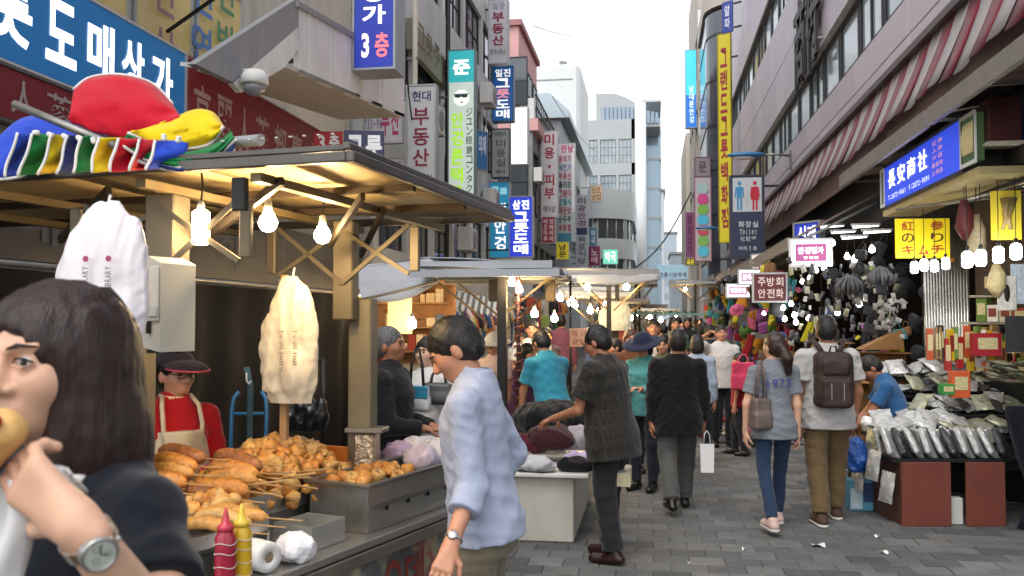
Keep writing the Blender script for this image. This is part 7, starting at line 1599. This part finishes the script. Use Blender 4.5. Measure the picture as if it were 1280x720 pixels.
def watch(i, sd, mat=None):
    S, El, W_, u_, f_ = i['J'][sd]; e = i['e']; c = W_-f_*.03
    x = f_.cross(Vn(0, 1, 0.2)).normalized(); y = f_.cross(x)
    MB().tube([c+(x*math.cos(a)+y*math.sin(a))*.031 for a in [k*math.pi/8 for k in range(16)]], .006, 6, True, True).build('watch_strap', steel, e)
    dirn = Vn(sd, 0, 0) if abs(f_.x) < .8 else Vn(0, 0, 1); dirn = (dirn-f_*dirn.dot(f_)).normalized()
    MB().ell(c+dirn*.033, (.019, .019, .007), 14, 8, (f_, f_.cross(dirn), dirn)).build('watch_case', steel, e)

# man in the pale blue shirt at the cart
blue_shirt = cloth('pale_blue_poplin', '9ca4ba', rough=.75, var=.05, bump=.35, bscale=10)
khaki = cloth('khaki_twill', '6f6656', var=.08)
i = person('man in a pale blue shirt and khaki trousers leaning over the fried snacks', 603, 3.42, 1.76, 272, dict(mat=blue_shirt, sleeve='rolled', hem=-.09, loose=.014, collar=True, wr=.005, seed=612), dict(mat=khaki, loose=.008), (brown_shoe,), ('short', hair_b), skin, lean=5, headpitch=34, headyaw=-6, larm=((.08, -.14, -1), (.6, .12, -.62)), rarm=((.42, -.30, -.8), (-.25, .45, -.6)), vox=.0075, width=.98)
watch(i, -1)
# stall keeper in red
red_polo = cloth('red_polo', 'a3121c'); apron_m = cloth('cream_apron', 'c9b79a', rough=.7)
i = person('stall keeper in a red polo, cream apron and dark visor behind the fried snacks', 214, 4.15, 1.58, 135, dict(mat=red_polo, sleeve='long', hem=-.12, loose=.02, collar=True), dict(mat=cloth('black_trousers', '1c1c1f')), (black_shoe,), ('bun', hair_b), skin, female=True, headpitch=6, headyaw=-18, larm=((.15, .25, -.9), (-.5, .8, .0)), rarm=((.1, .2, -.9), (-.55, .75, .05)), vox=.0085, glasses=True)
e, hp, s_, tp = i['e'], i['hp'], i['s'], i['tp']
vz = SDF([i['nb'][k]-.3 for k in range(3)], [i['nb'][k]+.36 for k in range(3)], .006); Rh = i['Rh']
vz.ell(hp(0, -.015, .165), [.094*s_, .112*s_, .09*s_], .0, Rh, cuts=((hp(0, 0, .165), -(Rh @ Vn(0, 0, 1))),)); vz.ell(hp(0, .085, .158), [.105*s_, .12*s_, .045*s_], .0, Rh, cuts=((hp(0, 0, .158), -(Rh @ Vn(0, 0, 1))),)); vz.ell(hp(0, .085, .150), [.10*s_, .115*s_, .045*s_], .0, Rh, op='sub')
link('visor_cap', np_mesh('visor_cap', [vz.raw()], cloth('visor_cloth', '2b2530')), e)
MB().tube([hp(.107*math.sin(a), .085+.122*math.cos(a), .158) for a in [-1.75+k*.25 for k in range(15)]], .005, 6).build('visor_piping', H('visor_pink', 'b0405a', rough=.6), e)
ap = SDF([-.3, -.1, .45], [.3, .35, 1.45], .009)
ap.loft(i['hip'], i['Rt'], [-.40, -.05, .12, .25, .34], [.20, .20, .18, .15, .12], [.16, .165, .17, .178, .175], [0, 0, 0, .01, .02]); ap.loft(i['hip'], i['Rt'], [-.5, .4], [.24, .24], [.14, .14], [-.012, -.012]) if False else None
ap.cut((0, .045, 0), (0, -1, 0)); ap.wrinkle(.004, 30, 3)
link('apron', np_mesh('apron', [ap.raw()], apron_m), e)
for sx in (-1, 1): MB().tube([tp(sx*.09, .158, .30), tp(sx*.095, .148, .40), tp(sx*.09, .10, .49), tp(sx*.07, .02, .535)], .011, 6).build('apron_strap', apron_m, e)
MB().tube([hp(.062*math.cos(a), -.005+.062*math.sin(a), .0) for a in [k*math.pi/8 for k in range(16)]], .016, 8, True, True).build('neck_scarf', cloth('cream_scarf', 'c8b694'), e)
# grey haired man in black
blk = cloth('black_knit', '1b1a1c'); blk2 = cloth('black_trousers', '1c1c1f')
person('grey haired man in a black jacket standing by the cart post', 488, 5.7, 1.68, 92, dict(mat=blk, sleeve='long', hem=-.12, loose=.025, collar=True), dict(mat=blk2, loose=.02), (black_shoe,), ('short', hair_g), skin_t, larm=((.1, .1, -1), (-.3, .8, -.15)), rarm=((.1, .15, -1), (-.35, .8, -.1)), jacket=True, headyaw=0)
# woman in white behind
i = person('woman in a white blouse and black trousers holding a shoulder bag', 532, 6.3, 1.60, 205, dict(mat=cloth('white_blouse', 'c9c6c2'), sleeve='long', hem=-.10, loose=.02), dict(mat=blk2), (black_shoe,), ('bob', hair_b), skin_p, female=True, larm=((.12, .1, -1), (-.6, .7, -.1)), rarm=((.12, .15, -1), (-.5, .7, .0)))
def tote(label, px, py, d, w_, h_, t_, mat, rz=0, strap=.3, cat='bag', r=.02, group=None, sm=None, seed=1):
    c = P(px, py, d); e = thing('handbag', label, cat, c, rz, group); s = SDF((-w_*.7, -t_, -h_*.6), (w_*.7, t_, h_*.6), .007)
    s.box((0, 0, 0), (w_/2, t_/2, h_/2), r); s.box((0, 0, -h_*.22), (w_/2*1.06, t_/2*1.25, h_*.26), r*1.2, .03); s.wrinkle(.004, 30, seed); link('bag_body', np_mesh('bag_body', [s.raw()], mat), e)
    if strap:
        for y in (-t_*.25, t_*.25): MB().tube([(-w_*.28, y, h_*.4), (-w_*.22, y*.7, h_*.4+strap*.55), (-w_*.05, y*.4, h_*.45+strap*.95), (w_*.08, y*.4, h_*.45+strap*.95), (w_*.22, y*.7, h_*.4+strap*.55), (w_*.28, y, h_*.4)], .007, 6).build('strap', sm or mat, e)
    return e
e = tote('white shoulder bag with a teal flap held by the woman in white', 521, 498, 6.0, .17, .17, .06, H('white_bag', 'c9cbca', rough=.5, var=.06), 0, .28, sm=H('black_strap', '1b1b1d', rough=.6))
MB().box((-.086, -.05, .0), (.086, -.034, .088), .01).build('flap', H('teal_flap', '2d7f9c', rough=.5), e)
tote('dark grey round handbag held in front of the leopard print', 548, 492, 6.1, .2, .15, .07, H('grey_bag', '4a4a4c', rough=.45, var=.1), 0, .12, r=.03)
# shopper in a leopard dress, half hidden
leo = M('leopard_print', (.45, .42, .38), rough=.8, var=.9, scale=30); 
person('shopper in a black and white printed dress half hidden by the blue shirt', 566, 6.6, 1.62, 220, dict(mat=leo, sleeve='short', hem=-.5, loose=.03, name='dress'), dict(mat=cloth('grey_leggings', '8a8a90')), (black_shoe,), ('bob', hair_b), skin, female=True)
# man in turquoise polo
person('man in a turquoise polo bending over the clothes stall', 692, 8.2, 1.66, 318, dict(mat=cloth('turquoise_polo', '2f8094'), sleeve='short', hem=-.10, loose=.02, collar=True), dict(mat=cloth('beige_chino', 'a08a6c')), (brown_shoe,), ('short', hair_b), skin_t, lean=16, headpitch=24, larm=((.1, .35, -1), (-.1, .3, -1)), rarm=((.1, .4, -1), (-.2, .6, -.8)))
# man in dark checked shirt
chk = cloth('dark_check', '1f1d1b', pattern='check', c2='2f2c28', pscale=330, bump=.3)
i = person('man with glasses in a dark checked short sleeved shirt reaching over the clothes table', 764, 6.3, 1.70, 292, dict(mat=chk, sleeve='short', hem=-.2, loose=.04, collar=True, wr=.006), dict(mat=cloth('charcoal_trousers', '232427'), loose=.024), (brown_shoe,), ('thin', hair_b), skin_t, lean=7, headpitch=22, larm=((.12, .35, -1), (-.25, .9, -.3)), rarm=((.12, .5, -.9), (-.3, .8, -.35)), vox=.009, width=1.14, glasses=True, stride=.12)
# woman in navy hat
i = person('woman in a wide navy hat and teal shirt holding a phone', 806, 8.9, 1.58, 205, dict(mat=cloth('teal_shirt', '4f8f92'), sleeve='long', hem=-.12, loose=.02), dict(mat=cloth('navy_trousers', '20242e')), (black_shoe,), ('bob', hair_b), skin, female=True, headpitch=22, larm=((.15, .2, -1), (-.4, .8, .15)), rarm=((.15, .2, -1), (-.4, .8, .2)))
hp = i['hp']; Rh = i['Rh']; hz = SDF([i['nb'][k]-.3 for k in range(3)], [i['nb'][k]+.4 for k in range(3)], .009)
hz.ell(hp(0, -.015, .18), [.1, .115, .09], .0, Rh); hz.ell(hp(0, 0, .155), [.2, .21, .028], .03, Rh); hz.cap(hp(0, -.01, .10), hp(0, -.01, .15), .08, .085, .0, op='sub'); link('hat', np_mesh('hat', [hz.raw()], cloth('navy_hat', '1b2138')), i['e'])
# man in the black suit walking away
i = person('man in a black suit jacket and grey trousers walking away with a paper bag', 848, 7.9, 1.64, 352, dict(mat=cloth('black_wool', '0f0f11', bump=.2), sleeve='long', hem=-.21, loose=.03, wr=.005), dict(mat=cloth('grey_wool', '4f4e4c', bump=.2), loose=.026), (black_shoe,), ('short', hair_b), skin_t, larm=((.12, -.10, -1), (.05, .12, -1)), rarm=((.14, .02, -1), (.02, .08, -1)), stride=.42, lift=.05, vox=.009, width=1.08, jacket=True, headpitch=4)
e = thing('paper_bag', 'white paper carrier bag held by the man in the black suit', 'bag', P(884, 590, 7.75)); wp = H('white_paper', 'd6d4d2', rough=.8, var=.04, bump=.1)
MB().prism([(-.055, -.035, 0), (.055, -.035, 0), (.06, -.03, .24), (-.06, -.03, .24)], (0, .07, 0)).build('bag', wp, e)
for y in (-.028, .028): MB().tube([(-.03, y, .24), (-.02, y*.6, .33), (.0, y*.3, .36), (.02, y*.6, .33), (.03, y, .24)], .003, 5).build('handle', wp, e)
# woman in grey tee
gt = cloth('grey_tee', '777b82', bump=.3); denim = cloth('blue_denim', '26374f', rough=.9, var=.15, bump=.3)
i = person('woman in a grey number tee and blue jeans with a ponytail and shoulder bag', 969, 7.25, 1.62, 350, dict(mat=gt, sleeve='short', hem=-.15, loose=.018, name='tee', wr=.006), dict(mat=denim, loose=.004), (H('pink_canvas', 'c4a8a0', rough=.8, var=.1), white_sole), ('pony', hair_br), skin_p, female=True, headyaw=-22, larm=((.28, -.02, -1), (.02, .12, -1)), rarm=((.12, -.06, -1), (.05, .1, -1)), stride=.45, lift=.04, vox=.009)
tt = write('1973', -.115, .115, -.035, .035, 0, False, .95, .02); tt.v = [tuple(i['tp'](x/i['s'], -.150+abs(x)*.26, .335+z/i['s'])) for x, y, z in tt.v]; tt.build('lettering', H('tee_print', '3a4488', rough=.8), i['e'])
tote('taupe leather shoulder bag on the woman in the grey tee', 951, 517, 7.2, .15, .25, .09, H('taupe_leather', '6b5d56', rough=.45, var=.1), .5, .34)
# man with backpack
wt = cloth('white_polo', 'b0adab', bump=.3); tanp = cloth('tan_chino', '655238', var=.12, bump=.3)
i = person('man in a white polo and tan trousers carrying a dark brown backpack', 1036, 7.5, 1.76, 356, dict(mat=wt, sleeve='short', hem=-.16, loose=.03, collar=True, wr=.006), dict(mat=tanp, loose=.024), (H('brown_suede', '4a3426', rough=.8, var=.15), white_sole), ('short', hair_b), skin_t, larm=((.12, -.04, -1), (.0, .1, -1)), rarm=((.2, -.02, -1), (-.1, .2, -1)), stride=.30, vox=.009, width=1.04, headpitch=8, headyaw=6)
e = thing('backpack', 'dark brown backpack worn over the white polo', 'backpack', Vector(i['e'].location)+Vn(0, 0, 1.0), i['e'].rotation_euler[2]); bm = H('backpack_cloth', '33231f', rough=.7, var=.15, bump=.3, bscale=30)
s = SDF((-.25, -.42, -.1), (.25, -.05, .5), .008); s.box((0, -.20, .22), (.155, .085, .235), .06); s.box((0, -.285, .12), (.12, .05, .12), .035, .02); s.box((0, -.275, .33), (.11, .035, .07), .03, .015); s.wrinkle(.004, 34, 4); link('pack_body', np_mesh('pack_body', [s.raw()], bm), e)
MB().tube([(-.03, -.2, .45), (-.02, -.21, .50), (.02, -.21, .50), (.03, -.2, .45)], .008, 6).build('grab_loop', bm, e)
for sx in (-1, 1):
    st_ = MB(); pts = [(sx*.06, -.13, .43), (sx*.10, -.11, .50), (sx*.125, -.045, .545), (sx*.13, .05, .53), (sx*.125, .13, .44), (sx*.13, .14, .3), (sx*.15, .08, .12), (sx*.15, -.08, .06)]
    st_.tube(pts, .022, 8); st_.build('shoulder_strap', bm, e)
    MB().box((sx*.05-.004, -.338, .06), (sx*.05+.004, -.334, .2)).build('zip', steel_d, e)
# seated stall keeper in blue
person('stall keeper in a blue polo leaning down behind the packet stall', 1132, 8.3, 1.66, 280, dict(mat=cloth('blue_polo', '2c5886'), sleeve='short', hem=-.1, loose=.02, collar=True), dict(mat=cloth('grey_shorts', '8a8d98')), (black_shoe,), ('short', hair_b), skin_t, seated=True, lean=24, headpitch=26, zoff=.22, larm=((.1, .5, -.9), (-.1, .6, -.6)), rarm=((.1, .5, -.9), (-.1, .6, -.6)))
# ------------------------------------------------------------------ woman eating in the foreground
def fg_woman():
    fdir = 196; a = -R(fdir)
    hd_c = P(74, 400, 1.30)                              # column of the neck base
    base = (hd_c.x, hd_c.y, 0)
    e = thing('person', 'woman with a dark brown bob and navy polo biting into a filled bun', 'person', base, a)
    Rz = Matrix.Rotation(-a, 3, 'Z')
    def L(px, py, d): return Rz @ (P(px, py, d)-Vector(base))
    k = 1.0; nbz = 1.72+.065-.245
    nb = Vn(0, 0, nbz); Rh = Matrix.Rotation(R(8), 3, 'Z') @ Matrix.Rotation(R(-4), 3, 'X')
    def hp(x, y, z): return nb + Rh @ Vn(x, y, z)
    Sh = L(178, 648, 1.24); El = L(208, 805, 1.10); Wr = L(98, 657, .98); kn = L(38, 604, .99)
    SR = Vn(.165, .0, nbz-.10)
    # body: trunk, arms, head as one skin mesh
    b = SDF([-.35, -.3, nbz-.62], [.35, .45, nbz+.05], .011)
    b.loft(Vn(0, -.03, nbz-.525), Matrix.Identity(3), [-.05, .12, .22, .34, .44, .49, .53], [.15, .125, .13, .14, .13, .085, .05], [.1, .095, .11, .115, .085, .066, .05], [0, 0, .01, .015, 0, -.01, 0])
    b.cap(Vn(0, -.02, nbz-.08), hp(0, 0, .07), .054, .05, .03); b.cap(Vn(-.06, -.02, nbz-.1), Sh, .05, .048, .03); b.cap(Sh, El, .046, .038, .02); b.cap(El, Wr, .034, .024, .015); b.cap(Vn(.06, -.02, nbz-.1), SR, .05, .048, .03); b.cap(SR, Vn(.19, .06, nbz-.40), .046, .038, .02)
    f = SDF([min(El[i], Wr[i])-.06 for i in range(3)], [max(El[i], Wr[i])+.06 for i in range(3)], .006); fd = (Wr-El).normalized(); f.cap(El, Wr-fd*.005, .037, .0245, .015, (fd.cross(Vn(0, 0, 1)), .9))
    h = SDF([min(Wr[i], kn[i])-.13 for i in range(3)], [max(Wr[i], kn[i])+.13 for i in range(3)], .0034)
    hd = (kn-Wr).normalized(); f2 = (Wr-El).normalized()
    h.cap(Wr-f2*.05, Wr, .025, .024, .012); 
    pn = Rz @ Vn(-.15, .9, .25); hand_sdf(h, Wr, hd, pn, 1, .75, .93, .03)
    hs = SDF([nb[i]-.16 for i in range(3)], [nb[i]+.28 for i in range(3)], .0048); head_sdf(hs, hp, Rh, 1.0, True, True); hs.cap(Vn(0, -.02, nbz-.05), hp(0, 0, .07), .053, .05, .03)
    link('body', np_mesh('body', [b.raw(), f.raw(), h.raw(), hs.raw()], skin_p), e)
    # polo
    t = SDF([-.36, -.3, nbz-.62], [.36, .40, nbz+.06], .0065)
    t.loft(Vn(0, -.03, nbz-.525), Matrix.Identity(3), [-.08, .12, .22, .34, .44, .50, .55], [.175, .15, .15, .162, .152, .11, .068], [.125, .12, .13, .14, .11, .085, .066], [0, 0, .01, .015, 0, -.01, 0])
    ud = (El-Sh).normalized()
    t.cap(Vn(-.07, -.02, nbz-.11), Sh, .07, .056, .04); ce = Sh+ud*.125; t.cap(Sh, Sh+ud*.2, .052, .057, .025, cuts=((ce, ud),)); t.cap(Sh+ud*.095, Sh+ud*.125, (.0585), None, .003, cuts=((ce, ud),))
    t.cap(Vn(.08, -.02, nbz-.10), SR, .075, .062, .03); t.cap(SR, Vn(.185, .05, nbz-.32), .062, .064, .025)
    t.folds(.004, 26, 3); t.folds(.0014, 60, 4); t.cut(Vn(0, 0, nbz+.0), (0, 0, 1))
    po = link('polo_shirt', np_mesh('polo_shirt', [t.raw()], cloth('navy_pique', '0e111b', rough=.9, var=.06, bump=.12, bscale=300)), e)
    cl = SDF([-.14, -.16, nbz-.12], [.14, .16, nbz+.10], .005); cl.loft(nb+Vn(0, -.02, -.02), Matrix.Rotation(R(10), 3, 'X'), [-.04, .0, .04], [.095, .08, .07], [.085, .075, .066], [0, 0, 0], .0); cl.cap(nb+Vn(0, -.02, -.1), nb+Vn(0, -.01, .08), .06, .058, .0, op='sub'); cl.ell(nb+Vn(0, .08, -.02), (.02, .05, .06), .0, None, 'sub'); link('collar', np_mesh('collar', [cl.raw()], _mats['navy_pique']), po)
    # hair: bob with a side fringe
    s = SDF([-.19, -.24, nbz-.20], [.19, .19, nbz+.30], .0048)
    E_ = lambda c, r, kk=.01, op='add': s.ell(hp(*c), r, kk, Rh, op)
    E_((0, -.02, .15), (.092, .11, .09), .0); E_((-.035, -.03, .06), (.068, .088, .12), .05); E_((.035, -.03, .06), (.068, .088, .12), .05); E_((-.045, -.03, -.03), (.07, .088, .10), .05); E_((.03, -.04, -.03), (.07, .085, .10), .05)
    E_((-.076, .012, .08), (.02, .034, .10), .03); E_((-.072, .012, .0), (.026, .034, .08), .03); E_((.07, .03, .08), (.024, .034, .10), .03)
    E_((.004, .115, .06), (.066, .075, .12), .012, 'sub'); E_((.012, .125, .10), (.064, .062, .085), .02, 'sub')
    s.wrinkle(.0013, 210, 3, (1, 1, .05), 9).wrinkle(.0014, 80, 8, (1, 1, .06)); s.cut(hp(0, 0, -.105), (0, .12, -1))
    hm = M('hair_dark_brown', (.024, .011, .009), rough=.42, var=.4, scale=90, bump=.35, bscale=220, stretch=(1, 1, .04), spec=.35)
    link('hair', np_mesh('hair', [s.raw()], hm), e)
    g_ = random.Random(4)
    for q in range(110):                                   # loose strands over the outline
        an = g_.uniform(-1.7, 1.7) if q > 12 else g_.uniform(-.9, .9); x0, y0 = .096*math.sin(an), -.02-.112*math.cos(an); 
        pts = [hp(x0*(.55+.1*g_.random()), y0*.6-.01, .226), hp(x0*.98, y0*.98, .165), hp(x0*1.02+g_.uniform(-.006, .006), y0*1.03, .06), hp(x0*1.0+g_.uniform(-.015, .015), y0*1.04+g_.uniform(-.01, .01), -.05), hp(x0*.95+g_.uniform(-.02, .02), y0*1.0, -.115)]
        if an > 1.9 or an < -1.9: pts = pts[:4]
        sm = [catm([tuple(p_) for p_ in pts], j/9) for j in range(10)]
        MB().tube(sm, [.0008, .0012, .0012, .0012, .0011, .001, .001, .0009, .0007, .0004], 4).build('hair_strand', hm, e)
    # face
    ax = (Rh @ Vn(1, 0, 0), Rh @ Vn(0, 1, 0), Rh @ Vn(0, 0, 1))
    for sx in (-1, 1):
        eb = MB().ell(hp(sx*.031, .078, .128), (.0125, .0105, .0105), 16, 10, ax).build('eyeball', eye_w, e)
        MB().ell(hp(sx*.031-.003, .0855, .1275), (.0055, .0045, .0055), 14, 8, ax).build('iris', eye_d, e)
        MB().tube([hp(sx*.019, .090, .1285), hp(sx*.027, .0925, .1345), hp(sx*.036, .0900, .1345), hp(sx*.0455, .081, .1285)], [.0012, .002, .002, .0012], 6).build('eyelash', eye_d, e)
        MB().tube([hp(sx*.018, .0905, .1255), hp(sx*.031, .0905, .1215), hp(sx*.0455, .081, .1275)], [.0015, .0018, .0012], 6).build('eyelid', skin_p, e)
        MB().tube([hp(sx*.014, .0935, .1475), hp(sx*.03, .0925, .153), hp(sx*.05, .0765, .149)], [.002, .0032, .0014], 6).build('eyebrow', hair_br, e)
    MB().ell(hp(0, .0885, .0615), (.021, .008, .009), 14, 8, ax).build('lips', lip_m, e)
    # wrist watch
    x = f2.cross(Rz @ Vn(0, -1, .2)).normalized(); y = f2.cross(x); c = Wr-f2*.022
    wo = thing('wrist_watch', 'steel wrist watch with a pale dial on the woman eating', 'watch', (0, 0, 0)); wo.location = e.location; wo.rotation_euler = e.rotation_euler
    for q in range(22):
        an = q/22*2*math.pi; dv = x*math.cos(an)+y*math.sin(an); tv = (-x*math.sin(an)+y*math.cos(an))
        MB().obox(c+dv*.028, f2, tv, dv, (.009, .0042, .0016), .0007).build('strap_link', steel if q % 2 else H('gold_steel', 'b89a78', rough=.3, metal=.9, var=.1), wo)
    up = Rz @ (Vector((0, 0, CAMZ))-P(112, 672, 1.0)).normalized(); up = (up-f2*up.dot(f2)).normalized(); sd = f2.cross(up)
    def disc(r, z0, z1, n=28):
        mb = MB(); ctr = c+up*z0; ctr2 = c+up*z1; v = []
        for zc in (ctr, ctr2):
            for j in range(n): an = j/n*2*math.pi; v.append(zc+(f2*math.cos(an)+sd*math.sin(an))*r)
        return mb.add(v, [(j, (j+1) % n, n+(j+1) % n, n+j) for j in range(n)]+[tuple(range(n, 2*n)), tuple(range(n))[::-1]])
    disc(.0205, .028, .038).build('watch_case', steel, wo); disc(.0168, .0381, .0386).build('dial', H('watch_dial', 'b9bdb4', rough=.3, var=.04), wo)
    MB().tube([c+up*.0385+(f2*math.cos(j/24*6.283)+sd*math.sin(j/24*6.283))*.0185 for j in range(24)], .002, 6, True, True).build('bezel', steel, wo)
    for an, ln in ((.6, .012), (2.2, .009)): MB().bar(c+up*.0392, c+up*.0392+(f2*math.cos(an)+sd*math.sin(an))*ln, .001, .0006, tuple(up)).build('watch_hand', black_m, wo)
    for an in (0, 2.1, 4.2):
        MB().tube([c+up*.0389+(f2*math.cos(an)+sd*math.sin(an))*.008+(f2*math.cos(j/12*6.283)+sd*math.sin(j/12*6.283))*.0035 for j in range(12)], .0004, 4, True, True).build('sub_dial', steel_d, wo)
    MB().tube([c+sd*.021+up*.033, c+sd*.026+up*.033], .003, 8).build('crown', steel, wo)
    # the bun in her hand
    bc = Vector(P(-8, 550, .995))
    bo = thing('filled_bun', 'toasted bun with ketchup held to the mouth of the woman eating', 'bun', bc)
    s = SDF((-.09, -.07, -.08), (.08, .07, .08), .004); s.cap((-.05, 0, -.03), (.012, 0, .012), .034, .026, .02); s.wrinkle(.002, 60, 2); link('bread', np_mesh('bread', [s.raw()], M('toasted_bread', (.62, .36, .12), rough=.6, var=.35, scale=30, bump=.3, bscale=60)), bo)
    s = SDF((-.06, -.08, -.04), (.07, .02, .06), .003); s.cap((-.012, -.030, .006), (.022, -.026, .024), .011, .008, .01); link('ketchup', np_mesh('ketchup', [s.raw()], H('ketchup_red', 'a3160f', rough=.2, var=.1)), bo)
    nap = thing('paper_napkin', 'white paper napkin hanging from the hand of the woman eating', 'napkin', P(2, 655, 1.0))
    MB().sheet(lambda u, v: ((u-.5)*.05-.012*v+.008*math.sin(v*7), .012*math.sin(u*6+v*3)+.01, .05-.2*v), 8, 14, .002).build('napkin', wp, nap)
    MB().sheet(lambda u, v: (.055+(u-.5)*.05, .03+.008*math.sin(u*8+v*5), .03+.035*v*(1-u*.4)), 6, 5, .002).build('napkin_edge', wp, nap)
fg_woman()
# ------------------------------------------------------------------ crowd down the street
CW = {}
crowd_tops = ['b9b6b2', '1c1c20', '8a2a2a', '4a5a7a', '6a6a6e', 'a88a6a', '3a5a4a', 'c0a0a0', '22304a', '7a4a5a']
def recolour(o, mat):
    o.material_slots[0].link = 'OBJECT'; o.material_slots[0].material = mat
spec_people = [  # label, px, d, height, facing, top, sleeve, trousers, hair, female
    ('man in a white tee walking between the left stalls', 665, 11.5, 1.72, 175, 'c4c2be', 'short', '2a2c34', 'short', False),
    ('woman in a wide white sun hat behind the clothes stall post', 617, 9.6, 1.56, 185, 'c8b0aa', 'short', '3a3a42', 'bob', True),
    ('young man facing the crowd in a white jacket', 818, 11.8, 1.74, 180, 'b8b8b8', 'long', '22242a', 'short', False),
    ('woman with a pale round face in an olive top', 830, 9.9, 1.56, 190, '5a5a44', 'long', '2a2a2e', 'bob', True),
    ('auburn haired woman in a brown top beside the navy hat', 790, 9.9, 1.62, 170, '6a4028', 'long', '2a2a2e', 'bob', True),
    ('woman in a pale blue blouse walking beyond the black suit', 873, 10.4, 1.55, 10, '9aa4b4', 'long', '22242a', 'bob', True),
    ('man in a white tee facing the shops with a raised arm', 903, 12.0, 1.66, 175, 'c4c0be', 'short', '1c1c20', 'short', False),
    ('child in a red top standing before the right shops', 925, 11.2, 1.30, 285, '8a1a22', 'short', '22242a', 'short', False),
    ('person in a navy top behind the white tee', 889, 13.0, 1.66, 20, '1f2636', 'long', '1c1c20', 'short', False),
    ('child in a white top behind the red one', 936, 12.0, 1.22, 200, 'c0bebb', 'short', '3a3a40', 'short', False),
    ('person in teal crouching by the stall behind the checked shirt', 778, 10.8, 1.50, 250, '3f7f7a', 'long', '2a2a2e', 'short', False),
    ('dark haired shopper behind the turquoise polo', 683, 12.4, 1.62, 150, '3a3036', 'long', '1c1c20', 'bob', True),
    ('shopper in plum leaning behind the clothes stall', 652, 9.4, 1.48, 120, '4a2a4a', 'long', '1c1c20', 'bob', True)]
for k, (lab, px, d, h_, fc, top, sl, tr, hr, fem) in enumerate(spec_people):
    hm = hair_rd if 'auburn' in lab else hair_b
    ra = ((.4, .5, .3), (-.3, .6, .3)) if 'raised' in lab else None
    i = person(lab, px, d, h_, fc, dict(mat=cloth('top_'+top, top), sleeve=sl, hem=-.12, loose=.02), dict(mat=cloth('legs_'+tr, tr)), (black_shoe,), (hr, hm), skin, female=fem, vox=.014, hands=d < 12.5, rarm=ra, headpitch=10 if k % 2 else 2, stride=.15 if k % 3 else 0, lean=10 if 'lean' in lab or 'crouch' in lab else 0)
    if 'hat' in lab and 'wide white' in lab:
        hz = SDF([i['nb'][q]-.3 for q in range(3)], [i['nb'][q]+.4 for q in range(3)], .012); hp = i['hp']; hz.ell(hp(0, -.015, .18), [.1, .115, .085], .0, i['Rh']); hz.ell(hp(0, 0, .155), [.2, .2, .03], .03, i['Rh']); hz.cap(hp(0, -.01, .1), hp(0, -.01, .15), .08, .085, .0, op='sub'); link('sun_hat', np_mesh('sun_hat', [hz.raw()], cloth('white_hat', 'c4c4c4')), i['e'])
tote('bright pink shopping bag carried by the child in red', 929, 470, 11.0, .28, .34, .12, cloth('pink_bag', 'b83a58'), 0, .12)
# generic walkers: four built figures, copied with other clothes
protos = []
for k in range(4):
    i = person('walker', 700+k*30, 16, 1.60+.05*k, [178, 4, 182, 12][k], dict(mat=cloth('crowd_top', '888888'), sleeve='long' if k % 2 else 'short', hem=-.12, loose=.022), dict(mat=cloth('crowd_legs', '24262c')), (black_shoe,), (['short', 'bob', 'bob', 'short'][k], hair_b), skin, female=k in (1, 2), vox=.02, hands=False, stride=.25, feats=k in (0, 2)); protos.append(i['e'])
place = []
g_ = random.Random(77)
for k in range(44):
    d = 13.5+k*.62+g_.random(); lo_, hi_ = 640+min(150, (d-13)*9), 905-min(30, (d-13)*1.2); px = lo_+(hi_-lo_)*((k*.381) % 1.0); place.append((px, d))
words = ['white', 'black', 'dark red', 'slate blue', 'grey', 'tan', 'green', 'pale pink', 'navy', 'mauve']
for k, (px, d) in enumerate(place):
    e = protos[k] if k < 4 else copy_tree(protos[k % 4]); b = onZ(px, 400+1100*CAMZ/d, 0); e.location = (b.x, b.y, 0); e.rotation_euler[2] += g_.uniform(-.5, .5); s = g_.uniform(.93, 1.05); e.scale = (s, s, s)
    j = (k*3+k//7) % 10; e['label'] = 'walker in a %s top in the far crowd %s' % (words[j], 'coming up the street' if k % 4 in (0, 2) else 'walking away down the street'); e['group'] = 'far walkers in %s %s' % (words[j], 'approaching' if k % 4 in (0, 2) else 'leaving'); e['category'] = 'person'
    for ch in e.children:
        if ch.name.startswith('shirt'): recolour(ch, cloth('crowd_'+crowd_tops[j], crowd_tops[j]))
        if ch.name.startswith('hair') and k % 9 == 4: recolour(ch, hair_rd)
